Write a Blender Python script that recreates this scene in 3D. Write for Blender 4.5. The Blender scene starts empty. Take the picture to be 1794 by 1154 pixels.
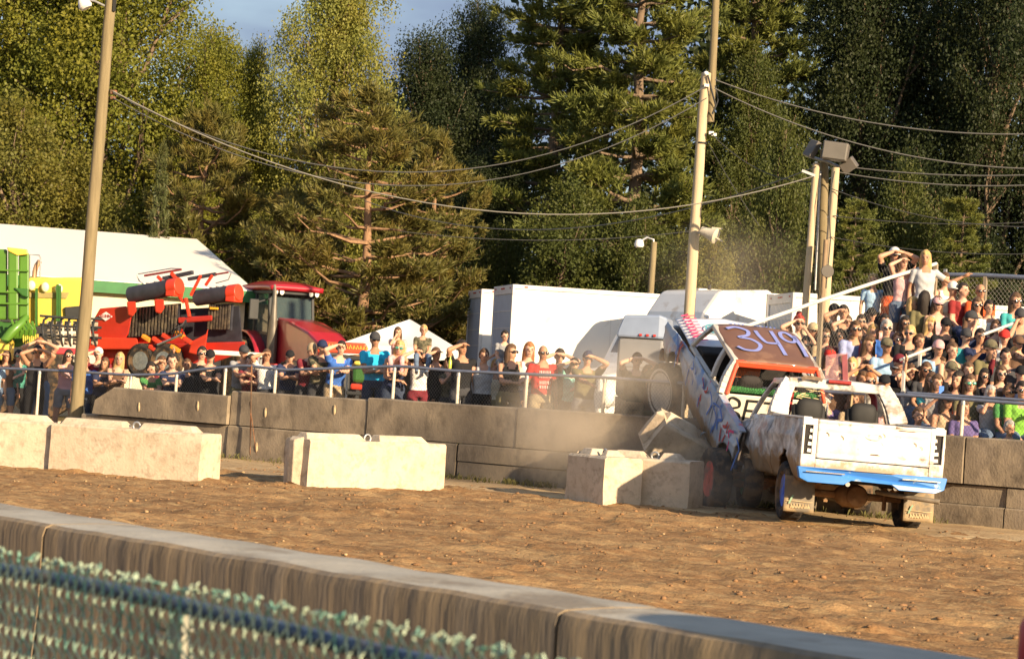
import bpy, bmesh, math, random
import numpy as np
from mathutils import Vector, Matrix, noise as mnoise

random.seed(7); rng = np.random.default_rng(11)
S = bpy.context.scene
COL = S.collection
rad = math.radians

# ---------------------------------------------------------------- camera
FPX, ROLL, PITCH, EYE = 4200.0, rad(3.4), math.atan(80.9/4200), 1.7
cam = bpy.data.cameras.new('camera'); camo = bpy.data.objects.new('camera', cam); COL.objects.link(camo)
cam.sensor_width = 36.0; cam.lens = FPX/1794*36.0; cam.clip_start = .1; cam.clip_end = 1500
MC = Matrix.Rotation(math.pi/2+PITCH, 3, 'X') @ Matrix.Rotation(ROLL, 3, 'Z')
camo.matrix_world = Matrix.Translation((0, 0, EYE)) @ MC.to_4x4()
cam.dof.use_dof = True; cam.dof.focus_distance = 33.0; cam.dof.aperture_fstop = 6.0
S.camera = camo

# ---------------------------------------------------------------- sky, sun, exposure
SUN_AZ, SUN_EL = rad(38), rad(18)          # azimuth measured from behind the camera towards its right
sun_dir = Vector((math.sin(SUN_AZ)*math.cos(SUN_EL), -math.cos(SUN_AZ)*math.cos(SUN_EL), math.sin(SUN_EL)))
W = bpy.data.worlds.new('World'); S.world = W; W.use_nodes = True
nt = W.node_tree; nt.nodes.clear()
out = nt.nodes.new('ShaderNodeOutputWorld'); bg = nt.nodes.new('ShaderNodeBackground')
sky = nt.nodes.new('ShaderNodeTexSky'); sky.sky_type = 'NISHITA'; sky.sun_disc = False
sky.sun_elevation = SUN_EL; sky.sun_rotation = math.atan2(sun_dir.x, sun_dir.y)
sky.air_density = 1.2; sky.dust_density = 1.5; sky.ozone_density = 1.5
tc = nt.nodes.new('ShaderNodeTexCoord'); mp = nt.nodes.new('ShaderNodeMapping'); mp.inputs['Scale'].default_value = (2.2, 2.2, 7)
nz = nt.nodes.new('ShaderNodeTexNoise'); nz.inputs['Scale'].default_value = 1.6; nz.inputs['Detail'].default_value = 6
rp = nt.nodes.new('ShaderNodeValToRGB'); rp.color_ramp.elements[0].position = .28; rp.color_ramp.elements[1].position = .60
mx = nt.nodes.new('ShaderNodeMix'); mx.data_type = 'RGBA'
mx.inputs['B'].default_value = (1.25, 1.6, 2.3, 1)
nt.links.new(tc.outputs['Generated'], mp.inputs['Vector']); nt.links.new(mp.outputs['Vector'], nz.inputs['Vector'])
nt.links.new(nz.outputs['Fac'], rp.inputs['Fac']); nt.links.new(rp.outputs['Color'], mx.inputs['Factor'])
nt.links.new(sky.outputs['Color'], mx.inputs['A']); nt.links.new(mx.outputs['Result'], bg.inputs['Color'])
bg.inputs['Strength'].default_value = 0.105
nt.links.new(bg.outputs['Background'], out.inputs['Surface'])

sl = bpy.data.lights.new('sun', 'SUN'); slo = bpy.data.objects.new('sun', sl); COL.objects.link(slo)
sl.energy = 4.7; sl.angle = rad(.6); sl.color = (1.0, .78, .51)
slo.rotation_euler = sun_dir.to_track_quat('Z', 'Y').to_euler(); slo.location = sun_dir*60

vs = S.view_settings; vs.view_transform = 'Standard'; vs.look = 'None'; vs.gamma = 1.0; vs.use_curve_mapping = False
vs.exposure = 1.15
S.cycles.use_denoising = True
S.cycles.max_bounces = 6; S.cycles.diffuse_bounces = 3; S.cycles.glossy_bounces = 2; S.cycles.transparent_max_bounces = 12
S.cycles.volume_bounces = 1; S.cycles.volume_step_rate = 2.0
S.cycles.caustics_reflective = False; S.cycles.caustics_refractive = False
S.cycles.sample_clamp_indirect = 6

# ---------------------------------------------------------------- measured layout helpers (photo pixel -> place in the world)
CAMP = Vector((0, 0, EYE))
def ray(x, y): return MC @ Vector((x-897, 577-y, -FPX))
def G(x, y, z=0.0):
    d = ray(x, y); return CAMP + d*((z-EYE)/d.z)
def P(x, y, Y):
    d = ray(x, y); return CAMP + d*(Y/d.y)
def proj(p):
    q = MC.transposed() @ (Vector(p)-CAMP); return 897+FPX*q.x/-q.z, 577-FPX*q.y/-q.z
WA = G(380, 800); WB = G(1700, 920)
WD = (WB-WA).normalized()                       # along the far wall, to the right
WN = Vector((-WD.y, WD.x, 0))                   # away from the camera
if WN.y < 0: WN = -WN
def onwall(x, y, off=0.0):
    d = ray(x, y); o = WA+WN*off
    return CAMP + d*((o-CAMP).dot(WN)/d.dot(WN))
def wt(x, y, off=0.0):                          # metres along the wall at that pixel
    return (onwall(x, y, off)-WA).dot(WD)
def wp(t, off, z): return WA + WD*t + WN*off + Vector((0, 0, z))
def lerp(a, b, t): return a+(b-a)*t
def sstep(a, b, x):
    t = min(1, max(0, (x-a)/(b-a))); return t*t*(3-2*t)
T0, T1 = wt(150, 720), wt(520, 690)
def terrace(p):                                 # height of the spectator ground behind the wall
    t = (Vector((p[0], p[1], 0))-WA).dot(WD)
    return .02+.43*sstep(T0, T1, t)

# ---------------------------------------------------------------- materials
MATS = {}
def mat(name, col, rough=.65, var=.12, scale=5.0, bump=0.0, metal=0.0, dirt=None, damt=.5, dscale=2.0, stretch=(1, 1, 1),
        bscale=None, spec=.4, detail=5.0, trans=0.0, coat=0.0, soft=.1, mud=None):
    if name in MATS: return MATS[name]
    m = bpy.data.materials.new(name); m.use_nodes = True; MATS[name] = m
    n = m.node_tree; b = n.nodes['Principled BSDF']
    b.inputs['Roughness'].default_value = rough; b.inputs['Metallic'].default_value = metal
    b.inputs['Specular IOR Level'].default_value = spec; b.inputs['Coat Weight'].default_value = coat
    tc = n.nodes.new('ShaderNodeTexCoord'); mp = n.nodes.new('ShaderNodeMapping'); mp.inputs['Scale'].default_value = stretch
    n.links.new(tc.outputs['Object'], mp.inputs['Vector'])
    nz = n.nodes.new('ShaderNodeTexNoise'); nz.inputs['Scale'].default_value = scale; nz.inputs['Detail'].default_value = detail
    n.links.new(mp.outputs['Vector'], nz.inputs['Vector'])
    mr = n.nodes.new('ShaderNodeMapRange'); mr.inputs['From Min'].default_value = .3; mr.inputs['From Max'].default_value = .7
    n.links.new(nz.outputs['Fac'], mr.inputs['Value'])
    mx = n.nodes.new('ShaderNodeMix'); mx.data_type = 'RGBA'
    mx.inputs['A'].default_value = (*[c*(1-var) for c in col], 1); mx.inputs['B'].default_value = (*[min(1, c*(1+var)) for c in col], 1)
    n.links.new(mr.outputs['Result'], mx.inputs['Factor']); last = mx.outputs['Result']
    if dirt:
        for k, (dc, da, ds) in enumerate(dirt if isinstance(dirt, list) else [dirt if isinstance(dirt[0], tuple) else (dirt, damt, dscale)]):
            z2 = n.nodes.new('ShaderNodeTexNoise'); z2.inputs['Scale'].default_value = ds; z2.inputs['Detail'].default_value = 7
            z2.inputs['Roughness'].default_value = .62; z2.noise_dimensions = '4D'; z2.inputs['W'].default_value = k*3.7
            n.links.new(mp.outputs['Vector'], z2.inputs['Vector'])
            m2 = n.nodes.new('ShaderNodeMapRange'); t = .5+(0.5-da)*.36
            m2.inputs['From Min'].default_value = t-soft*.5; m2.inputs['From Max'].default_value = t+soft*.5
            n.links.new(z2.outputs['Fac'], m2.inputs['Value'])
            x2 = n.nodes.new('ShaderNodeMix'); x2.data_type = 'RGBA'; x2.inputs['B'].default_value = (*dc, 1)
            n.links.new(m2.outputs['Result'], x2.inputs['Factor']); n.links.new(last, x2.inputs['A']); last = x2.outputs['Result']
    if mud:                       # mud splashed up from below: (colour, height where it ends, reach)
        sx = n.nodes.new('ShaderNodeSeparateXYZ'); n.links.new(tc.outputs['Object'], sx.inputs[0])
        z4 = n.nodes.new('ShaderNodeTexNoise'); z4.inputs['Scale'].default_value = 7; z4.inputs['Detail'].default_value = 8; z4.inputs['Roughness'].default_value = .7; n.links.new(tc.outputs['Object'], z4.inputs['Vector'])
        ad = n.nodes.new('ShaderNodeMath'); ad.operation = 'MULTIPLY_ADD'; ad.inputs[1].default_value = mud[2]; n.links.new(z4.outputs['Fac'], ad.inputs[0]); n.links.new(sx.outputs['Z'], ad.inputs[2])
        m4 = n.nodes.new('ShaderNodeMapRange'); m4.inputs['From Min'].default_value = mud[1]+mud[2]*.5+.06; m4.inputs['From Max'].default_value = mud[1]+mud[2]*.5-.06; n.links.new(ad.outputs[0], m4.inputs['Value'])
        x4 = n.nodes.new('ShaderNodeMix'); x4.data_type = 'RGBA'; x4.inputs['B'].default_value = (*mud[0], 1); n.links.new(m4.outputs['Result'], x4.inputs['Factor']); n.links.new(last, x4.inputs['A']); last = x4.outputs['Result']
    n.links.new(last, b.inputs['Base Color'])
    if bump:
        bp = n.nodes.new('ShaderNodeBump'); bp.inputs['Strength'].default_value = bump; bp.inputs['Distance'].default_value = .03
        if bscale:
            z3 = n.nodes.new('ShaderNodeTexNoise'); z3.inputs['Scale'].default_value = bscale; z3.inputs['Detail'].default_value = 6
            n.links.new(mp.outputs['Vector'], z3.inputs['Vector']); n.links.new(z3.outputs['Fac'], bp.inputs['Height'])
        else: n.links.new(nz.outputs['Fac'], bp.inputs['Height'])
        n.links.new(bp.outputs['Normal'], b.inputs['Normal'])
    if trans:
        tr = n.nodes.new('ShaderNodeBsdfTranslucent'); n.links.new(last, tr.inputs['Color'])
        ms = n.nodes.new('ShaderNodeMixShader'); ms.inputs['Fac'].default_value = trans
        n.links.new(b.outputs[0], ms.inputs[1]); n.links.new(tr.outputs[0], ms.inputs[2])
        n.links.new(ms.outputs[0], n.nodes['Material Output'].inputs['Surface'])
    return m
def glass(name, col, rough=.05, alpha=.5):
    m = bpy.data.materials.new(name); m.use_nodes = True; n = m.node_tree; b = n.nodes['Principled BSDF']
    b.inputs['Base Color'].default_value = (*col, 1); b.inputs['Roughness'].default_value = rough; b.inputs['Alpha'].default_value = alpha
    b.inputs['Specular IOR Level'].default_value = .8; MATS[name] = m; return m

# ---------------------------------------------------------------- mesh builder
class MB:
    def __init__(s): s.v = []; s.f = []; s.m = []
    def add(s, v, f, m=0):
        o = len(s.v); s.v += [tuple(p) for p in v]; s.f += [tuple(i+o for i in q) for q in f]; s.m += [m]*len(f); return s
    def hexa(s, p, m=0):            # p: 4 bottom ccw, 4 top ccw
        return s.add(p, [(3, 2, 1, 0), (4, 5, 6, 7), (0, 1, 5, 4), (1, 2, 6, 5), (2, 3, 7, 6), (3, 0, 4, 7)], m)
    def box(s, c, d, M=None, m=0):
        c = Vector(c); h = [k/2 for k in d]
        p = [Vector((x*h[0], y*h[1], z*h[2])) for z in (-1, 1) for x, y in ((-1, -1), (1, -1), (1, 1), (-1, 1))]
        if M is not None: p = [M @ q for q in p]
        return s.hexa([c+q for q in p], m)
    def span(s, a, b, m=0):         # box from min corner a to max corner b
        return s.box([(a[i]+b[i])/2 for i in range(3)], [abs(b[i]-a[i]) for i in range(3)], None, m)
    def beam(s, a, b, w, h, up=(0, 0, 1), m=0):
        a, b = Vector(a), Vector(b); d = (b-a).normalized(); up = Vector(up)
        if abs(d.dot(up)) > .98: up = Vector((0, 1, 0))
        x = d.cross(up).normalized()*(w/2); y = x.cross(d).normalized()*(h/2)
        return s.hexa([a-x-y, a+x-y, a+x+y, a-x+y, b-x-y, b+x-y, b+x+y, b-x+y], m)
    def tube(s, pts, r, n=8, m=0, cap=True):
        pts = [Vector(p) for p in pts]
        if not hasattr(r, '__len__'): r = [r]*len(pts)
        d0 = (pts[1]-pts[0]).normalized(); x = d0.orthogonal().normalized(); V = []
        for i, p in enumerate(pts):
            d = (pts[min(i+1, len(pts)-1)]-pts[max(i-1, 0)]).normalized()
            x = (x-d*x.dot(d)).normalized(); y = d.cross(x)
            for k in range(n):
                a = 2*math.pi*k/n; V.append(p+(x*math.cos(a)+y*math.sin(a))*r[i])
        F = [(i*n+k, i*n+(k+1) % n, (i+1)*n+(k+1) % n, (i+1)*n+k) for i in range(len(pts)-1) for k in range(n)]
        if cap: F += [tuple(range(n-1, -1, -1)), tuple((len(pts)-1)*n+k for k in range(n))]
        return s.add(V, F, m)
    def lathe(s, prof, c=(0, 0, 0), axis='x', n=24, m=0, rad_fun=None):   # prof: (offset along axis, radius)
        V = []; c = Vector(c)
        for j, (o, r) in enumerate(prof):
            for k in range(n):
                a = 2*math.pi*k/n; rr = r if rad_fun is None else rad_fun(j, k, r)
                u, w = rr*math.cos(a), rr*math.sin(a)
                V.append(c+Vector((o, u, w) if axis == 'x' else (u, o, w) if axis == 'y' else (u, w, o)))
        F = [(j*n+k, j*n+(k+1) % n, (j+1)*n+(k+1) % n, (j+1)*n+k) for j in range(len(prof)-1) for k in range(n)]
        F += [tuple(range(n-1, -1, -1)), tuple((len(prof)-1)*n+k for k in range(n))]
        return s.add(V, F, m)
    def ell(s, c, r, nu=12, nv=8, m=0, M=None, fun=None):
        V = []; c = Vector(c)
        for j in range(nv+1):
            t = math.pi*j/nv
            for k in range(nu):
                a = 2*math.pi*k/nu; d = Vector((math.sin(t)*math.cos(a), math.sin(t)*math.sin(a), math.cos(t)))
                q = Vector((d.x*r[0], d.y*r[1], d.z*r[2]))
                if fun: q = fun(d, q)
                if M is not None: q = M @ q
                V.append(c+q)
        F = [(j*nu+k, (j+1)*nu+k, (j+1)*nu+(k+1) % nu, j*nu+(k+1) % nu) for j in range(nv) for k in range(nu)]
        return s.add(V, F, m)
    def grid(s, fun, nu, nv, m=0, flip=False):
        V = [fun(i/nu, j/nv) for i in range(nu+1) for j in range(nv+1)]
        F = [(i*(nv+1)+j, (i+1)*(nv+1)+j, (i+1)*(nv+1)+j+1, i*(nv+1)+j+1) for i in range(nu) for j in range(nv)]
        if flip: F = [q[::-1] for q in F]
        return s.add(V, F, m)
    def prism(s, poly, a, b, axis='x', m=0):     # poly in the other two axes
        def mk(p, o): return (o, p[0], p[1]) if axis == 'x' else (p[0], o, p[1]) if axis == 'y' else (p[0], p[1], o)
        n = len(poly); V = [mk(p, a) for p in poly]+[mk(p, b) for p in poly]
        return s.add(V, [tuple(range(n-1, -1, -1)), tuple(range(n, 2*n))]+[(k, (k+1) % n, n+(k+1) % n, n+k) for k in range(n)], m)
    def xf(s, M):
        s.v = [tuple(M @ Vector(p)) for p in s.v]; return s
    def mesh(s, name, mats, smooth=None):
        me = bpy.data.meshes.new(name); me.from_pydata(s.v, [], s.f)
        for mm in (mats if isinstance(mats, (list, tuple)) else [mats]): me.materials.append(mm)
        if any(s.m): me.polygons.foreach_set('material_index', s.m)
        bm = bmesh.new(); bm.from_mesh(me); bmesh.ops.recalc_face_normals(bm, faces=bm.faces); bm.to_mesh(me); bm.free()
        if smooth:
            me.polygons.foreach_set('use_smooth', [True]*len(me.polygons)); me.set_sharp_from_angle(angle=rad(smooth))
        me.update(); return me
    def build(s, name, mats, parent=None, smooth=None, bevel=0, solid=0, seg=2):
        o = link(name, s.mesh(name, mats, smooth), parent)
        if solid: d = o.modifiers.new('solid', 'SOLIDIFY'); d.thickness = solid; d.offset = 0
        if bevel:
            d = o.modifiers.new('bevel', 'BEVEL'); d.width = bevel; d.segments = seg; d.limit_method = 'ANGLE'; d.angle_limit = rad(40)
            d.harden_normals = False
        return o
def link(name, data, parent=None):
    o = bpy.data.objects.new(name, data); COL.objects.link(o)
    if parent is not None: o.parent = parent
    return o
def tag(o, label, cat, group=None, kind=None):
    o['label'] = label
    if cat: o['category'] = cat
    if group: o['group'] = group
    if kind: o['kind'] = kind
    return o
def thing(name, label, cat, M=None, group=None):
    o = bpy.data.objects.new(name, None); COL.objects.link(o); o.empty_display_size = .2
    if M is not None: o.matrix_world = M
    return tag(o, label, cat, group)
def frame(loc, fx):                 # local x along fx (horizontal), y = left of it, z up
    fx = Vector((fx[0], fx[1], 0)).normalized(); fy = Vector((-fx.y, fx.x, 0))
    M = Matrix.Identity(4)
    for i in range(3): M[i][0] = fx[i]; M[i][1] = fy[i]; M[i][3] = loc[i]
    return M
def copy_tree(o, parent=None, M=None):
    c = o.copy(); COL.objects.link(c)
    c.parent = parent
    if M is not None: c.matrix_world = M
    for ch in o.children: copy_tree(ch, c)
    return c
def text(name, s, size, material, M, parent=None, ext=.002, sx=1.0, shear=0):
    cu = bpy.data.curves.new(name, 'FONT'); cu.body = s; cu.size = size; cu.extrude = ext; cu.align_x = 'CENTER'; cu.align_y = 'CENTER'
    cu.shear = shear; cu.offset = size*.012
    t = bpy.data.objects.new(name, cu); COL.objects.link(t)
    me = bpy.data.meshes.new_from_object(t.evaluated_get(bpy.context.evaluated_depsgraph_get()))
    bpy.data.objects.remove(t); bpy.data.curves.remove(cu)
    me.transform(M @ Matrix.Diagonal((sx, 1, 1, 1)))
    me.materials.clear(); me.materials.append(material)
    return link(name, me, parent)
def stroke(pts, w, M, h=.004, m=0, mb=None):      # painted line: a flat ribbon following 2-D points, on plane M
    mb = mb or MB(); pts = [Vector((p[0], p[1], 0)) for p in pts]; V = []
    for i, p in enumerate(pts):
        d = (pts[min(i+1, len(pts)-1)]-pts[max(i-1, 0)]); d.normalize(); nrm = Vector((-d.y, d.x, 0))*w/2
        V += [M @ (p-nrm+Vector((0, 0, h))), M @ (p+nrm+Vector((0, 0, h)))]
    return mb.add(V, [(2*i, 2*i+1, 2*i+3, 2*i+2) for i in range(len(pts)-1)], m)
# ================================================================ GROUND
dirt = mat('dirt', (.325, .178, .076), .95, .25, 9, .55, dirt=[((.43, .27, .125), .42, .42), ((.22, .122, .055), .42, .9), ((.45, .30, .14), .22, 7.0), ((.17, .095, .045), .20, 5.0)], stretch=(.75, 1.5, 1), bscale=30, spec=.1, soft=.24)
gravel = mat('dry_gravel', (.46, .33, .18), .95, .2, 3.0, .5, dirt=((.30, .19, .10), .36, 1.1), stretch=(.6, 1.2, 1), bscale=22, spec=.1, soft=.25)
grassy = mat('trodden_grass', (.10, .11, .035), .95, .3, .9, .5, dirt=((.25, .18, .09), .5, .5), bscale=14, spec=.1, soft=.3)
WM = frame(WA, WD)
def fbm(x, y, z=0, o=4):
    v = 0; a = 1
    for i in range(o):
        v += a*mnoise.noise((x, y, z+i*9.1)); x *= 2.1; y *= 2.1; a *= .5
    return v
TRACKS = [(-5.2, .7, .22, .3), (-6.7, .7, .22, .35), (-9.5, 1.3, .16, 1.2), (-11.0, 1.3, .16, 1.25), (-14.2, .9, .2, 2.6), (-15.7, .9, .2, 2.65), (-19.3, 1.6, .13, 4.0), (-20.8, 1.6, .13, 4.05)]
def ground_z(t, f):
    rut = fbm(t*.13+f*.05, f*1.5, 1, 3)*.022
    lump = max(0, fbm(t*1.3, f*2.6, 5, 4)-.14)*.075
    for c0, am, fr, ph in TRACKS:
        d = f-(c0+am*math.sin(t*fr+ph))
        if abs(d) < .5: rut += -.035*math.exp(-(d/.10)**2)*(1+.35*math.sin(t*26))+.028*math.exp(-((abs(d)-.2)/.07)**2)*(.6+.8*mnoise.noise((t*2.5, c0, 0)))
    k = sstep(-.5, -2.5, f)*1.0 if f > -2.5 else 1.0
    return (rut+lump+fbm(t*4.6, f*6.5, 8, 2)*.026)*k - .005
mb = MB(); nu, nv = 500, 430
mb.grid(lambda a, b: (lerp(-18, 22, a), lerp(-33.5, .35, b), ground_z(lerp(-18, 22, a), lerp(-33.5, .35, b))), nu, nv)
o = mb.build('dirt_track', dirt, None, 180); o.matrix_world = WM; tag(o, 'churned brown dirt of the derby track', None, kind='structure')
mb = MB()
def edge(t): return -3.9 + 1.0*fbm(t*.3, 3.3, 2, 3) + (.9 if t > 6 else 0)
mb.grid(lambda a, b: (lerp(-20, 16, a), lerp(edge(lerp(-20, 16, a)), .35, b), max(ground_z(lerp(-20, 16, a), lerp(edge(lerp(-20, 16, a)), .35, b))+.006, .004+.03*min(1, b*4)*fbm(a*90, b*5, 4, 3)*.4) if b > .02 else -.02), 240, 34)
o = mb.build('gravel_strip', gravel, None, 180); o.matrix_world = WM; tag(o, 'pale dry gravel strip along the foot of the far wall', None, kind='structure')
mb = MB(); mb.grid(lambda a, b: (lerp(-420, 420, a), lerp(-120, 900, b), -.12), 12, 12)
tag(mb.build('ground', grassy), 'flat ground reaching to the horizon', None, kind='structure')
mb = MB()
def terr(a, b):
    t = lerp(-46, 46, a); f = .36+ (b**1.6)*120; p = wp(t, f, 0)
    return (p.x, p.y, terrace(p)+.03*fbm(p.x*.3, p.y*.3, 3, 2)*min(1, b*8)-.02)
mb.grid(terr, 120, 30)
tag(mb.build('spectator_ground', grassy, None, 180), 'trodden grass and earth where the spectators stand', None, kind='structure')
# loose clods and stones in the dirt
mb = MB(); R = random.Random(5)
for i in range(42000):
    t = R.uniform(-16, 22); f = R.uniform(-31, -.6)
    px_, py_ = proj(WM @ Vector((t, f, 0)))
    if not (-150 < px_ < 1950 and 700 < py_ < 1300): continue
    if fbm(t*.7, f*1.1, 31, 2) < R.uniform(-.5, .6): continue
    s = R.choice([.007, .008, .010, .013, .017, .024])*R.uniform(.7, 1.3)
    z = ground_z(t, f); c = Vector((t, f, z+s*.2)); rot = Matrix.Rotation(R.uniform(0, 6), 3, 'Z')
    mb.ell(c, (s*R.uniform(.8, 1.5), s*R.uniform(.7, 1.2), s*R.uniform(.4, .75)), 5, 4, 0 if R.random() < .95 else 1, M=rot, fun=lambda d, q: q*R.uniform(.8, 1.15))
o = mb.build('dirt_clods', [mat('clod_earth', (.22, .12, .055), .95, .3, 9, .3), gravel], None, 180); o.matrix_world = WM; tag(o, 'loose clods and stones scattered over the churned dirt', 'clods', kind='stuff')
# weeds along the wall foot
def blades(name, spots, col, h, label, cat, n=26, spread=.25):
    mb = MB(); R = random.Random(len(spots))
    for p in spots:
        for k in range(n):
            a = R.uniform(0, 6.28); b = Vector((p[0]+R.gauss(0, spread), p[1]+R.gauss(0, spread*.4), p[2])); hh = h*R.uniform(.5, 1.3)
            d = Vector((math.cos(a), math.sin(a), 0)); sd = Vector((-d.y, d.x, 0))*.012
            mb.add([b-sd, b+sd, b+d*hh*.25+Vector((0, 0, hh*.7))+sd*.6, b+d*hh*.6+Vector((0, 0, hh))], [(0, 1, 2, 3)])
    o = mb.build(name, col); tag(o, label, cat, kind='stuff'); return o
weed = mat('weed', (.13, .12, .04), .9, .4, 8, trans=.3)
spots = [tuple(wp(R.uniform(-4, 13.5), -.12-abs(R.gauss(0, .12)), .0)) for i in range(60)]
blades('wall_foot_weeds', spots, weed, .09, 'short weeds and litter of straw along the foot of the wall', 'weeds')
straw = mat('straw', (.55, .42, .2), .9, .3, 8)

# ================================================================ FAR WALL
conc = mat('old_concrete', (.25, .20, .145), .9, .16, 2.2, .25, dirt=[((.38, .30, .20), .28, 1.3), ((.13, .105, .08), .32, .8), ((.10, .08, .06), .18, 4.0)], stretch=(1.1, 1, .75), bscale=30, spec=.2, soft=.25)
chip = mat('chipped_concrete', (.50, .38, .22), .9, .2, 9, .4)
wall = thing('concrete_wall', 'long stained wall of stacked concrete blocks between track and spectators', 'wall', WM)
def wblock(x0, x1, z0, z1, dy, i, slant=0):
    R = random.Random(i*7+3); g = .012
    mb = MB(); y0, y1 = dy, dy+.33; n = max(6, int((x1-x0)/.25))
    def jig(x, z): return .012*mnoise.noise((x*2.1, z*3.3, i))
    # front and top faces as fine grid so edges are uneven
    V = []; ring = []
    for k in range(n+1):
        u = lerp(x0+g, x1-g, k/n)
        sl = slant*(1-k/n) if slant else 0
        zt = z1+jig(u, 1)*.8
        ring.append([(u-(sl*.5 if k == 0 else 0), y0+jig(u, 0), z0), (u-(sl*.4 if k == 0 else 0), y0+jig(u, .5), lerp(z0, zt, .5)), (u+(sl*.35 if k == 0 else 0), y0+.01+jig(u, .9), zt-.02), (u+(sl*.35 if k == 0 else 0), y0+.035, zt), (u, y1, zt), (u, y1, z0)])
    for r in ring: V += r
    F = [(k*6+j, (k+1)*6+j, (k+1)*6+(j+1) % 6, k*6+(j+1) % 6) for k in range(n) for j in range(6)]
    F += [(5, 4, 3, 2, 1, 0), tuple(n*6+j for j in range(6))]
    b = mb.add(V, F).build('block', conc, wall, 35)
    b.rotation_euler = (R.uniform(-.006, .006), 0, R.uniform(-.004, .004))
    return b
xs = [185, 402, 642, 905, 1170, 1430, 1690, 1960]; tops = [1.07, 1.16, 1.20, 1.21, 1.22, 1.23, 1.23]
ts = [wt(x, 720+.055*(x-640)) for x in xs]
for i in range(7): wblock(ts[i], ts[i+1], .575, tops[i], [-.05, .03, 0, -.02, .01, -.01, .02][i], i, .55 if i == 0 else 0)
tl = [wt(x, 780+.07*(x-640)) for x in (140, 398, 540, 800)]
for i in range(3): wblock(tl[i], tl[i+1], -.05, .56, [.02, -.01, .0][i], 20+i)
tr = [wt(x, 820+.07*(x-800)) for x in (800, 1080, 1320, 1570, 1760, 1980)]
for i in range(5):
    wblock(tr[i], tr[i+1], .29, .565, .02 if i % 2 else 0, 30+i); wblock(tr[i]-.0, tr[i+1], -.05, .282, -.01 if i % 2 else .01, 40+i)
for (x, y, dy_) in ((247, 713, -.05), (350, 711, -.05), (463, 722, .03), (584, 718, .03), (450, 783, -.01)):
    p = WM.inverted() @ onwall(x, y, 0); mb = MB(); mb.ell((p.x, dy_-.002, p.z), (.028, .014, .085), 8, 6, fun=lambda d, q: q*(1+.3*mnoise.noise(d*3)))
    mb.build('lifting_slot', chip, wall, 60)

# ================================================================ CREAM BARRIER BLOCKS
cream = mat('cream_concrete', (.58, .475, .35), .9, .07, 2.0, .25, dirt=[((.52, .42, .30), .34, 1.6), ((.36, .27, .18), .10, 3.5), ((.25, .19, .13), .05, 9.0)], bscale=26, spec=.15, soft=.3)
steel = mat('galvanised_steel', (.42, .42, .42), .45, .15, 20, metal=.6)
rust = mat('rusty_steel', (.22, .10, .045), .8, .35, 14, .3, dirt=((.10, .06, .035), .5, 6))
def barrier(pl, pr, label, M=None, L=2.38, D=.60, Hh=.66):
    if M is None:
        a = G(*pl); b = G(*pr); M = frame(a, b-a); L = L or (b-a).length
    t = thing('concrete_barrier_block', label, 'concrete block', M, 'cream concrete blocks on the track')
    n = 22; R = random.Random(len(label)); sd = R.uniform(0, 50); V = []
    def j(x, y, z): return .014*mnoise.noise((x*2.2+sd, y*3, z*3))+.006*mnoise.noise((x*9+sd, y*9, z*9))
    prof = [(0, -.03), (0, .2), (0, .45), (0, Hh-.03), (.03, Hh), (D/2, Hh), (D-.03, Hh), (D, Hh-.03), (D, .45), (D, .2), (D, -.03)]
    for k in range(n+1):
        x = L*k/n; ex = .03 if k in (0, n) else 0
        for (y, z) in prof:
            q = j(x, y, z); V.append((x + (q*1.6 if k in (0, n) else 0)+(.012 if k == 0 and z > Hh-.05 else 0), y+q*(1 if y < .1 else -1), z-(abs(q)*1.2 if z > Hh-.05 else 0)))
    m_ = len(prof); F = [(k*m_+i, (k+1)*m_+i, (k+1)*m_+(i+1) % m_, k*m_+(i+1) % m_) for k in range(n) for i in range(m_)]
    F += [tuple(range(m_-1, -1, -1)), tuple(n*m_+i for i in range(m_))]
    MB().add(V, F).build('body', cream, t, 40)
    for a, b in ((.05, L/2-.11), (L/2+.11, L-.2)):       # interlocking key on top, in two lengths
        w0, w1, z0, z1 = .13, .22, Hh-.02, Hh+.085
        MB().hexa([(a, w0, z0), (b, w0, z0), (b, D-w0, z0), (a, D-w0, z0), (a+.04, w1, z1), (b-.09, w1, z1), (b-.09, D-w1, z1), (a+.04, D-w1, z1)]).build('top_key', cream, t, None, .012)
    MB().hexa([(-.10, .24, .05), (.01, .15, .0), (.01, D-.15, .0), (-.10, D-.24, .05), (-.10, .24, Hh-.02), (.01, .15, Hh+.03), (.01, D-.15, Hh+.03), (-.10, D-.24, Hh-.02)]).build('end_key', cream, t, None, .012)
    ring = MB(); c = Vector((L/2, D/2, Hh+.0))
    ring.tube([c+Vector((math.cos(a)*.055, 0, .03+math.sin(a)*.055)) for a in [rad(k) for k in range(-40, 221, 20)]], .014, 8); ring.build('lifting_ring', steel, t, 60)
    return t
barrier((85, 823), (345, 844), 'cream concrete block left of the gap, with a chipped right end')
barrier((-190, 803), (79, 822), 'cream concrete block cut off by the left edge of the picture', L=2.45)
barrier((538, 853), (785, 858), 'cream concrete block standing alone in the middle with a lifting ring on top')
barrier((1056, 879), (1229, 893), 'cream concrete block half in the shadow of the climbing truck', L=1.27)
a = G(990, 874); barrier(None, None, 'cream concrete block turned end-on beside the shadowed block', frame(a, (.50, -.86)), 1.0, .62)
# tipped block under the climbing truck
c = P(1204, 776, 35.6)
M = Matrix.Translation(c) @ Matrix.Rotation(rad(22), 4, 'Z') @ Matrix.Rotation(rad(24), 4, 'Y') @ Matrix.Rotation(rad(30), 4, 'X') @ Matrix.Translation((-.62, -.3, -.30))
barrier(None, None, 'tipped concrete block shoved up under the climbing truck', M, 1.5, .52, .52)

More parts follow.
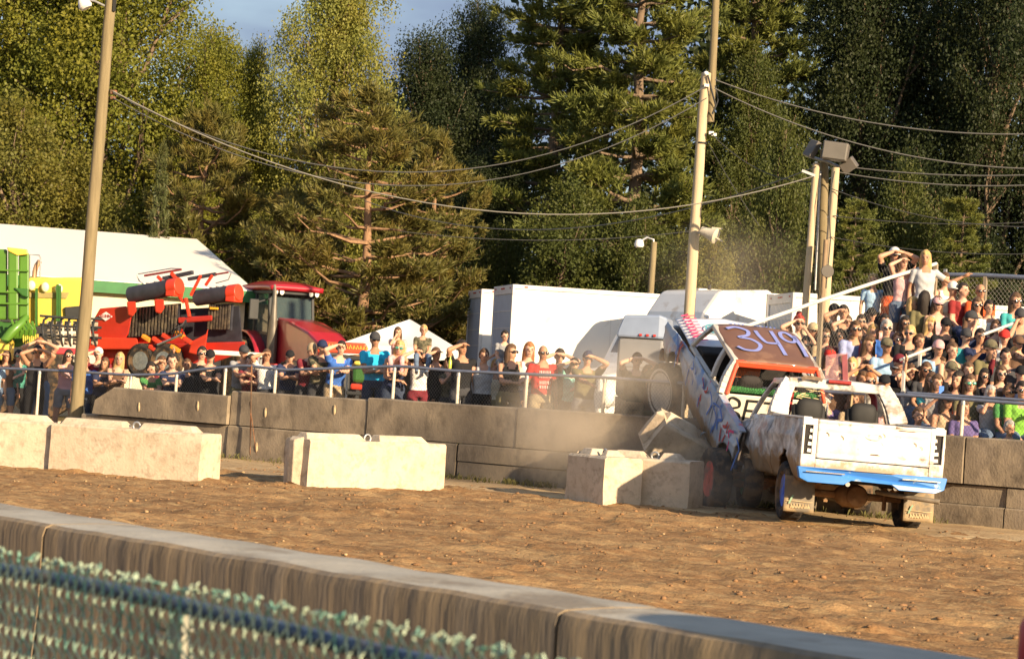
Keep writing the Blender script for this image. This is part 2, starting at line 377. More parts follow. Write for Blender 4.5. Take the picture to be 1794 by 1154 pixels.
# ================================================================ FAR FENCE
pipe = mat('grey_pipe', (.17, .19, .25), .5, .15, 12, metal=.3)
postm = mat('pale_post', (.62, .54, .42), .6, .15, 12)
wirem = mat('fence_wire', (.12, .115, .11), .5, .2, 12, metal=.4)
def chain(mb, p0, p1, zlo, zhi, pitch=.058, r=.0018, wob=0):   # diamond mesh wires between two base points; zlo/zhi functions of 0..1
    p0, p1 = Vector(p0), Vector(p1); L = (p1-p0).length; d = (p1-p0)/L; nrm = Vector((-d.y, d.x, 0))
    for s in (1, -1):
        k = -1.6
        while k < L+1.6:
            za, zb = zlo(min(1, max(0, k/L))), zhi(min(1, max(0, k/L))); hgt = zb-za; x0, x1 = k, k+s*hgt*.85
            # clip to the span
            a, b = 0.0, 1.0
            for lim, sg in ((0, 1), (L, -1)):
                f0, f1 = sg*(x0-lim), sg*(x1-lim)
                if f0 < 0 and f1 < 0: a = 2
                elif f0 < 0: a = max(a, f0/(f0-f1))
                elif f1 < 0: b = min(b, f0/(f0-f1))
            if a < b:
                A = p0+d*lerp(x0, x1, a)+Vector((0, 0, za+hgt*a))+nrm*s*r; B = p0+d*lerp(x0, x1, b)+Vector((0, 0, za+hgt*b))+nrm*s*r
                mb.tube([A, B], r, 3, cap=False)
            k += pitch
    return mb
def far_fence(pix, off, label, posts, zbase):
    pts = [onwall(x, y, off) for x, y in pix]
    t = thing('chain_link_fence', label, 'fence', Matrix.Translation(pts[0]*1.0-Vector((0, 0, pts[0].z))))
    inv = t.matrix_world.inverted(); L = [inv @ p for p in pts]
    sm = []
    for i in range(len(L)-1): sm += [L[i].lerp(L[i+1], k/6) for k in range(6)]
    sm.append(L[-1]); sm = [(sm[max(0, i-1)]+sm[i]*2+sm[min(len(sm)-1, i+1)])/4 for i in range(len(sm))]
    MB().tube(sm, .026, 8).build('top_rail', pipe, t, 60)
    mb = MB()
    for i in range(len(L)-1):
        a, b = L[i], L[i+1]; A, B = Vector((a.x, a.y, 0)), Vector((b.x, b.y, 0))
        za, zb = zbase(pts[i]), zbase(pts[i+1])
        chain(mb, A, B, lambda u: lerp(za, zb, u), lambda u: lerp(a.z, b.z, u))
    w = mb.build('chain_link', wirem, t); w['kind'] = 'stuff'
    def at(x):
        for i in range(len(pix)-1):
            if pix[i][0] <= x <= pix[i+1][0]:
                u = (x-pix[i][0])/(pix[i+1][0]-pix[i][0]); return L[i].lerp(L[i+1], u), zbase(pts[i].lerp(pts[i+1], u))
    for x in posts:
        p, z = at(x); lean = .02*random.uniform(-1, 1)
        pb = MB(); pb.tube([(p.x+lean, p.y, z-.05), (p.x, p.y, p.z-.02)], .028, 10); pb.build('post', postm, t, 60)
        rb = MB(); rb.lathe([(-.03, .036), (.03, .036)], (p.x, p.y, p.z-.05), 'z', 10); rb.build('post_collar', steel, t, 60)
    return t
zb = lambda p: terrace(p)-.02
far_fence([(-90, 640), (0, 645), (80, 648), (150, 652), (230, 657), (300, 655), (360, 646), (430, 640), (500, 648), (590, 645), (700, 641), (800, 650), (920, 655), (1058, 661), (1160, 669), (1290, 676)], .5,
          'chain-link fence with a bent grey top rail behind the left crowd wall', [-30, 70, 146, 230, 310, 396, 484, 582, 692, 804, 924, 1060, 1200], zb)
far_fence([(1290, 678), (1400, 684), (1590, 692), (1700, 700), (1794, 707), (1960, 718)], .5, 'chain-link fence in front of the bleachers with a straight grey rail', [1350, 1520, 1688, 1850], zb)
# rods standing in for a thin slanted shadow on the wall
st = MB(); a = onwall(438, 797, -.12); b = onwall(441, 640, -.05)
st.tube([a, b], .012, 6)
st.tube([b+Vector((0, 0, -.62)), a+Vector((.13, -.2, .02))], .008, 6)
tag(st.build('shadow_line_rod', rust), 'thin rusty stake standing against the wall below the fence', 'stake')

# ================================================================ NEAR WALL
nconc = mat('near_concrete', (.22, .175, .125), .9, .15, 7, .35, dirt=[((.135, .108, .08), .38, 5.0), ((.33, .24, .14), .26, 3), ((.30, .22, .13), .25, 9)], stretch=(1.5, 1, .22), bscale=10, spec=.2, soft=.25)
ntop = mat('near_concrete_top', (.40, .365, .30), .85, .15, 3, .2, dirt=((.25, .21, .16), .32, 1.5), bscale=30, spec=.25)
N0 = G(0, 905, .8); N1 = G(1060, 1082, .8); ND = (N1-N0).normalized(); NM = frame(Vector((N0.x, N0.y, 0)), ND)
nwall = thing('near_concrete_wall', 'near low concrete wall with vertical board marks running across the foreground', 'wall', NM)
tj = (G(90, 918, .8)-N0).dot(ND)
def nblock(x0, x1, i):
    n = int((x1-x0)/.05); V = []; D = .6
    for k in range(n+1):
        x = lerp(x0+.012, x1-.012, k/n); e = .03*max(0, 1-min(k, n-k)/1.5)
        g = .010*mnoise.noise((x*14, i, 0))+.010*mnoise.noise((x*4, i, 3))
        t = .008*mnoise.noise((x*2.3, 7, i))
        V += [(x, -.03+g, 0), (x, 0+g, .4), (x, .0+g*.7, .74), (x, .015+g*.5, .785+t), (x, .05, .80+t), (x, D*.5, .805+t), (x, D-.05, .80+t), (x, D, .76), (x, D+.02, 0)]
    F = []; mi = []
    for k in range(n):
        for j in range(8):
            F.append((k*9+j, (k+1)*9+j, (k+1)*9+j+1, k*9+j+1))
    mb = MB(); mb.add(V, F)
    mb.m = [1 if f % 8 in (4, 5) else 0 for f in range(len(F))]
    mb.add([V[j] for j in range(9)], [tuple(range(9))]); mb.add([V[-9+j] for j in range(9)], [tuple(range(8, -1, -1))])
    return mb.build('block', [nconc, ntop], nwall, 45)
for i, (a, b) in enumerate(((tj-2.6, tj), (tj, tj+3.9), (tj+3.9, tj+9.2))): nblock(a, b, i)

# ================================================================ NEAR FENCE (blue rail, green vinyl mesh)
rail_blue = mat('blue_rail_paint', (.045, .075, .135), .45, .25, 14, dirt=((.14, .12, .10), .3, 12))
vinyl = mat('green_vinyl', (.38, .46, .33), .5, .25, 22, dirt=((.12, .28, .22), .40, 18), spec=.5)
bare = mat('worn_wire', (.33, .32, .25), .5, .2, 20)
F0 = G(0, 998, 1.07); F1 = G(800, 1166, 1.07); FD = (F1-F0).normalized(); FM = frame(Vector((F0.x, F0.y, 0)), FD)
nf = thing('near_chain_link_fence', 'near chain-link fence of green vinyl mesh over a blue top rail', 'fence', FM)
mb = MB(); mb.tube([(x, .006*math.sin(x*3), 1.07+.008*math.sin(x*2.2)) for x in np.arange(-2.2, 4.6, .15)], .021, 12); mb.build('top_rail', rail_blue, nf, 60)
mb = MB(); w, hh = .0235, .034; nrow = 32; R = random.Random(3); k = 0; x = -1.4; k = 0
while x < 3.6:
    pts = []
    wig = R.uniform(-.0015, .0015)
    for j in range(nrow):
        z = 1.115-j*hh; side = (1 if (j % 2) else -1)*(1 if k % 2 else -1); nx = R.uniform(-.002, .002)
        pts.append((x+side*w*.5+nx+wig, -.026+(.005 if (j % 2) else -.005)+(-.004 if j < 4 else 0), z+R.uniform(-.004, .004)))
    rr = [.0031]*len(pts); mb.tube(pts, rr, 5)
    # twisted barb above the rail
    b = Vector(pts[0]); q = [b]
    for e in range(1, 6): q.append(b+Vector((R.uniform(-.5, 1)*.006*e, R.uniform(-.4, .6)*.004*e, .0045*e*R.uniform(.3, 1.2))))
    mb.tube(q, .0032, 5)
    q = [b+Vector((w*.5*math.cos(a), .012*math.sin(a)-.0, .012*math.sin(a)+.012)) for a in [i*.7 for i in range(7)]]; q = [v+Vector((R.uniform(-.006, .006), 0, R.uniform(-.006, .008))) for v in q]
    if R.random() < .18: mb.tube(q, .0028, 5)
    x += w; k += 1
o = mb.build('mesh', vinyl, nf, 60); o['kind'] = 'stuff'
px_ = (G(322, 1060, 1.07)-F0).dot(FD)
for x in (px_, px_+2.6):
    MB().tube([(x, .03, 0), (x, .03, 1.09)], .026, 12).build('post', bare, nf, 60)
    tb = MB()
    for z in (1.0, .93, .86): tb.tube([(x+math.cos(a)*.034, .02+math.sin(a)*.05, z+.012*math.sin(a*2)) for a in [i*.5 for i in range(13)]], .005, 5)
    tb.build('wire_tie', bare, nf, 60)
# ================================================================ TREES
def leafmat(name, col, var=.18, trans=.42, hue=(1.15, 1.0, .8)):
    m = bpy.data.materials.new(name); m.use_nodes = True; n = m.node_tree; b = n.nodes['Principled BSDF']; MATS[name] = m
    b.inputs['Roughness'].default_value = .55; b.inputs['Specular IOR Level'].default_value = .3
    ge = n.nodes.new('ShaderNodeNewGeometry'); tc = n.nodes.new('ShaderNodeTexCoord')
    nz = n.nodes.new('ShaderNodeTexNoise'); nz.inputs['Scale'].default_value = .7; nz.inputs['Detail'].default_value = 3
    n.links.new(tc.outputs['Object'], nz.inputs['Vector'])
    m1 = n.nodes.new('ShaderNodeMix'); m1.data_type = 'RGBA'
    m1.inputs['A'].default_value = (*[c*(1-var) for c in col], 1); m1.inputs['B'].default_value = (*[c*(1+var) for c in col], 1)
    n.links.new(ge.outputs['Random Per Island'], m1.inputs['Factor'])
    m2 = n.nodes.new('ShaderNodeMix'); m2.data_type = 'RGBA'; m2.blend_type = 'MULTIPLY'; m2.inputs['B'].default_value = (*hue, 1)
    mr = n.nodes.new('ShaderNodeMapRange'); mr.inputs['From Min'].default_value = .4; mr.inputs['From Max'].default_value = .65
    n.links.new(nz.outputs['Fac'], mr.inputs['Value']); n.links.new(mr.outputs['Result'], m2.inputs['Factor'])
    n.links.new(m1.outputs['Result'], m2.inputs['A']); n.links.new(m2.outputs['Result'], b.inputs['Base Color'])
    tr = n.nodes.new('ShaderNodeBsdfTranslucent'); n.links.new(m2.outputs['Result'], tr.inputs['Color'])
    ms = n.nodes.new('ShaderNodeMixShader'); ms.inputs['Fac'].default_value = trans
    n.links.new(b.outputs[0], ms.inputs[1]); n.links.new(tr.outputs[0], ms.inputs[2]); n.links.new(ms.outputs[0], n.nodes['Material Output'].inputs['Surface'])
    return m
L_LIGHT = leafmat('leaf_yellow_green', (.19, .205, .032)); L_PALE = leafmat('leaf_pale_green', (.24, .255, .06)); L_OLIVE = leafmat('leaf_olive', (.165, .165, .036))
L_DARK = leafmat('leaf_dark_green', (.035, .050, .018)); L_MID = leafmat('leaf_mid_green', (.085, .105, .026))  # dark green; for the shaded middle trees the shade is put into it
L_SCOTS = leafmat('needles_red_pine', (.13, .125, .032), .3, .25, (1.2, .97, .8)); L_WHITE = leafmat('needles_white_pine', (.13, .15, .035), .3, .25, (1.2, 1.05, .8))
L_SPRUCE = leafmat('needles_young_conifer', (.07, .085, .03), .35, .15)
bark = mat('bark_grey_brown', (.17, .12, .08), .95, .35, 6, .6, stretch=(2, 2, .5)); bark_red = mat('bark_orange', (.27, .16, .09), .95, .3, 6, .5, stretch=(2, 2, .5))

def quads(name, c, d, s, ln, wd, material, parent=None):
    """N leaf blades: c base points, d axes, s side vectors, ln length, wd width."""
    N = len(c); ln = ln[:, None]; wd = wd[:, None]
    V = np.empty((N, 4, 3)); V[:, 0] = c; V[:, 1] = c+d*ln*.5+s*wd*.5; V[:, 2] = c+d*ln; V[:, 3] = c+d*ln*.5-s*wd*.5
    me = bpy.data.meshes.new(name); me.vertices.add(N*4); me.vertices.foreach_set('co', V.reshape(-1).astype(np.float32))
    me.loops.add(N*4); me.loops.foreach_set('vertex_index', np.arange(N*4, dtype=np.int32))
    me.polygons.add(N); me.polygons.foreach_set('loop_start', np.arange(0, N*4, 4, dtype=np.int32))
    me.materials.append(material); me.update(calc_edges=True); me.validate()
    return me
def unit(a): return a/np.maximum(1e-9, np.linalg.norm(a, axis=-1, keepdims=True))
def blades_at(name, pts, outd, n, spread, size, material, r, droop=0, flat=1.0, aspect=.6):
    K = len(pts); c = np.repeat(pts, n, 0); o = np.repeat(outd, n, 0)
    g = r.normal(size=(K*n, 3))*spread; g[:, 2] *= flat; c = c+g
    d = unit(r.normal(size=(K*n, 3))+o*.55+np.array([0, 0, -droop])); s = unit(np.cross(d, unit(r.normal(size=(K*n, 3))*.8+o*.5+np.array([0, 0, .6]))))
    ln = size*r.uniform(.65, 1.3, K*n)
    return quads(name, c, d, s, ln, ln*aspect, material)
def limb(mb, a, b, r0, r1, r, sag=.0, n=5, kink=.12):
    a, b = np.array(a), np.array(b); L = np.linalg.norm(b-a); pts = []
    for i in range(n+1):
        u = i/n; p = a+(b-a)*u+np.array([0, 0, -sag*L*u*(1-u)*4*.25]); 
        if 0 < i < n: p = p+r.normal(size=3)*L*kink*.25
        pts.append(tuple(p))
    mb.tube(pts, [lerp(r0, r1, i/n) for i in range(n+1)], 6); return pts

def deciduous(seed, h, rc, nleaf, leaf, lobes=16, base=.28, per=100, spread=.27):
    r = np.random.default_rng(seed); mb = MB()
    tp = [(0, 0, -.3)]; 
    for i in range(1, 7): tp.append((r.normal()*.12*i/3, r.normal()*.12*i/3, h*.82*i/6))
    mb.tube(tp, [lerp(h*.018, .04, i/6) for i in range(7)], 8)
    cl = []; od = []
    K = nleaf//per
    lob = []
    for i in range(lobes):
        u = (i+.5)/lobes; z = h*lerp(base, .93, u); prof = math.sin(math.pi*min(1, .16+.86*(u**.85)))**.6
        a = i*2.4+r.uniform(-.4, .4); q = rc*prof*r.uniform(.25, .92)
        c = np.array([math.cos(a)*q, math.sin(a)*q, z]); lr = rc*r.uniform(.32, .60)*(.6+.4*prof)
        lob.append((c, lr)); ti = min(5, int(u*5)); j = tp[max(1, ti)]
        pts = limb(mb, j, c, h*.006+.03, .03, r, n=4)
        for k in range(4):
            e = c+unit(r.normal(size=3))*lr*.8; limb(mb, pts[-2], e, .03, .012, r, n=3)
    tot = sum(l[1]**2 for l in lob)
    for c, lr in lob:
        k = max(4, int(K*lr*lr/tot)); d = unit(r.normal(size=(k, 3))); d[:, 2] *= .85
        rr = lr*(r.uniform(.25, 1, (k, 1))**.45)*(1+.18*r.normal(size=(k, 1)))
        p = c+d*rr*np.array([1, 1, .9]); cl.append(p); od.append(unit(d+np.array([0, 0, .25])))
    cl = np.vstack(cl); od = np.vstack(od)
    return mb, cl, od, dict(n=per, spread=spread, size=leaf, r=r, droop=.25, aspect=.75)

def needles(name, tips, dirs, n, ln, wd, material, r, cone=.9):
    K = len(tips); c = np.repeat(tips, n, 0); o = np.repeat(dirs, n, 0)
    d = unit(o+r.normal(size=(K*n, 3))*cone*.6); c = c+d*.02-o*r.uniform(0, ln*.9, (K*n, 1)); s = unit(np.cross(d, r.normal(size=(K*n, 3))))
    l = ln*r.uniform(.7, 1.25, K*n)
    return quads(name, c, d, s, l, np.full(K*n, wd)*r.uniform(.7, 1.3, K*n), material)
def conifer(seed, h, rc, kind):
    r = np.random.default_rng(seed); mb = MB(); tips = []; dirs = []
    tp = [(r.normal()*.06*(i > 1), r.normal()*.06*(i > 1), -.3+(h*.97+.3)*i/9) for i in range(10)]
    mb.tube(tp, [lerp(h*.017+.04, .03, i/9) for i in range(10)], 8)
    z = h*(.20 if kind == 'scots' else .10)
    while z < h*.97:
        u = z/h
        if kind == 'scots': R_ = rc*(math.sin(math.pi*min(1, .22+.80*u))**.65)*1.05; nb = r.integers(4, 7); dz = .50
        elif kind == 'white': R_ = rc*(1-.72*u**1.4)*r.uniform(.75, 1.15); nb = r.integers(5, 8); dz = .55
        else: R_ = rc*(1-u)+.05; nb = 8; dz = .22
        a0 = r.uniform(0, 6.28)
        for k in range(nb):
            a = a0+6.28*k/nb+r.normal()*.25; L = R_*r.uniform(.55, 1.12)
            up = {'scots': r.uniform(.05, .45), 'white': r.uniform(-.02, .22), 'cone': .25}[kind]
            b = np.array([math.cos(a)*L, math.sin(a)*L, z+L*up]); j = (tp[min(9, int(u*9))][0], tp[min(9, int(u*9))][1], z)
            pts = limb(mb, j, b, .022+.016*L*(1 if kind != 'cone' else .3), .012, r, n=4, sag=.3 if kind == 'scots' else .12, kink=.10)
            bd = unit(b-np.array(j))
            m_ = int({'scots': 5, 'white': 7, 'cone': 4}[kind]*max(.7, L)+2)
            for q in range(m_):
                v = r.uniform(.34 if kind == 'scots' else .22, 1.0)**.7; p = np.array(j)+(b-np.array(j))*v
                side = np.array([-bd[1], bd[0], 0])*r.choice([-1, 1]); sl = L*r.uniform(.12, .42)*(1.15-v*.6)
                e = p+(side*r.uniform(.5, 1)+bd*.75)*sl+np.array([0, 0, sl*(r.uniform(.0, .55) if kind == 'scots' else r.uniform(-.05, .25))])
                if kind == 'scots' and q % 2 == 0: mb.tube([tuple(p), tuple((p+e)/2+r.normal(size=3)*.03), tuple(e)], [.014, .011, .007], 4)
                nt_ = {'scots': 4, 'white': 5, 'cone': 2}[kind]
                for w in range(nt_):
                    t_ = e+(p-e)*(w/nt_)*.7+r.normal(size=3)*(.10 if kind == 'scots' else .07)*(1 if kind != 'cone' else .5)
                    tips.append(t_); dirs.append(unit(unit(e-p)*.6+bd*.25+np.array([0, 0, .75 if kind == 'scots' else .35])+r.normal(size=3)*.25))
            tips.append(b); dirs.append(unit(bd+np.array([0, 0, .5])))
        z += dz*r.uniform(.75, 1.25)
    for k in range(8): tips.append(np.array([r.normal()*.08, r.normal()*.08, h*r.uniform(.93, 1.0)])); dirs.append(np.array([0, 0, 1.0]))
    return mb, np.array(tips), np.array(dirs), r

TRUNK = {}; CROWN = {}
for key, seed, h, rc, nl, leaf, lb in (('dA', 1, 16, 3.3, 120000, .10, 34), ('dB', 2, 16, 3.3, 120000, .10, 32), ('dC', 3, 9, 2.2, 48000, .10, 18)):
    mb, c, o, kw = deciduous(seed, h, rc, nl, leaf, lb, .22 if key != 'dC' else .1)
    TRUNK[key] = mb.mesh('trunk_'+key, bark, 60); r_ = kw.pop('r')
    CROWN[key] = blades_at('crown_'+key, c, o, material=L_LIGHT, r=r_, **kw)
for key, seed, h, rc, kind, n, ln, wd, ma, bk in (('sA', 11, 11, 2.9, 'scots', 13, .25, .038, L_SCOTS, bark_red), ('sB', 12, 10, 2.5, 'scots', 13, .25, .038, L_SCOTS, bark_red),
        ('wA', 13, 18, 3.7, 'white', 10, .24, .040, L_WHITE, bark), ('wB', 14, 17, 3.5, 'white', 10, .24, .040, L_WHITE, bark), ('cA', 15, 5, .85, 'cone', 9, .12, .03, L_SPRUCE, bark)):
    mb, tips, dirs, r_ = conifer(seed, h, rc, kind)
    TRUNK[key] = mb.mesh('trunk_'+key, bk, 60)
    CROWN[key] = needles('crown_'+key, tips, dirs, n, ln, wd, ma, r_)
BASEH = dict(dA=16, dB=16, dC=9, sA=11, sB=10, wA=18, wB=17, cA=5); BASER = dict(dA=3.3, dB=3.3, dC=2.2, sA=2.9, sB=2.5, wA=3.6, wB=3.4, cA=.85)
def tree(key, x, ytop, Y, half, material, name, label, cat='tree', group=None, rot=None):
    top = P(x, ytop, Y); base = P(x, 640+.059*(x-600), Y); b = Vector((top.x, Y, terrace((top.x, Y))-.05)); hgt = top.z-b.z; s = half*Y/FPX/BASER[key]; sz = hgt/BASEH[key]
    t = thing(name, label, cat, Matrix.Translation(b) @ Matrix.Rotation(rot if rot is not None else random.uniform(0, 6.28), 4, 'Z') @ Matrix.Diagonal((s, s, sz, 1)), group)
    link('trunk', TRUNK[key], t); c = link('crown', CROWN[key], t)
    if material is not None: c.material_slots[0].link = 'OBJECT'; c.material_slots[0].material = material
    return t
DT, PT = 'deciduous_tree', 'pine_tree'
tree('dA', 40, -320, 82, 200, L_LIGHT, DT, 'tall yellow-green tree at the far left edge behind the white shed')
tree('dB', 225, -320, 80, 200, L_LIGHT, DT, 'tall yellow-green tree rising behind the left wooden pole')
tree('dA', 385, 25, 78, 115, L_LIGHT, DT, 'olive green tree with ragged top beside the gap of sky', rot=1.0)
tree('dB', 455, 45, 79, 62, L_LIGHT, DT, 'slender leafy tree bordering the left side of the sky gap', rot=2.2)
tree('dC', 30, 150, 73, 130, L_OLIVE, DT, 'lower bushy olive tree at the left edge above the shed roof')
tree('dC', 140, 250, 74, 110, L_OLIVE, DT, 'low bushy tree just behind the ridge of the white shed')
tree('dA', 600, -110, 77.5, 125, L_PALE, DT, 'pale green tall tree right of the sky gap behind the red pine', rot=4.0)
tree('sB', 370, 175, 72, 135, None, PT, 'red pine with tufted needles behind the red tractor cab')
tree('sA', 655, 150, 67, 190, None, PT, 'broad red pine with bare orange branches behind the white canopy tent', rot=.6)
tree('sB', 520, 320, 70, 100, None, PT, 'small red pine between the tractor and the broad pine')
tree('sA', 770, 230, 70, 110, None, PT, 'red pine leaning out left of the parked trailers')
tree('cA', 287, 248, 69, 38, None, 'young_conifer', 'small narrow cone-shaped conifer above the shed roof')
tree('dB', 755, 25, 88, 120, L_DARK, DT, 'dark green tree in shade behind the broad red pine', rot=.5)  # dark leaves stand in for shade here and on the next two trees
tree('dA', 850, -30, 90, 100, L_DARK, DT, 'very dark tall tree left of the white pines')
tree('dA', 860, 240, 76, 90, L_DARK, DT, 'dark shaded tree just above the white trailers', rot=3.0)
tree('wA', 1000, -260, 77, 190, None, PT, 'tall white pine left of the spliced utility pole', rot=.3)
tree('wB', 1150, -330, 74, 200, None, PT, 'tall white pine directly behind the spliced utility pole', rot=1.9)
tree('wA', 1345, -330, 78, 185, None, PT, 'tall white pine right of the spliced utility pole', rot=2.9)
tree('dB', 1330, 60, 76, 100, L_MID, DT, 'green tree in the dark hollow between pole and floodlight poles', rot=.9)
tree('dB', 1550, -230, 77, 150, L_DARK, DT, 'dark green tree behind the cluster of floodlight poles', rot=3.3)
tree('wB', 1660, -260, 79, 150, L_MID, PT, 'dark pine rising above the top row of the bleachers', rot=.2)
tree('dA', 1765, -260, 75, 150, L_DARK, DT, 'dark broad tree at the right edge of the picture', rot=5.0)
tree('dC', 1375, 185, 67, 75, L_MID, DT, 'thin light green tree left of the floodlight poles')
tree('dC', 1000, 300, 69, 110, L_MID, DT, 'low leafy tree above the long white trailer roof')
tree('dC', 880, 380, 71, 60, L_MID, 'shrub', 'leafy shrub at the corner above the two trailer ends', 'shrub')
tree('dC', 1120, 330, 68, 80, L_MID, DT, 'low leafy tree left of the spliced pole by the lamp post', rot=1.1)
tree('dC', 1250, 400, 66, 70, L_OLIVE, 'shrub', 'low shrub behind the loudspeaker horn', 'shrub', rot=2.1)
tree('wA', 1500, 330, 66, 80, L_WHITE, PT, 'young white pine behind the child in the light blue shirt', rot=1.1)
tree('wB', 1690, 330, 68, 90, L_WHITE, PT, 'young white pine behind the bleacher back rail', rot=2.5)
tree('dC', 1590, 270, 70, 75, L_MID, DT, 'leafy young tree above the group standing at the top of the bleachers', rot=.4)
tree('dB', 1960, -260, 76, 160, L_DARK, DT, 'dark tree just beyond the right edge of the picture', rot=1.4)
tree('wA', 2150, -260, 80, 180, L_MID, PT, 'pine standing beyond the right edge of the picture', rot=.7)
tree('dA', -190, -250, 82, 190, L_LIGHT, DT, 'yellow-green tree beyond the left edge of the picture', rot=2.0)
# far wood that closes the view between the trees
r_ = np.random.default_rng(77); pts = []
for i in range(4200):
    X = r_.uniform(-46, 46); px = 897+FPX*X/98; hmax = (10.0 if px < 470 else 9.5 if px < 560 else 12 if px < 900 else 25)+r_.normal()*.7
    pts.append((X, 98+r_.normal()*1.8, r_.uniform(0, 1)**.9*hmax))
pts = np.array(pts); o = unit(np.c_[r_.normal(size=len(pts))*.4, -np.ones(len(pts)), r_.uniform(.0, .8, len(pts))])
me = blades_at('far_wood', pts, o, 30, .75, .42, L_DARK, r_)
tag(link('far_wood', me), 'dark wood filling the view behind the nearer trees', 'wood', kind='stuff')
# ================================================================ DERBY PICKUPS
rubber = mat('tyre_rubber', (.035, .03, .027), .9, .3, 9, .3, dirt=((.16, .10, .055), .42, 5), spec=.2)
black = mat('matt_black', (.018, .017, .016), .7, .2, 8)
darkin = mat('dark_interior', (.03, .026, .024), .9, .3, 6)
undercar = mat('rusty_underbody', (.20, .105, .05), .85, .35, 7, .3, dirt=((.30, .18, .09), .45, 4))
mudflap = mat('muddy_flap', (.20, .165, .12), .8, .2, 6, .2, dirt=((.34, .24, .13), .4, 4))
chrome = mat('dull_chrome', (.6, .58, .54), .25, .2, 12, metal=.9)
def paint(name, col, dirtc, **k): return mat(name, col, k.pop('rough', .38), k.pop('var', .07), 4, k.pop('bump', .06), dirt=dirtc, bscale=6, coat=.2, soft=k.pop('soft', .06), **k)
W_clean = paint('white_paint_worn', (.70, .675, .63), [((.52, .47, .40), .25, 2.6), ((.16, .10, .06), .07, 3.2), ((.22, .17, .12), .05, 9.0)], soft=.12, mud=((.36, .26, .16), .80, .5))
W_side = paint('white_paint_scuffed', (.60, .58, .56), [((.26, .24, .24), .46, 2.6), ((.42, .20, .14), .20, 2.0), ((.10, .08, .07), .20, 3.0)], rough=.5, soft=.12, mud=((.25, .155, .08), .86, .7))
blue_b = paint('light_blue_paint', (.055, .22, .60), [((.40, .48, .58), .16, 4)], soft=.05)
grey_w = paint('grey_white_cab_paint', (.55, .53, .50), [((.15, .125, .11), .34, 2.4), ((.32, .26, .2), .30, 3.4)], soft=.08)
pk_red = paint('red_frame_paint', (.75, .075, .025), [((.45, .05, .03), .3, 4)])
brown_roof = paint('brown_roof_paint', (.14, .068, .042), [((.19, .10, .06), .35, 3)], rough=.6)
graf = paint('graffiti_side_paint', (.34, .38, .44), [((.12, .22, .42), .36, 1.9), ((.46, .44, .42), .30, 2.6), ((.52, .12, .14), .17, 2.3), ((.42, .10, .35), .10, 3.0)], stretch=(1, 1, .7), soft=.05, mud=((.27, .18, .10), .80, .7))
graf_hood = paint('white_hood_paint', (.72, .70, .70), [((.55, .58, .66), .35, 2.2)], soft=.1)
bed_white = paint('bed_front_white', (.74, .66, .52), [((.55, .45, .32), .25, 3)], rough=.6)

def wheel(parent, c, R_, wdt, rimcol, hubcol, out, ring=None, lugs=26):
    w = link('wheel', None, parent); w.location = c
    h = wdt/2; n = lugs*4
    prof = [(-h*.62, R_*.56), (-h*.92, R_*.66), (-h, R_*.82), (-h*.93, R_*.94), (-h*.7, R_), (-h*.1, R_*.985), (h*.1, R_*.985), (h*.7, R_), (h*.93, R_*.94), (h, R_*.82), (h*.92, R_*.66), (h*.62, R_*.56)]
    def rf(j, k, r): return r-(.011 if (j in (3, 4, 7, 8) and (k//2+(1 if j > 5 else 0)) % 2) else 0)
    MB().lathe(prof, axis='x', n=n, rad_fun=rf).build('tyre', rubber, w, 35)
    rp = [(-h*.5, R_*.57), (h*.62*out if out > 0 else h*.2, R_*.57), (out*h*.70, R_*.56), (out*h*.66, R_*.50), (out*h*.30, R_*.46), (out*h*.24, R_*.30), (out*h*.42, R_*.20), (out*h*.5, R_*.10)]
    MB().lathe(rp[2:], axis='x', n=28).build('rim', rimcol, w, 35)
    hb = MB().lathe([(out*h*.45, R_*.17), (out*h*.75, R_*.15), (out*h*.78, R_*.05)], axis='x', n=16)
    for k in range(5):
        a = k*1.2566; hb.lathe([(out*h*.25, .014), (out*h*.42, .014)], (0, math.cos(a)*R_*.26, math.sin(a)*R_*.26), 'x', 6)
    hb.build('hub', hubcol, w, 40)
    if ring is not None:
        MB().lathe([(out*h*.905, R_*.665), (out*(h*.985+.003), R_*.80), (out*(h*.985+.003), R_*.795), (out*h*.90, R_*.66)], axis='x', n=40).build('white_sidewall', ring, w, 40)
    return w

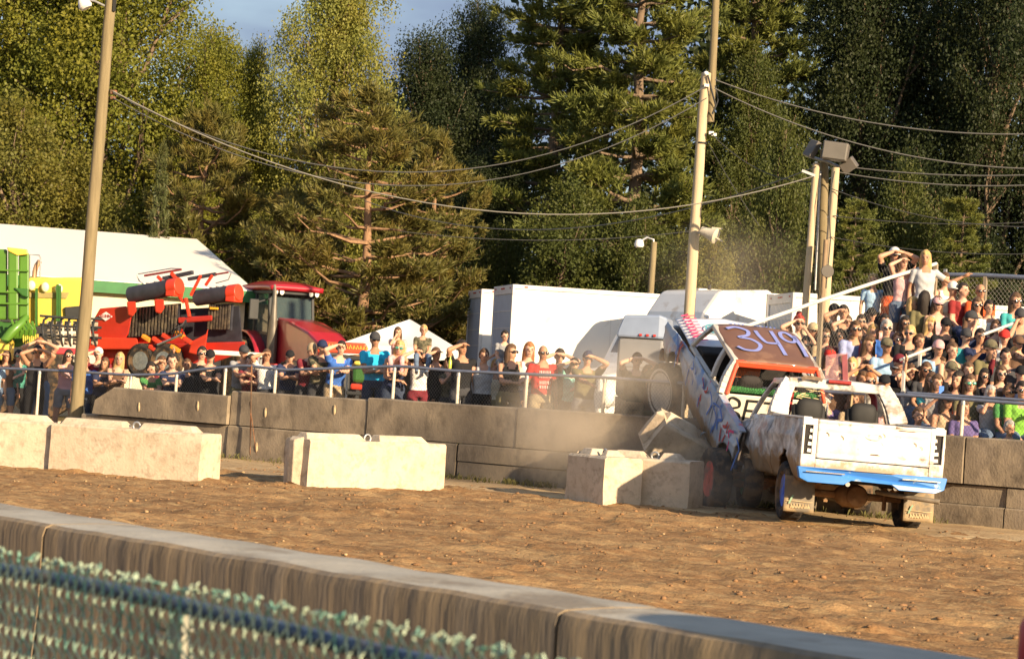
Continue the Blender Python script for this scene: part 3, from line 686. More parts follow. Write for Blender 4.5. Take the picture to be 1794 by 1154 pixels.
def pickup(c, M):
    root = thing('pickup_truck', c['label'], 'pickup truck', M)
    hw, WBs = .90, c.get('wb', 3.0); zb, zt = c.get('zb', .56), 1.36; rw = c.get('R', .40)
    y_tail, y_cab, y_door, y_front = c.get('tail', -1.02), .96, 2.30, WBs+c.get('nose', .78)
    hz = 1.28
    seed = c['seed']
    def arch(y):
        z = zb
        for yc in (0.0, WBs):
            d = abs(y-yc)
            if d < .52: z = max(z, rw+.02+math.sqrt(.52*.52-d*d))
        return z
    def xf(y, z, sd, amp):
        b = hw-.085*((z-1.0)/.42)**2*(1 if z < 1.0 else .7)+.018*math.exp(-((z-1.12)/.03)**2)
        dent = amp*(1.2*mnoise.noise((y*1.3+seed, z*2.2, sd*3))-1.1*abs(mnoise.noise((y*2.6+seed, z*3.6, sd*5)))+.4*mnoise.noise((y*6+seed, z*7, sd*2)))
        return sd*(b+min(dent, .012))
    def side(name, y0, y1, top, sd, ma, amp=c.get('amp', .05), n=60):
        def f(u, v):
            y = lerp(y0, y1, u); a = arch(y); t = top(y); z = lerp(a, t, v); return (xf(y, z, sd, amp), y, z)
        return MB().grid(f, n, 18).build(name, ma, root, 50, solid=.022)
    bt = lambda y: zt
    for sd in (-1, 1):
        if not (c.get('no_right') and sd == 1): side('bedside', y_tail, y_cab-.012, bt, sd, c['bed'])
        dr = side('door', y_cab+.012, y_door-.01, lambda y: zt-.02, sd, c['door'])
        side('front_fender', y_door+.012, y_front, lambda y: lerp(hz, hz-.07, (y-y_door)/(y_front-y_door)), sd, c['door'])
        MB().beam((sd*(hw-.05), 2.0, 1.12), (sd*(hw-.05), 1.86, 1.12), .05, .03).build('handle', black, dr, None, .006)
        # bed rail cap
        if not (c.get('no_right') and sd == 1): MB().beam((sd*(hw-.07), y_tail+.02, zt+.004), (sd*(hw-.07), y_cab-.03, zt+.004), .11, .03, m=0).build('bed_rail', c['rail'], root, None, .01)
    # bed floor and walls
    MB().span((-.78, y_tail+.04, .82), (.78, y_cab-.05, .86)).build('bed_floor', c['inner'], root)
    for sd in (-1, 1) if not c.get('no_right') else (-1,): MB().span((sd*.78-.012, y_tail+.05, .86), (sd*.78+.012, y_cab-.06, zt-.02)).build('bed_inner_side', c['inner'], root)
    cabwall = MB().span((-.82, y_cab-.04, .60), (.82, y_cab, zt+c.get('wall_up', 0))).build('cab_back_wall', c['cabwall'], root, None, .012)
    # tailgate, corners, sill
    gated = not c.get('no_gate')
    def tg(u, v):
        x = lerp(-.705, .705, u); z = lerp(.865, zt-.01, v); d = .016*mnoise.noise((x*2.2+seed, z*3, 1))-.022*abs(mnoise.noise((x*3+seed, z*4, 4)))+.006*mnoise.noise((x*9+seed, z*11, 4))
        crease = -.016*math.exp(-((z-1.25)/.02)**2)+.012*math.exp(-((z-.93)/.018)**2); lip = -.02*max(0, (v-.92)/.08)
        return (x, y_tail-.02+d+crease+lip, z)
    gate = MB().grid(tg, 40, 22).build('tailgate', c['gate'], root, 50, solid=.03) if gated else None
    if gated:
      hb = MB(); hb.lathe([(0, .055), (.014, .055), (.014, .042), (.004, .038)], (0, 0, 0), 'y', 20)
      hb.xf(Matrix.Translation((0, y_tail-.042, 1.19)) @ Matrix.Diagonal((2.1, -1, .75, 1))); hb.build('handle', c['handle'], gate, 50)
    if gated: MB().span((-.10, y_tail-.038, .955), (.13, y_tail-.026, .972)).build('dent_line', rust, gate)
    for sd in (-1, 1) if gated else ():
        cp = MB()
        x0, x1 = sd*.712, sd*.895
        for z0, z1 in ((.74, .905), (1.275, zt)): cp.span((min(x0, x1), y_tail-.035, z0), (max(x0, x1), y_tail+.05, z1))
        cp.span((min(x0, x0+sd*.055), y_tail-.034, .905), (max(x0, x0+sd*.055), y_tail+.05, 1.275))
        cp.span((min(x1-sd*.03, x1), y_tail-.033, .905), (max(x1-sd*.03, x1), y_tail+.05, 1.275))
        cn = cp.build('bed_corner', c['gate'], root, None, .008)
        ta = MB(); ta.span((min(x0+sd*.056, x1-sd*.031), y_tail+.0, .905), (max(x0+sd*.056, x1-sd*.031), y_tail+.03, 1.275)); ta.build('tail_light_hole', darkin, cn)
        R_ = random.Random(seed+sd)
        for k in range(4):
            br = MB(); br.beam((x0+sd*.055, y_tail-.01, .95+k*.085), (x0+sd*R_.uniform(.08, .11), y_tail-.012, .955+k*.085), .02, .045)
            br.build('bracket', c['gate'], cn)
    MB().span((-.71, y_tail-.03, .735), (.71, y_tail+.02, .852)).build('rear_sill', c['gate'], root, None, .01)
    # bumper
    bp = [(-.93, .735), (-.90, .60), (-.80, .555), (-.36, .555), (-.27, .615), (.24, .605), (.33, .545), (.80, .54), (.91, .59), (.94, .735), (.93, .745), (.30, .745), (.24, .73), (-.2, .73), (-.26, .745), (-.92, .745)]
    bm_ = MB(); n = len(bp)
    def yb(x): return y_tail-.15+.05*(abs(x)/.9)**3+.012*mnoise.noise((x*3, seed, 0))+(.05 if abs(x) < .24 else 0)
    V = [(x, yb(x), z) for x, z in bp]+[(x, yb(x)+.10, z) for x, z in bp]
    bm_.add(V, [tuple(range(n-1, -1, -1)), tuple(range(n, 2*n))]+[(k, (k+1) % n, n+(k+1) % n, n+k) for k in range(n)])
    bum = bm_.build('rear_bumper', c['bumper'], root, None, .014)
    for sd in (-1, 1):
        s_ = MB(); s_.beam((sd*.36, y_tail-.165, .69), (sd*.84, y_tail-.145, .69), .012, .014); s_.build('bumper_trim', chrome, bum)
        t_ = MB(); t_.lathe([(0, .03), (.05, .024)], (sd*.30, y_tail-.11, .565), 'y', 10); t_.build('tow_bolt', chrome, bum, 40)
    # cab upper
    if c['label']:
        br_, ft = (y_cab+.02, zt), (y_door+.42, hz+.02); rr, rf_ = (y_cab+c.get('rake', .16), c['roof_z']), (c.get('roof_front', 2.02), c['roof_z'])
        bx, rx = .80, .63
        pil = c['pillar']
        for sd in (-1, 1):
            pb = MB()
            def bez(a, b, bow, w0, w1, d0, name):
                p = MB(); pts = []
                for k in range(7):
                    u = k/6; x = lerp(bx, rx, u)+bow*math.sin(math.pi*u); pts.append(Vector((sd*x, lerp(a[0], b[0], u), lerp(a[1], b[1], u))))
                for k in range(6): p.beam(pts[k], pts[k+1]+(pts[k+1]-pts[k])*.06, lerp(w0, w1, k/6), d0, up=(0, 1, 0))
                return p.build(name, pil, root, None, .01)
            bez(br_, rr, .03, .17*c.get('pw', 1), .12*c.get('pw', 1), .10, 'rear_pillar'); bez(ft, rf_, .02, .06, .06, .07, 'front_pillar')
            bm2 = (lerp(br_[0], ft[0], .32), zt-.01); rm2 = (lerp(rr[0], rf_[0], .40), c['roof_z']); bez(bm2, rm2, .025, .07, .06, .08, 'door_pillar')
            MB().beam((sd*(rx+.0), rr[0], c['roof_z']-.0), (sd*rx, rf_[0], c['roof_z']), .09, .08).build('roof_rail', pil, root, None, .02)
            MB().beam((sd*bx, br_[0], zt-.02), (sd*bx, ft[0], hz+.01), .08, .05).build('belt_rail', pil, root, None, .01)
        def roof(u, v):
            x = lerp(-rx-.03, rx+.03, u); y = lerp(rr[0]-.05, rf_[0]+.04, v); e = (abs(2*u-1))**4; e2 = (abs(2*v-1))**6
            return (x, y, c['roof_z']+.065-.045*e-.03*e2+.010*mnoise.noise((x*3+seed, y*3, 2)))
        MB().grid(roof, 24, 18).build('roof', c['roof'], root, 60, solid=.03)
        # rear window frame
        fr = c.get('frame', pil); fw = c.get('fw', .07)
        wb_ = MB(); wb_.beam((-rx-.02, rr[0]-.03, c['roof_z']-.01), (rx+.02, rr[0]-.03, c['roof_z']-.01), .07, fw*1.1); wb_.build('window_header', fr, root, None, .02)
        if 'frame' in c:
            for sd in (-1, 1): MB().beam((sd*(bx-.03), br_[0]-.05, zt+.02), (sd*(rx-.0), rr[0]-.045, c['roof_z']), .05, fw*1.2, up=(0, 1, 0)).build('window_frame', fr, root, None, .015)
        # hood and nose
        hl = c.get('hood_lift', 0)
        def hood(u, v):
            x = lerp(-.80, .80, u); y = lerp(y_door+.43, y_front-.02, v); e = abs(2*u-1)**4
            return (x, y, hz+.03+hl*v-.05*e-.06*v*v+.04*math.exp(-(x/.3)**2)+.015*mnoise.noise((x*3, y*3, seed)))
        ho = MB().grid(hood, 26, 20).build('hood', c['hood'], root, 60, solid=.02)
        MB().span((-.78, y_door+.40, .75), (.78, y_door+.44, hz+.01)).build('firewall', darkin, root)
        MB().span((-.80, y_front-.05, .68), (.80, y_front+.02, 1.16)).build('grille_panel', c['door'], root, None, .03)
        MB().span((-.6, y_door+.5, .62), (.6, y_front-.1, 1.12)).build('engine_block', undercar, root, None, .06)
        MB().span((-.88, y_front+.03, .50), (.88, y_front+.13, .70)).build('front_bumper', c['bumper'], root, None, .03)
        MB().span((-.76, y_cab+.03, .58), (.76, y_door+.38, .63)).build('cab_floor', darkin, root)
        MB().span((-.74, y_door+.10, .98), (.74, y_door+.38, zt-.01)).build('dashboard', darkin, root, None, .03)
        for sx in (-.36, .36):
            s = MB(); s.box((sx, y_cab+.48, .85), (.46, .46, .16)); s.box((sx, y_cab+.22, 1.2), (.44, .13, .66), Matrix.Rotation(rad(-8), 3, 'X'))
            s.ell((sx, y_cab+.18, 1.45), (.18, .08, .17), 18, 10, fun=lambda d, q: Vector((math.copysign(abs(d.x)**.6*.18, d.x), q.y, math.copysign(abs(d.z)**.6*.17, d.z)))); s.build('seat', black if c['seed'] == 1 else darkin, root, 50, .03)
    # chassis
    ch = MB()
    for sd in (-1, 1): ch.beam((sd*.42, y_tail-.08, .60), (sd*.42, y_front-.1, .58), .08, .13)
    for y in (y_tail+.12, -.3, .6, 1.4, 2.3): ch.beam((-.42, y, .60), (.42, y, .60), .08, .06)
    ch.build('chassis_frame', darkin, root, None, .008)
    ax = MB(); ax.lathe([(-.66, .045), (-.2, .05), (-.16, .10), (-.08, .155), (.08, .155), (.16, .10), (.2, .05), (.66, .045)], (0.0, 0, rw), 'x', 20)
    ax.lathe([(-.20, .06), (-.17, .13), (-.1, .155), (0, .16)], (.06, 0, rw), 'y', 18)
    ax.build('rear_axle', undercar, root, 40)
    for sd in (-1, 1):
        lf = MB(); lf.beam((sd*.50, -.62, .58), (sd*.50, 0, rw+.06), .06, .03); lf.beam((sd*.50, 0, rw+.06), (sd*.50, .6, .56), .06, .03); lf.lathe([(-.14, .028), (.16, .028)], (sd*.50-.06, -.06, rw-.02), 'z', 8)
        lf.build('leaf_spring', undercar, root)
    MB().beam((-.66, WBs, rw), (.66, WBs, rw), .08, .08).build('front_axle', undercar, root, None, .01)
    ex = MB(); ex.tube([(.30, -.2, .47), (.34, -.7, .47), (.52, y_tail+.04, .46), (.86, y_tail-.10, .44)], .032, 10); ex.build('exhaust_pipe', mat('exhaust_metal', (.30, .24, .17), .6, .3, 9, metal=.4), root, 60)
    tk = c.get('track', .76)
    for k, (sx, y) in enumerate(((-1, 0), (1, 0), (-1, WBs), (1, WBs))):
        rc = c['rims'][k]; fz = c.get('drop', 0) if y > 0 else 0; w = wheel(root, (sx*(c.get('ftrack', tk) if y > 0 else tk), y, rw-fz), rw, .27, rc[0], rc[1], sx, c.get('ring') if y > 0 else None)
        if y > 0: w.rotation_euler.z = c.get('steer', 0)
    if c.get('flaps'):
        for sd in (-1, 1):
            fl = MB().grid(lambda u, v: (sd*.76+lerp(-.19, .19, u), -.50-.05*math.sin(v*1.5)+.012*math.sin(u*5), lerp(.60, .14, v)), 8, 10).build('mud_flap', mudflap, root, 60, solid=.012)
            st_ = MB(); R_ = random.Random(3); Mx_ = Matrix.Translation((sd*.76, -.556, .22)) @ Matrix.Rotation(math.pi/2, 4, 'X')
            x = -.10
            for k in range(7):                      # worn lettering, too rubbed to read
                w_ = R_.uniform(.018, .032); stroke([(x, -.03), (x+w_*.2, .03), (x+w_*.8, -.01), (x+w_, -.03)], .011, Mx_, .01, 0, st_); x += w_+.012
            stroke([(-.16, .055), (-.05, .06), (.1, .052), (.17, .056)], .008, Mx_, .012, 0, st_)
            stroke([(-.13, .02), (-.10, .10), (-.08, .13)], .022, Mx_, .014, 1, st_)
            st_.build('worn_print', [chip, mat('faded_teal_print', (.22, .33, .22), .8)], fl)
    return root

def smooth2(p, n=6):
    o = []
    for i in range(len(p)-1):
        p0_, p1_, p2_, p3_ = p[max(0, i-1)], p[i], p[i+1], p[min(len(p)-1, i+2)]
        for k in range(n):
            t = k/n; o.append(tuple(.5*((2*p1_[j])+(-p0_[j]+p2_[j])*t+(2*p0_[j]-5*p1_[j]+4*p2_[j]-p3_[j])*t*t+(-p0_[j]+3*p1_[j]-3*p2_[j]+p3_[j])*t**3) for j in (0, 1)))
    return o+[p[-1]]
# ---- the white pickup in front
gold = mat('gold_wheel_paint', (.62, .44, .12), .5, .2, 8, dirt=((.30, .2, .09), .3, 6)); redw = mat('red_wheel_paint', (.55, .06, .035), .6, .25, 8, dirt=((.2, .09, .06), .3, 4))
bluew = mat('blue_wheel_paint', (.04, .12, .55), .5, .2, 8, dirt=((.12, .10, .12), .3, 5)); greenw = mat('green_wheel_paint', (.03, .26, .10), .5, .2, 8, dirt=((.1, .09, .06), .35, 5))
whitew = mat('white_wheel_paint', (.6, .56, .5), .6, .2, 8)
inner = mat('bed_liner', (.16, .13, .11), .85, .3, 5, dirt=((.4, .34, .28), .4, 3))
c1 = dict(label='battered white pickup with a light blue rear bumper and no rear window', seed=1, bed=W_side, door=W_side, rail=W_clean, inner=inner, cabwall=inner, gate=W_clean, handle=W_clean,
          bumper=blue_b, pillar=grey_w, roof=grey_w, hood=W_clean, roof_z=1.83, roof_front=2.15, rake=.30, rims=[(bluew, bluew), (bluew, bluew), (greenw, greenw), (greenw, greenw)], flaps=True, R=.385, wb=2.75, nose=.62, pw=1.45, fw=.12)
tgt = P(1526, 770, 30.6)
R1 = Matrix.Rotation(rad(5.5), 4, 'Z') @ Matrix.Rotation(rad(1.6), 4, 'Y')
M1 = Matrix.Translation(Vector((tgt.x, tgt.y, 0)) - R1 @ Vector((0, -1.02, 0))) @ R1 @ Matrix.Diagonal((1.04, 1, 1, 1))
M1.translation.z = 0.005
t1 = pickup(c1, M1)
sc = MB(); sp_ = mat('bare_rusty_scuff', (.16, .11, .07), .8, .4, 14)
SCM = Matrix.Translation((0, -1.055, 0)) @ Matrix.Rotation(math.pi/2, 4, 'X')
stroke(smooth2([(.26, 1.335), (.40, 1.342), (.55, 1.334), (.68, 1.338)], 4), .03, SCM, .016, 0, sc)
stroke(smooth2([(.30, 1.30), (.45, 1.296), (.66, 1.305)], 4), .012, SCM, .006, 0, sc)
for x, z, w_ in ((-.60, 1.20, .02), (-.42, 1.17, .03), (.50, 1.16, .018), (.58, 1.12, .014), (-.2, 1.02, .02), (.1, 1.24, .012)): stroke([(x, z), (x+.03, z-.02), (x+.035, z-.05)], w_*.5, SCM, .012, 0, sc)
sc_ = sc.build('scuff_marks', sp_, [o for o in t1.children if o.name.startswith('tailgate')][0]); sc_['kind'] = 'stuff'
rp_ = MB(); RPM = Matrix.Translation((0, 1.17, 1.885)) @ Matrix.Rotation(rad(60), 4, 'X')
stroke(smooth2([(-.50, -.03), (-.42, .0), (-.30, -.005), (-.22, -.02)], 4), .06, RPM, .03, 0, rp_); rp_.build('bare_patch', sp_, t1)
b3 = MB(); b3.lathe([(-.15, .028), (.15, .028)], (0.02, 1.17, 1.872), 'x', 10); b3.build('third_brake_light', mat('brake_light_red', (.28, .02, .015), .3, .2, 10, coat=.5), t1, 50)
for sd in (-1, 1): MB().tube([(sd*.60, 1.42, 1.3), (sd*.56, 1.45, 1.70), (sd*.5, 1.48, 1.80)], .045, 8).build('roll_bar', mat('dark_red_bar', (.30, .02, .02), .5, .2, 8), t1, 60)
wr = MB(); R = random.Random(8)
for k in range(18): a = Vector((R.uniform(-.62, -.2), 1.22+R.uniform(0, .05), R.uniform(1.60, 1.76))); wr.tube([a, a+Vector((R.uniform(.03, .12), 0, R.uniform(-.02, .03)))], .006, 4)
wr.build('torn_trim', mat('shredded_trim', (.62, .50, .28), .8, .3, 8), t1)
MB().beam((.22, 1.28, 1.36), (.24, 1.34, 1.74), .025, .03).build('belt_strap', mat('tan_strap', (.35, .26, .14), .8), t1)

# ---- the truck climbing the wall
c2 = dict(label='graffiti-painted pickup numbered 349 climbing nose-up over the wall', seed=5, bed=graf, door=graf, rail=graf, inner=inner, cabwall=bed_white, gate=graf, handle=graf, wall_up=.03,
          bumper=rust, pillar=paint('grey_window_frame', (.50, .46, .40), [((.3, .25, .2), .3, 4)]), roof=brown_roof, hood=graf_hood, roof_z=1.79, roof_front=2.42, rake=.26, frame=pk_red, fw=.09, hood_lift=.06, no_gate=True, no_right=True, zb=.40, amp=.03, tail=-.25, steer=rad(14), drop=.10, ftrack=.92,
          rims=[(redw, redw), (redw, redw), (gold, redw), (gold, redw)], R=.46, wb=3.0, ring=mat('tyre_white_ring', (.5, .46, .4), .8, .2, 10), track=.98)
p0 = P(1252, 839, 34.5); dr = ray(1163, 686).normalized(); q = CAMP-p0; bq = q.dot(dr); disc = math.sqrt(bq*bq-(q.dot(q)-9.0)); p1 = CAMP+dr*(-bq+disc)
dd = (p1-p0).normalized(); hd = math.atan2(-dd.x, dd.y); pt = math.asin(dd.z)
R2 = Matrix.Rotation(hd, 4, 'Z') @ Matrix.Rotation(pt+math.asin(.10/3), 4, 'X') @ Matrix.Rotation(rad(2.0), 4, 'Y')
M2 = Matrix.Translation(p0 - R2 @ Vector((-.98, 0, .46))) @ R2
t2 = pickup(c2, M2)
peri = mat('periwinkle_paint', (.21, .24, .52), .7, .1, 9); blk = mat('black_marker_paint', (.015, .014, .014), .7, .1, 9)
# painted number on the roof, letters on the bed wall
ny = 1.86
num = MB(); RM = Matrix.Translation((0, ny, 1.79+.088))
for pts in (smooth2([(-.52, .34), (-.36, .42), (-.20, .33), (-.24, .16), (-.40, .06), (-.22, .02), (-.13, -.16), (-.24, -.36), (-.42, -.38), (-.52, -.28)]),
            smooth2([(-.06, .36), (-.05, .16), (.00, -.03), (.10, -.05), (.20, -.03)]), smooth2([(.20, .40), (.20, .0), (.19, -.44)]),
            smooth2([(.52, .22), (.44, .38), (.34, .36), (.32, .18), (.40, .06), (.50, .10), (.54, .28)]), smooth2([(.54, .30), (.55, -.05), (.53, -.42)])):
    stroke(pts, .062, RM, 0, 0, num)
num.build('number_349', peri, t2)
let = MB(); LM = Matrix.Translation((0, .915, 1.16)) @ Matrix.Rotation(math.pi/2, 4, 'X')
def let_s(pts, w=.038): stroke(pts, w, LM, .006, 0, let)
let_s(smooth2([(-.70, -.20), (-.70, .16), (-.56, .15), (-.53, .05), (-.66, 0), (-.50, -.08), (-.53, -.19), (-.70, -.20)]))
let_s([(-.24, .16), (-.44, .16)]); let_s([(-.42, .16), (-.42, -.19)]); let_s([(-.43, -.18), (-.22, -.19)]); let_s([(-.42, 0), (-.26, 0)]); let_s([(-.16, .15), (.14, .15)]); let_s([(-.01, .15), (-.01, -.20)])
let_s([(.22, .06), (.22, -.16)]); let_s([(.22, .12), (.22, .155)]); let_s([(.34, .1), (.34, -.18)]); let_s([(.34, .0), (.44, .06), (.48, -.18)])
let.build('painted_letters', blk, t2)
# graffiti strokes on hood and side
hz2 = 1.28
hm = MB(); R = random.Random(2); HM = Matrix.Translation((0, 3.25, hz2+.10)) @ Matrix.Rotation(math.atan(.02), 4, 'X')
for k in range(9): y = -.46+k*.105; stroke([(-.76, y), (-.62, y+.10), (-.70, y+.02), (-.52, y+.07)], .035, HM, 0, 0, hm)
for rr_ in (.17, .12, .07, .03): stroke([(-.26+rr_*1.1*math.cos(a), .02+rr_*math.sin(a)) for a in [i*.35 for i in range(19)]], .03, HM, .002, 1, hm)
for k in range(12): x = -.02+k*.066; stroke(smooth2([(x, -.25+R.uniform(-.1, .1)), (x+.05, .1+R.uniform(-.1, .2)), (x+.09, -.1), (x+.05, .3)], 4), .026, HM, .001, 2, hm)
hm.build('hood_graffiti', [mat('pink_spray', (.62, .06, .16), .7, .2, 9), mat('teal_spray', (.10, .33, .38), .7, .2, 9), mat('blue_spray', (.16, .22, .62), .7, .2, 9)], t2)
sm_ = MB(); SM = Matrix.Translation((-.915, 2.0, 1.0)) @ Matrix(((0, 0, -1, 0), (-1, 0, 0, 0), (0, 1, 0, 0), (0, 0, 0, 1)))
for k in range(16):
    x = R.uniform(-1.6, 2.6); stroke(smooth2([(x, R.uniform(-.2, .0)), (x+R.uniform(-.1, .1), .1), (x+R.uniform(-.2, .2), .2), (x+R.uniform(-.1, .2), .29)], 4), R.uniform(.03, .06), SM, .004, R.choice([0, 1, 1, 2]), sm_)
sg_ = sm_.build('side_graffiti', [MATS['pink_spray'], mat('deep_blue_spray', (.07, .16, .45), .7, .2, 9), mat('rust_red_spray', (.42, .07, .06), .7, .2, 9)], t2); sg_['kind'] = 'stuff'
# wire screen in the rear window
ws = MB(); a0 = Vector((-.76, .985, 1.41)); a1 = Vector((.76, .985, 1.41)); b0 = Vector((-.60, 1.17, 1.68)); b1 = Vector((.60, 1.17, 1.68))
for k in range(36): ws.tube([a0.lerp(a1, k/35), b0.lerp(b1, min(1, max(0, (k+6)/35)))], .0028, 3, cap=False); ws.tube([a0.lerp(a1, k/35), b0.lerp(b1, min(1, max(0, (k-6)/35)))], .0028, 3, cap=False)
w_ = ws.build('window_screen', mat('black_wire', (.03, .03, .025), .6), t2); w_['kind'] = 'stuff'
MB().span((-.74, 1.02, 1.38), (.74, 1.10, 1.46)).build('green_padding', mat('green_padding', (.05, .22, .06), .8, .4, 18, .5), t2, None, .02)
MB().tube([(-.55, 1.5, 1.3), (-.52, 1.5, 1.68), (.52, 1.5, 1.68), (.55, 1.5, 1.3)], .03, 8).build('roll_cage', mat('olive_bar', (.09, .10, .04), .6, .2, 8), t2, 60)
MB().span((-.58, 1.44, 1.42), (-.12, 1.47, 1.66)).build('orange_seat_panel', mat('orange_panel', (.55, .14, .05), .7, .3, 6), t2, None, .02)
# loose clear flap with a red edge at the right of the cab
mi = M2.inverted(); fp = [mi @ P(x, y, 34.3) for x, y in ((1444, 680), (1487, 683), (1485, 617), (1447, 622))]
MB().add(fp, [(0, 1, 2, 3)]).build('clear_flap', glass('clear_plastic', (.55, .32, .34), .2, .22), t2, solid=.008)
fp = [mi @ P(x, y, 34.25) for x, y in ((1477, 680), (1486, 682), (1484, 620), (1475, 622))]
MB().add(fp, [(0, 1, 2, 3)]).build('flap_edge', mat('faded_red_edge', (.22, .05, .06), .6, .2, 8), t2, solid=.02)
# ================================================================ SHED
sh_roof = mat('white_metal_roof', (.80, .74, .66), .5, .04, .6, .1, stretch=(1, .1, 1), bscale=3); sh_wall = mat('cream_siding', (.62, .54, .38), .7, .08, 2); green_trim = mat('green_trim', (.03, .15, .045), .6, .15, 4)
E0 = P(434, 509, 63); R0 = P(336, 418, 69.5); gd = Vector((R0.x-E0.x, R0.y-E0.y, 0)); half = gd.length; ax_ = Vector((-gd.y, gd.x, 0)).normalized()   # towards the left
if ax_.x > 0: ax_ = -ax_
SM0 = frame(Vector((E0.x, E0.y, terrace(E0)-.05)), -ax_)
shed = thing('white_shed', 'long white metal-roofed shed with green trim behind the farm machines', 'shed', SM0)
ez, rz = E0.z-SM0.translation.z, R0.z-SM0.translation.z; Ls = 16.0
# local x runs to the right (0 = right gable), y away from the camera
rf = MB(); rf.hexa([(-Ls, -.25, ez-.06), (.15, -.25, ez-.06), (.15, half, rz-.06), (-Ls, half, rz-.06), (-Ls, -.25, ez), (.15, -.25, ez), (.15, half, rz), (-Ls, half, rz)])
rf.hexa([(-Ls, half, rz-.06), (.15, half, rz-.06), (.15, 2*half+.25, ez-.06), (-Ls, 2*half+.25, ez-.06), (-Ls, half, rz), (.15, half, rz), (.15, 2*half+.25, ez), (-Ls, 2*half+.25, ez)])
ro = rf.build('roof', sh_roof, shed)
MB().prism([(0, 0), (0, ez-.1), (half, rz-.12), (2*half, ez-.1), (2*half, 0)], -Ls+.2, -.05, 'x').build('wall', sh_wall, shed)
MB().span((-Ls, -.29, ez-.32), (.15, -.255, ez-.02)).build('fascia', green_trim, shed)
MB().beam((.17, -.25, ez-.1), (.17, half, rz-.1), .03, .16).build('gable_trim', green_trim, shed)
for k in range(5):
    MB().span((-2.6-k*2.9, -.03, .2), (-.6-k*2.9, .02, 2.3)).build('bay_panel', mat('siding_panel', (.55, .5, .4), .7, .1, 3), shed)

# ================================================================ TRAILERS
tr_white = mat('trailer_white', (.78, .75, .70), .4, .04, 1.2, dirt=((.60, .54, .46), .15, 1.5)); tr_door = mat('trailer_door_grey', (.42, .46, .52), .5, .06, 3); tr_frame = mat('trailer_frame', (.68, .64, .60), .5, .06, 3)
tlight = mat('marker_red', (.45, .03, .02), .4)
def trailer(xa, ya, Y, ang, L, label, hgt=None, Wd=2.5, clear=1.1):
    c = P(xa, ya, Y)                      # top near-left corner: where end face and long side meet
    M = frame(Vector((c.x, c.y, terrace(c)-.02)), (math.cos(ang), math.sin(ang)))
    t = thing('trailer', label, 'trailer', M, 'white trailers parked behind the crowd'); H_ = c.z-M.translation.z
    b = MB().span((0.04, 0.03, clear), (L, Wd-.03, H_-.02)).build('box', tr_white, t, None, .03)
    tp = MB()
    tp.span((0, -.005, H_-.10), (L, .03, H_)); tp.build('side_rail', tr_frame, t); tp = MB(); tp.span((0, -.005, clear-.08), (L, .03, clear+.06)); tp.build('side_rail', tr_frame, t)
    n = int(L/1.2)
    for k in range(1, n): MB().span((k*L/n-.008, -.002+.025, clear+.06), (k*L/n+.008, .031, H_-.10)).build('panel_seam', tr_frame, b)
    fr = MB(); fr.span((-.03, 0, clear), (.04, .10, H_)); fr.span((-.03, Wd-.10, clear), (.04, Wd, H_)); fr.span((-.03, .10, H_-.22), (.04, Wd-.10, H_)); fr.span((-.03, .1, clear-.1), (.04, Wd-.1, clear+.05)); fr.build('end_frame', tr_frame, t, None, .01)
    d = MB().span((-.008, .10, clear+.05), (.035, Wd-.10, H_-.22)).build('roll_up_door', tr_door, t)
    for k in range(6):
        z = clear+.05+(H_-.22-clear-.05)*k/6; MB().span((-.016, .11, z), (-.006, Wd-.11, z+.02)).build('door_slat_line', tr_frame, d)
    for y in (.3, Wd/2-.16, Wd/2, Wd/2+.16, Wd-.3): MB().box((-.035, y, H_-.08), (.02, .10, .035)).build('marker_light', tlight, t)
    for x in (.3, L*.5): MB().box((x, -.01, H_-.05), (.08, .02, .035)).build('marker_light', tlight, t)
    for x in (1.3, 2.5):
        for y in (.3, Wd-.3): MB().lathe([(-.13, .2), (-.15, .42), (-.12, .5), (.12, .5), (.15, .42), (.13, .2)], (x, y, .5), 'y', 24).build('wheel', rubber, t, 40)
    for y in (.8, Wd-.8): MB().span((L-2.2, y-.06, 0), (L-2.05, y+.06, clear)).build('landing_leg', tr_frame, t)
    ch = MB(); ch.span((.1, .7, clear-.3), (L-.3, 1.0, clear-.04)); ch.span((.1, 1.5, clear-.3), (L-.3, 1.8, clear-.04)); ch.build('chassis', black, t)
    return t
trailer(846, 506, 63.5, rad(9), 9, 'left of the two trailer ends, mostly hidden behind the longer white trailer')
trailer(901, 498, 58, rad(11), 13.5, 'long white trailer with its grey roll-up door turned to the left')
trailer(1226, 505, 61, rad(14), 6.0, 'trailer with a grey shaded end right behind the white semi', clear=1.0)
trailer(1392, 512, 51.5, rad(6), 7.5, 'cream-lit trailer with a grey end standing behind the bleachers')

# ================================================================ SEMI TRUCK (nose to the left)
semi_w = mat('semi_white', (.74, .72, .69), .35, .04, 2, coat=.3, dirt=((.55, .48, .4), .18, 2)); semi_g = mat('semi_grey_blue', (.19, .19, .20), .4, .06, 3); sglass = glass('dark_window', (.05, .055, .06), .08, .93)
c = P(1066, 690, 53); SMt = frame(Vector((c.x, c.y, terrace(c)-.02)), (math.cos(rad(33)), math.sin(rad(33)))) @ Matrix.Diagonal((.86, 1, .98, 1))
semi = thing('semi_truck', 'white semi tractor with a sleeper cab standing behind the fence in the dust', 'semi truck', SMt)
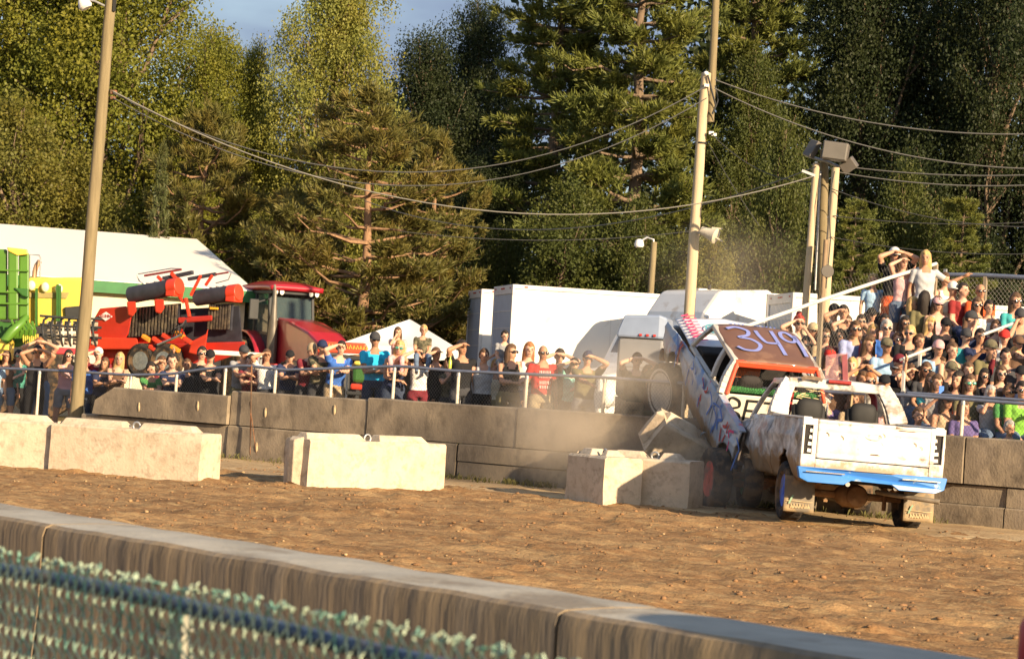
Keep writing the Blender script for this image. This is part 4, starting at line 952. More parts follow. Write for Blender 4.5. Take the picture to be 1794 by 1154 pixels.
# local x backwards along the truck (0 = grille), y across away from the camera
def loft(secs, name, ma, parent, bevel=.04):   # secs: (x, y0, y1, z0, z1)
    mb = MB(); V = []
    for x, y0, y1, z0, z1 in secs: V += [(x, y0, z0), (x, y1, z0), (x, y1, z1), (x, y0, z1)]
    F = [(i*4+k, i*4+(k+1) % 4, (i+1)*4+(k+1) % 4, (i+1)*4+k) for i in range(len(secs)-1) for k in range(4)]+[(3, 2, 1, 0), tuple((len(secs)-1)*4+k for k in range(4))]
    return mb.add(V, F).build(name, ma, parent, None, bevel)
loft([(0, .35, 2.05, .7, 1.62), (.5, .30, 2.1, .7, 1.72), (1.5, .22, 2.18, .75, 1.85)], 'hood', semi_w, semi, .07)
g = MB().span((-.05, .55, .75), (.0, 1.85, 1.6)).build('grille', semi_g, semi, None, .03)
for k in range(9): MB().span((-.065, .6, .8+k*.085), (-.045, 1.8, .83+k*.085)).build('grille_bar', chrome, g)
for y in (.28, 2.12): MB().lathe([(-.05, .16), (0, .2), (.22, .17)], (.05, y, 1.12), 'x', 20).build('headlight', mat('headlight_lens', (.85, .83, .78), .12, .03, 4, coat=.6), semi, 40)
MB().span((-.28, .1, .38), (-.05, 2.3, .70)).build('bumper', chrome, semi, None, .05)
loft([(1.45, .12, 2.28, .75, 1.85), (1.6, .12, 2.28, .75, 1.95), (2.05, .12, 2.28, .75, 2.72), (2.9, .10, 2.30, .75, 2.80)], 'cab', semi_w, semi, .05)
ws_ = MB().hexa([(1.62, .25, 1.98), (1.62, 2.15, 1.98), (1.63, 2.15, 1.99), (1.63, .25, 1.99), (2.01, .28, 2.66), (2.01, 2.12, 2.66), (2.03, 2.12, 2.67), (2.03, .28, 2.67)]); ws_.build('windshield', sglass, semi)
MB().span((2.08, .085, 1.92), (2.72, .125, 2.6)).build('side_window', sglass, semi, None, .01)
loft([(2.85, .08, 2.32, .7, 2.75), (3.05, .06, 2.34, .7, 3.25), (3.5, .05, 2.35, .7, 3.78), (5.3, .05, 2.35, .7, 3.9)], 'sleeper', semi_w, semi, .12)
MB().span((3.95, .03, 2.35), (4.35, .06, 3.05)).build('sleeper_window', sglass, semi, None, .01)
MB().span((5.06, .02, .9), (5.3, .045, 3.8)).build('sleeper_trim', semi_g, semi, None, .01)
MB().lathe([(0, .05), (.12, .04)], (4.05, 1.1, 3.83), 'z', 10).build('roof_horn', black, semi, 40)
MB().tube([(3.0, .02, .6), (3.0, .02, 3.0), (2.95, -.08, 3.15)], .07, 12).build('exhaust_stack', chrome, semi, 60)
for x, r_ in ((.85, .5), (5.6, .5), (6.8, .5)):
    for y in (.25, 2.15): MB().lathe([(-.14, .25), (-.16, .42), (-.12, r_), (.12, r_), (.16, .42), (.14, .25)], (x, y, .5), 'y', 28).build('wheel', rubber, semi, 40)
loft([(.25, .05, .5, .95, 1.1), (.55, .03, .5, 1.12, 1.3), (1.15, .03, .5, 1.12, 1.3), (1.45, .05, .5, .8, 1.0)], 'fender', semi_w, semi, .03)
MB().span((3.1, -.02, .45), (4.8, .28, 1.0)).build('fuel_tank', chrome, semi, None, .08)
MB().span((1.3, .7, .6), (7.4, 1.7, .85)).build('chassis', black, semi)
mr = MB(); mr.box((2.0, -.22, 2.25), (.08, .2, .5)); mr.tube([(2.05, .12, 2.5), (2.02, -.2, 2.45)], .02, 6); mr.build('side_mirror', chrome, semi, None, .02)
# ---- grey box truck front just left of the semi cab
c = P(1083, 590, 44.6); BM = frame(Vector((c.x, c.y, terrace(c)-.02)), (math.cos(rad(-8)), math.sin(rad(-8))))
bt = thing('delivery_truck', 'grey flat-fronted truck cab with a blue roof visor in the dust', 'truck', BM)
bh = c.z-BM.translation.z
# ================================================================ CANOPY TENT
canvas = mat('white_canvas', (.80, .78, .76), .8, .04, 2, trans=.25)
pk = P(712, 559, 52); lc = P(598, 601, 50.5); rc_ = P(806, 622, 50.5)
TM = frame(Vector((lc.x, lc.y, terrace(lc)-.02)), rc_-lc); tw = (Vector((rc_.x, rc_.y, 0))-Vector((lc.x, lc.y, 0))).length
tent = thing('canopy_tent', 'white peaked canopy tent behind the crowd', 'tent', TM)
ezt = lc.z-TM.translation.z; pz = pk.z-TM.translation.z
roof_ = MB(); pkp = Vector((tw*.54, tw*.5, pz)); cs = [Vector((0, 0, ezt)), Vector((tw, 0, ezt)), Vector((tw, tw, ezt)), Vector((0, tw, ezt))]
for k in range(4):
    a, b = cs[k], cs[(k+1) % 4]
    def f(u, v, a=a, b=b):
        p = a.lerp(b, u).lerp(pkp, v); return p-Vector((0, 0, .14*math.sin(math.pi*v)*math.sin(math.pi*u)))
    roof_.grid(f, 10, 10)
roof_.build('canopy', canvas, tent, 60)
va = MB()
for k in range(4):
    a, b = cs[k], cs[(k+1) % 4]; va.grid(lambda u, v, a=a, b=b: a.lerp(b, u)-Vector((0, 0, .22*v+.02*math.sin(u*25)*v)), 30, 2)
va.build('valance', canvas, tent, 60)
for q in cs: MB().tube([(q.x, q.y, 0), (q.x, q.y, ezt)], .025, 8).build('leg', steel, tent, 60)

# ================================================================ RED TRACTOR
case_red = mat('tractor_red', (.40, .018, .03), .3, .08, 3, coat=.4); case_dark = mat('tractor_dark', (.03, .03, .03), .6, .2, 5); cab_glass = glass('cab_glass', (.07, .10, .10), .05, .6)
cream_rim = mat('cream_rim', (.52, .47, .34), .5, .1, 6)
rw_c = P(480, 616, 63)
TRM = frame(Vector((rw_c.x, rw_c.y, terrace(rw_c)-.02)), (.46, -.888)) @ Matrix.Diagonal((1.12, .84, 1.16, 1))
tractor = thing('tractor', 'dark red farm tractor with a glass cab facing right behind the crowd', 'tractor', TRM)
# local x forwards, y to its left, z up ; rear axle at x=0
def agwheel(parent, c, R_, wdt, lug=18):
    w = link('wheel', None, parent); w.location = c; h = wdt/2
    prof = [(-h*.8, R_*.55), (-h, R_*.75), (-h*.95, R_*.93), (-h*.8, R_), (0, R_), (h*.8, R_), (h*.95, R_*.93), (h, R_*.75), (h*.8, R_*.55)]
    def rf_(j, k, r): return r-(.06 if (j in (3, 4, 5) and ((k+(2 if j == 5 else 0)+(1 if j == 4 else 0)) % 4) < 2) else 0)
    MB().lathe(prof, axis='y', n=lug*4, rad_fun=rf_).build('tyre', rubber, w, 35)
    MB().lathe([(-h*.75, R_*.56), (-h*.5, R_*.5), (-h*.25, R_*.45), (-h*.2, R_*.15), (h*.2, R_*.15), (h*.25, R_*.45), (h*.5, R_*.5), (h*.75, R_*.56)], axis='y', n=32).build('rim', cream_rim, w, 40)
    MB().lathe([(-h*.5, R_*.12), (h*.5, R_*.12)], axis='y', n=12).build('hub', case_dark, w, 40); return w
for y in (-1.35, -.78, .78, 1.35): agwheel(tractor, (0, y, 1.0), 1.0, .52)
for y in (-.95, .95): agwheel(tractor, (2.9, y, .76), .76, .48)
loft([(1.15, -.60, .60, 1.25, 2.45), (1.9, -.60, .60, 1.15, 2.38), (3.0, -.56, .56, 1.1, 2.16), (3.6, -.50, .50, 1.3, 1.92)], 'hood', case_red, tractor, .07)
MB().hexa([(3.3, -.52, .95), (3.76, -.48, .95), (3.76, .48, .95), (3.3, .52, .95), (3.2, -.53, 1.85), (3.70, -.46, 1.80), (3.70, .46, 1.80), (3.2, .53, 1.85)]).build('grille', case_dark, tractor, None, .04)
MB().span((-.6, -.5, .65), (3.2, .5, 1.15)).build('chassis', case_dark, tractor, None, .05)
MB().span((-.75, -.78, 1.15), (1.1, .78, 1.55)).build('cab_base', case_dark, tractor, None, .05)
for sy in (-1, 1):
    for a, b in (((-.7, .74), (-.62, .70)), ((1.05, .74), (.86, .70)), ((.1, .78), (.1, .72))):
        MB().beam((a[0], sy*a[1], 1.5), (b[0], sy*b[1], 3.0), .08, .09).build('cab_pillar', case_dark, tractor, None, .015)
    MB().hexa([(-.66, sy*.765, 1.55), (1.03, sy*.765, 1.55), (1.03, sy*.755, 1.55), (-.66, sy*.755, 1.55), (-.58, sy*.715, 2.98), (.84, sy*.715, 2.98), (.84, sy*.705, 2.98), (-.58, sy*.705, 2.98)]).build('side_glass', cab_glass, tractor)
MB().hexa([(1.06, -.72, 1.55), (1.07, -.72, 1.55), (1.07, .72, 1.55), (1.06, .72, 1.55), (.87, -.68, 2.98), (.88, -.68, 2.98), (.88, .68, 2.98), (.87, .68, 2.98)]).build('windshield', cab_glass, tractor)
rfm = MB().grid(lambda u, v: (lerp(-.85, 1.22, u), lerp(-.86, .86, v), 3.10+.13*(1-abs(2*u-1)**3)*(1-abs(2*v-1)**4)), 16, 12).build('cab_roof', case_red, tractor, 50, solid=.10)
MB().span((-.78, -.78, 2.97), (1.12, .78, 3.05)).build('roof_lining', case_dark, tractor, None, .02)
for y in (-.68, -.48, .48, .68): MB().lathe([(0, .055), (.05, .07)], (1.13, y, 3.02), 'x', 12).build('work_light', mat('lamp_lens', (.85, .80, .68), .15, .02, 3), tractor, 40)
for sy in (-1, 1):
    fm = MB().grid(lambda u, v: (-.0+1.13*math.cos(rad(lerp(20, 150, u))), sy*lerp(.52, 1.12, v), 1.0+1.13*math.sin(rad(lerp(20, 150, u)))), 14, 4); fm.build('rear_fender', case_red, tractor, 60, solid=.04)
MB().tube([(1.25, -.75, 1.0), (1.25, -.75, 1.95), (1.25, -.75, 2.95), (1.18, -.75, 3.15)], [.15, .15, .06, .055], 14).build('exhaust', mat('exhaust_grey', (.17, .15, .12), .5, .2, 6, metal=.3), tractor, 50)
MB().span((1.25, -1.0, 1.28), (1.95, -.55, 1.42)).build('step_box', mat('bright_red', (.62, .03, .02), .45, .1, 4), tractor, None, .03)
MB().box((.95, -1.25, 2.6), (.06, .30, .45)).build('side_mirror', case_dark, tractor, None, .02)
MB().beam((.9, -.75, 2.85), (.95, -1.2, 2.75), .03, .03).build('mirror_arm', case_dark, tractor)
MB().ell((.1, 0, 2.05), (.28, .30, .42), 14, 10).build('driver_seat', mat('red_seat', (.35, .08, .08), .8, .2, 6), tractor, 60)
sw = MB(); sw.tube([(.62+.0*a, .19*math.cos(a), 2.1+.19*math.sin(a)) for a in [i*.45 for i in range(15)]], .018, 6); sw.tube([(.62, 0, 2.1), (.85, 0, 1.7)], .03, 6); sw.build('steering_wheel', case_dark, tractor, 60)

# ================================================================ RED FOLDING MOWER / MERGER
kred = mat('implement_red', (.46, .03, .016), .38, .1, 3, coat=.3); kor = mat('implement_orange_red', (.60, .05, .02), .4, .1, 3); kcan = mat('black_apron', (.035, .035, .045), .6, .25, 5); kslat = mat('dark_tines', (.055, .045, .035), .7, .3, 8, dirt=((.14, .11, .07), .4, 6))
def LX(x, y, Y): return P(x, y, Y)
b0 = P(160, 640, 57.5); KM = frame(Vector((b0.x, b0.y, terrace(b0)-.02)), P(430, 640, 55.5)-b0); Ki = KM.inverted()
mow = thing('folding_merger', 'red folded hay merger with black aprons and a white diamond logo', 'farm implement', KM)
def K(x, y, dy=0.0):              # point on the implement's front plane (offset dy behind it), in its own frame
    d = ray(x, y); n = KM.to_3x3() @ Vector((0, 1, 0)); o = KM.translation+n*dy
    return Ki @ (CAMP+d*((o-CAMP).dot(n)/d.dot(n)))
def slab(name, pix, d0, d1, ma, parent, bevel=.03):
    a = [K(x, y, d0) for x, y in pix]; b = [K(x, y, d1) for x, y in pix]; n = len(pix)
    return MB().add(a+b, [tuple(range(n-1, -1, -1)), tuple(range(n, 2*n))]+[(k, (k+1) % n, n+(k+1) % n, n+k) for k in range(n)]).build(name, ma, parent, None, bevel)
body = slab('hopper_body', [(158, 570), (175, 540), (222, 536), (232, 548), (225, 585), (215, 600), (160, 610)], 0, 1.2, kred, mow)
slab('lower_beam', [(155, 590), (240, 592), (245, 612), (155, 612)], -.12, 1.0, kor, mow)
slab('chassis', [(175, 605), (430, 598), (425, 618), (360, 640), (200, 648), (168, 636)], .2, 1.3, kred, mow)
slab('front_plate', [(335, 598), (360, 585), (365, 575), (358, 625), (330, 618)], -.1, .3, kor, mow)
slab('inner_frame', [(300, 542), (420, 536), (425, 600), (300, 604)], .75, 1.2, kcan, mow)
slab('lower_frame', [(222, 578), (318, 572), (335, 608), (222, 610)], .35, .6, kred, mow)
slab('tool_bar', [(312, 556), (372, 552), (372, 562), (312, 566)], .1, .4, kred, mow)
# logo: white diamond with the maker's name
lp = K(186, 554, -.02); dm = MB(); dm.add([lp+Vector((-.20, -.012, .0)), lp+Vector((0, -.012, .11)), lp+Vector((.20, -.012, -.0)), lp+Vector((0, -.012, -.11))], [(0, 1, 2, 3)]); dm.build('logo_diamond', mat('logo_white', (.8, .78, .74), .5, .02, 3), body, solid=.006)
text('logo_name', 'KUHN', .11, kred, Matrix.Translation(lp+Vector((0, -.022, 0))) @ Matrix.Rotation(math.pi/2, 4, 'X'), body)
text('side_name', 'MERGE', .07, MATS['logo_white'], Matrix.Translation(K(238, 615, .18)+Vector((0, -.02, 0))) @ Matrix.Rotation(math.pi/2, 4, 'X'), mow)
def apron(x0, y0, x1, y1, h, dy, nslat, name='apron'):
    pa = MB(); a, b = K(x0, y0, dy), K(x1, y1, dy)
    o = MB().hexa([a+Vector((0, .06, -h)), b+Vector((0, .06, -h)), b+Vector((0, .14, -h)), a+Vector((0, .14, -h)), a+Vector((0, .06, 0)), b+Vector((0, .06, 0)), b+Vector((0, .14, 0)), a+Vector((0, .14, 0))]).build(name, kcan, mow)
    for k in range(nslat):
        p = a.lerp(b, (k+.5)/nslat); MB().beam(p+Vector((0, .02, -h+.02)), p+Vector((0, .02, -.02)), .045, .05, up=(0, 1, 0)).build('slat', kslat, o)
    return o
apron(215, 540, 312, 531, .72, .1, 17); apron(365, 532, 404, 532, .62, .5, 8)
def drum(x0, y0, x1, y1, r_, dy):
    a, b = K(x0, y0, dy), K(x1, y1, dy)
    MB().tube([a, b], r_, 22).build('roller_hood', kcan, mow, 50)
    d = (b-a).normalized(); e = MB(); e.tube([b-d*.02, b+d*.26], r_*1.06, 22); e.box(b+d*.12+Vector((0, 0, -r_*.6)), (.26, r_*1.9, r_*1.1)); e.build('end_cap', kor, mow, 50, .02)
    for k in range(4): MB().box(a.lerp(b, .2+.2*k)+Vector((0, 0, r_)), (.05, .05, .05)).build('bolt', steel, mow)
drum(229, 517, 299, 504, .20, .0); drum(345, 522, 403, 514, .19, .5)
for pp in ((222, 528, 238, 555), (270, 524, 287, 550)):
    slab('gearbox_guard', [(pp[0], pp[1]), (pp[2], pp[1]), (pp[2]+1, pp[3]-10), (pp[2]-6, pp[3]), (pp[0]+2, pp[3]-3)], -.25, .05, kor, mow)
arm = MB()
for a, b, w_ in (((325, 522), (332, 555), .07), ((300, 500), (322, 530), .06), ((276, 484), (292, 500), .07), ((300, 478), (316, 496), .08), ((352, 482), (334, 518), .06), ((372, 482), (360, 500), .06)):
    arm = MB(); arm.beam(K(*a, .1), K(*b, .1), w_, w_); arm.build('fold_arm', kor, mow, None, .01)
for a, b, w_, ma in (((253, 483), (318, 472), .05, mat('dark_red_bar2', (.22, .03, .03), .5)), ((286, 488), (338, 477), .09, kcan), ((330, 489), (378, 480), .08, kcan), ((340, 487), (400, 477), .04, MATS['dark_red_bar2'])):
    MB().beam(K(*a, .15), K(*b, .15), w_, w_).build('rack_bar', ma, mow, None, .01)
gu = MB()
for pts in ([(242, 480), (300, 470), (318, 471)], [(240, 482), (244, 492), (252, 498)], [(378, 496), (400, 490), (405, 478)]):
    gu.tube([K(x, y, .3) for x, y in pts], .015, 5)
gu.build('guard_hoop', steel, mow, 60)
for k, (x, y) in enumerate(((250, 588), (268, 592), (285, 586), (308, 582), (322, 592), (262, 606), (300, 606))):
    p = K(x, y, -.1); q = K(x+14, y+9, -.1); MB().beam(p, q, .12, .10).build('tine_arm', kor if k % 3 else mat('amber_part', (.75, .28, .03), .5), mow, None, .02)
hy = MB(); hy.tube([K(276, 604, -.2), K(310, 590, -.2), K(318, 586, -.2)], .03, 8); hy.build('hydraulic_ram', chrome, mow, 60)
hs = MB()
for k in range(4): hs.tube([K(300+k*6, 590, -.15), K(306+k*6, 575-k*2, -.25), K(318+k*3, 570, -.1), K(326, 560, 0)], .014, 5)
hs.build('hoses', case_dark, mow, 60)
for x in (252, 292): 
    c_ = K(x, 632, .0); w = link('wheel', None, mow); w.location = c_
    MB().lathe([(-.14, .2), (-.17, .33), (-.12, .42), (.12, .42), (.17, .33), (.14, .2)], axis='y', n=28).build('tyre', rubber, w, 40); MB().lathe([(-.15, .22), (-.05, .18), (.05, .18)], axis='y', n=20).build('rim', chrome, w, 40)
MB().box(K(375, 540, .45), (.22, .03, .05)).build('amber_reflector', mat('amber_reflector', (.9, .45, .03), .4), mow)

# ================================================================ HAY HEADER / CAGE, GREEN HARVESTER, YELLOW HARVESTER
b1 = P(70, 640, 54); CM = frame(Vector((b1.x, b1.y, terrace(b1)-.02)), P(175, 646, 54)-b1); 
cage = thing('header_reel', 'dark caged pickup header with tan panels on a red base left of the wooden pole', 'farm implement', CM); KMs, Kis = KM, Ki; KM, Ki = CM, CM.inverted()
slab('base', [(95, 608), (176, 612), (176, 622), (92, 620)], 0, .5, mat('pinkish_red', (.55, .05, .06), .4, .1, 4), cage)
for k, x in enumerate((80, 95, 110, 124, 140, 155, 168)):
    MB().tube([K(x+3, 556, .35), K(x-3, 560, .05), K(x-6, 575, -.1), K(x-4, 592, -.1), K(x, 606, .05)], .028, 6).build('reel_bar', case_dark, cage, 60)
for y in (557, 572, 590): MB().tube([K(70, y-4, 0), K(120, y, -.06), K(178, y+2, 0)], .028, 6).build('reel_rail', case_dark, cage, 60)
for k, x in enumerate((82, 98, 113, 128, 146, 160)):
    for j, (y0, y1) in enumerate(((562, 580), (584, 604))): slab('panel', [(x, y0), (x+12, y0+1), (x+11, y1), (x-1, y1)], .12, .2, mat('tan_panel', (.36, .30, .22), .8, .2, 5), cage, .01)
b1 = P(-60, 640, 56); CM = frame(Vector((b1.x, b1.y, terrace(b1)-.02)), P(50, 646, 56)-b1); KM, Ki = CM, CM.inverted()
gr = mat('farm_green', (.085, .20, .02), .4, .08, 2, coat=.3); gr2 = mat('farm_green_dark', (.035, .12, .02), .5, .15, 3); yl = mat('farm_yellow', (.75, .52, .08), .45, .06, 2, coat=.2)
gh = thing('green_harvester', 'tall green farm harvester with yellow top at the left edge', 'harvester', CM)
for k, (a, b, y0) in enumerate(((-70, -34, 432), (-33, 13, 435), (14, 32, 437), (33, 51, 441))): slab('side_panel', [(a, y0), (b, y0+2), (b, 560), (a, 560)], [0, .0, -.12, -.05][k], 1.6, gr, gh, .04)
slab('top_edge', [(12, 433), (48, 437), (50, 446), (30, 448), (14, 440)], -.16, 1.0, yl, gh)
for y in (470, 508, 528): slab('panel_rib', [(-60, y), (50, y+3), (50, y+6), (-60, y+3)], -.14, .05, gr, gh, .01)
slab('dark_vent', [(24, 504), (50, 506), (50, 522), (38, 518)], -.19, .05, gr2, gh)  # darker green panel on the side
au = MB(); au.tube([K(8, 598, -.4), K(22, 580, -.4), K(38, 566, -.3), K(46, 556, -.1)], [.12, .12, .10, .09], 10); au.build('unloading_spout', gr, gh, 60)
slab('lower_frame', [(-60, 560), (55, 566), (60, 600), (30, 608), (-60, 604)], .1, 1.2, gr2, gh)
for k in range(8): slab('tine', [(40+k*3.6, 585), (42+k*3.6, 585), (42.5+k*3.6, 602), (40.5+k*3.6, 602)], -.3, -.27, yl, gh, 0)
pl = MB()
for k in range(10): x = 20+k*4; pl.tube([K(x, 560+(k*7) % 12, -.3), K(x+6, 575+(k*5) % 10, -.35), K(x+3, 592, -.25)], .03, 5)
pl.build('linkage', gr, gh, 60)
bx_ = MB(); bx_.box(K(2, 612, -.2), (.5, .5, .5)); bx_.build('weight_box', yl, gh, None, .03)
for x in (-40, 20): MB().lathe([(-.3, .4), (-.34, .7), (-.25, .85), (.25, .85), (.34, .7), (.3, .4)], tuple(K(x, 0, .6).xy)+(.85,), 'y', 30).build('wheel', rubber, gh, 40)
b1 = P(50, 640, 58); CM = frame(Vector((b1.x, b1.y, terrace(b1)-.02)), P(145, 646, 58)-b1); KM, Ki = CM, CM.inverted()
yh = thing('yellow_harvester', 'yellow machine body with a bent exhaust pipe behind the green harvester', 'harvester', CM)
slab('body', [(48, 486), (150, 486), (150, 575), (48, 570)], 0, 2.2, yl, yh, .08)
slab('body_slot', [(50, 512), (122, 512), (116, 524), (50, 522)], -.03, .1, mat('olive_slot', (.30, .24, .09), .7, .1, 3), yh)  # olive slot across the yellow body
MB().tube([K(60, 487, .4), K(61, 475, .4), K(64, 465, .4), K(70, 457, .4)], .06, 10).build('exhaust_pipe', mat('copper_pipe', (.50, .32, .2), .5, .2, 5, metal=.4), yh, 60)
MB().tube([K(52, 487, .2), K(52, 446, .2), K(69, 447, .2), K(71, 452, .2), K(70, 487, .2)], .018, 6).build('hand_rail', steel, yh, 60)
for x, y0 in ((64, 505), (101, 498), (105, 500)): MB().beam(K(x, y0, -.15), K(x, 572, -.15), .06, .06).build('post', gr2, yh)
slab('cab_window', [(112, 538), (150, 535), (150, 560), (114, 556)], -.1, .3, case_dark, yh)
for k in range(3): MB().ell(K(55+k*24, 500+k*3, -.1), (.10, .06, .12), 10, 8).build('work_lamp', mat('lamp_cream', (.8, .72, .5), .3), yh, 60)
MB().lathe([(-.3, .4), (-.34, .7), (-.25, .85), (.25, .85), (.34, .7), (.3, .4)], tuple(K(120, 0, .6).xy)+(.85,), 'y', 30).build('wheel', rubber, yh, 40)
KM, Ki = KMs, Kis
# ---- flat-fronted truck cab left of the semi (local x right, y away)
bw = .95
MB().span((0, 0, 1.0), (.88, 1.5, bh)).build('cab', semi_g, bt, None, .08)  # cab and windshield grey darkened to stand in for shade
loft([(-.03, -.05, 1.5, bh, bh+.05), (.10, -.05, 1.5, bh, bh+.42), (.75, -.05, 1.5, bh+.0, bh+.45), (.90, .0, 1.5, bh, bh+.40)], 'roof_visor', mat('visor_blue', (.22, .27, .38), .4, .08, 3), bt, .06)
for k in range(3): MB().box((.42+k*.13, -.06, bh+.06), (.05, .04, .04)).build('marker_light', tlight, bt)
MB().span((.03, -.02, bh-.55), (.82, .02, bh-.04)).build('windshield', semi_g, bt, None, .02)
MB().span((.05, -.03, 1.05), (.84, .02, 1.5)).build('grille', case_dark, bt)
for x in (.15, .73): MB().lathe([(-.14, .2), (-.16, .4), (-.12, .48), (.12, .48), (.16, .4), (.14, .2)], (x, .5, .48), 'x', 24).build('wheel', rubber, bt, 40)
MB().span((0, .1, .6), (.88, 1.5, 1.0)).build('chassis', black, bt)
# ---- orange-red implement panel behind the man in blue, small white table top
b1 = P(560, 600, 47); OM = frame(Vector((b1.x, b1.y, terrace(b1)-.02)), P(646, 606, 47)-b1); KM, Ki = OM, OM.inverted()
op = thing('red_trailer_panel', 'orange-red equipment box with faint yellow lettering beside the canopy tent', 'equipment box', OM)
slab('panel', [(556, 597), (640, 601), (645, 609), (641, 620), (556, 617)], 0, .6, mat('signal_red', (.66, .07, .03), .45, .08, 3), op)
slab('chassis', [(565, 620), (638, 624), (636, 632), (565, 630)], .05, .5, case_dark, op)
sm3 = MB(); PM = Matrix.Translation(K(602, 607, -.012)) @ Matrix.Rotation(math.pi/2, 4, 'X')
R = random.Random(4); x = -.42
while x < .45: w_ = R.uniform(.03, .06); stroke([(x, -.04), (x+w_*.4, .04), (x+w_, -.03)], .014, PM, 0, 0, sm3); x += w_+.025
sm3.build('worn_lettering', yl, op)
for x in (572, 630): MB().span(tuple(K(x-3, 626, .1).xy)+(0,), tuple(K(x+3, 626, .3).xy)+(K(x, 626, .1).z,)).build('leg', case_dark, op)
KM, Ki = KMs, Kis
b1 = P(372, 617, 50)
tb = thing('folding_table', 'white table top between the charcoal-capped spectator and the tractor', 'table', Matrix.Translation((b1.x, b1.y, terrace(b1)-.02)))
hz_ = b1.z-tb.location.z if False else b1.z-(terrace(b1)-.02)
MB().box((.5, 0, hz_), (1.15, .6, .10)).build('table_top', mat('table_white', (.66, .62, .54), .6, .05, 3), tb, None, .02)
for x in (.0, 1.0):
    for y in (-.25, .25): MB().beam((x, y, 0), (x, y, hz_-.03), .04, .04).build('leg', steel, tb)
# ---- stack of green and red machine behind the man in turquoise
b1 = P(622, 690, 43.2); OM = frame(Vector((b1.x, b1.y, terrace(b1)-.02)), P(650, 692, 43.2)-b1); KM, Ki = OM, OM.inverted()
gm = thing('garden_tractor', 'small green and red machine partly hidden behind the fence beside the turquoise polo shirt', 'machine', OM)
slab('body', [(618, 640), (645, 641), (646, 672), (617, 670)], .1, .7, gr2, gm, .06); slab('seat', [(620, 632), (632, 632), (632, 640), (620, 639)], .2, .6, yl, gm, .04); slab('deck', [(614, 671), (644, 674), (642, 684), (613, 682)], 0, .7, kor, gm, .04); slab('skirt', [(606, 684), (645, 688), (645, 694), (606, 691)], -.05, .7, case_dark, gm, .02)
for x in (616, 640): MB().lathe([(-.1, .1), (-.12, .18), (.12, .18), (.1, .1)], tuple(K(x, 690, .0).xy)+(.18,), 'y', 20).build('wheel', rubber, gm, 40)
KM, Ki = KMs, Kis
# ================================================================ BLEACHERS
alu = mat('aluminium_plank', (.55, .55, .54), .4, .1, 6, metal=.5)
NR, OFF0, DOFF, Z0, DZ = 9, 1.15, .64, .45, .275
TL = (onwall(1330, 562, 1.0)-WA).dot(WD); TR = TL+9.5
BMx = WM.copy(); bl = thing('bleachers', 'aluminium bleachers under the packed crowd on the right', 'bleachers', BMx)
for k in range(NR):
    off = OFF0+k*DOFF; z = Z0+k*DZ; t0 = TL+.1
    MB().span((t0, off-.28, z-.045), (TR, off+.02, z)).build('foot_plank', alu, bl)
    MB().span((t0, off+.10, z+.40), (TR, off+.36, z+.44)).build('seat_plank', alu, bl)
for t in np.arange(TL+.3, TR, 1.8):
    MB().beam((t, OFF0-.2, Z0-.08), (t, OFF0+NR*DOFF, Z0+NR*DZ-.06), .06, .08).build('stringer', grey_steel_b if False else steel, bl)
    for k in range(1, NR, 2): MB().beam((t, OFF0+k*DOFF, .3), (t, OFF0+k*DOFF, Z0+k*DZ-.08), .05, .05).build('upright', steel, bl)
    MB().beam((t, OFF0+NR*DOFF, .3), (t, OFF0+NR*DOFF, Z0+NR*DZ+1.05), .05, .05).build('back_post', steel, bl)
bi = BMx.inverted()
def bl_tube(name, pix, r_, ma): MB().tube([bi @ onwall(x, y, o) for x, y, o in pix], r_, 8).build(name, ma, bl, 60)
rail_l = mat('pale_rail', (.58, .55, .50), .5, .1, 6)
bl_tube('side_rail', [(1300, 574, .9), (1450, 522, 3.2), (1560, 486, 4.8), (1640, 462, 6.3)], .032, rail_l)
bl_tube('back_rail', [(1640, 481, 6.9), (1720, 482, 6.9), (1860, 489, 6.9)], .038, pipe)
bl_tube('hand_rail', [(1578, 630, 2.2), (1645, 604, 3.4)], .024, rail_l); bl_tube('hand_rail', [(1722, 586, 3.2), (1787, 562, 4.6)], .024, rail_l)
for x, y, o, z in ((1612, 620, 2.7, .9), (1755, 575, 3.8, .9), (1585, 628, 2.3, .9)):
    p = bi @ onwall(x, y, o); MB().beam((p.x, p.y, p.z-z), (p.x, p.y, p.z), .04, .04).build('hand_rail_post', rail_l, bl)
bl_tube('front_rail', [(1590, 688, .95), (1740, 697, .95), (1860, 705, .95)], .022, pipe)
cm = MB(); a = bi @ onwall(1640, 481, 6.9); b = bi @ onwall(1860, 489, 6.9)
chain(cm, (a.x, a.y, 0), (b.x, b.y, 0), lambda u: a.z-1.0, lambda u: a.z, .075, .0022)
a2, b2 = bi @ onwall(1300, 574, .9), bi @ onwall(1640, 462, 6.3)
chain(cm, (a2.x, a2.y, 0), (b2.x, b2.y, 0), lambda u: lerp(a2.z, b2.z, u)-1.1, lambda u: lerp(a2.z, b2.z, u), .085, .0012)
w_ = cm.build('guard_mesh', mat('pale_wire', (.28, .26, .22), .5, .1, 6), bl); w_['kind'] = 'stuff'
for x, y, o, d in ((1440, 525, 3.1, 1.1), (1640, 462, 6.3, 1.2), (1727, 482, 6.9, 1.0)):
    p = bi @ onwall(x, y, o); MB().beam((p.x, p.y, p.z-d), (p.x, p.y, p.z), .06, .06).build('guard_post', mat('brown_post', (.28, .22, .15), .7, .1, 6), bl)

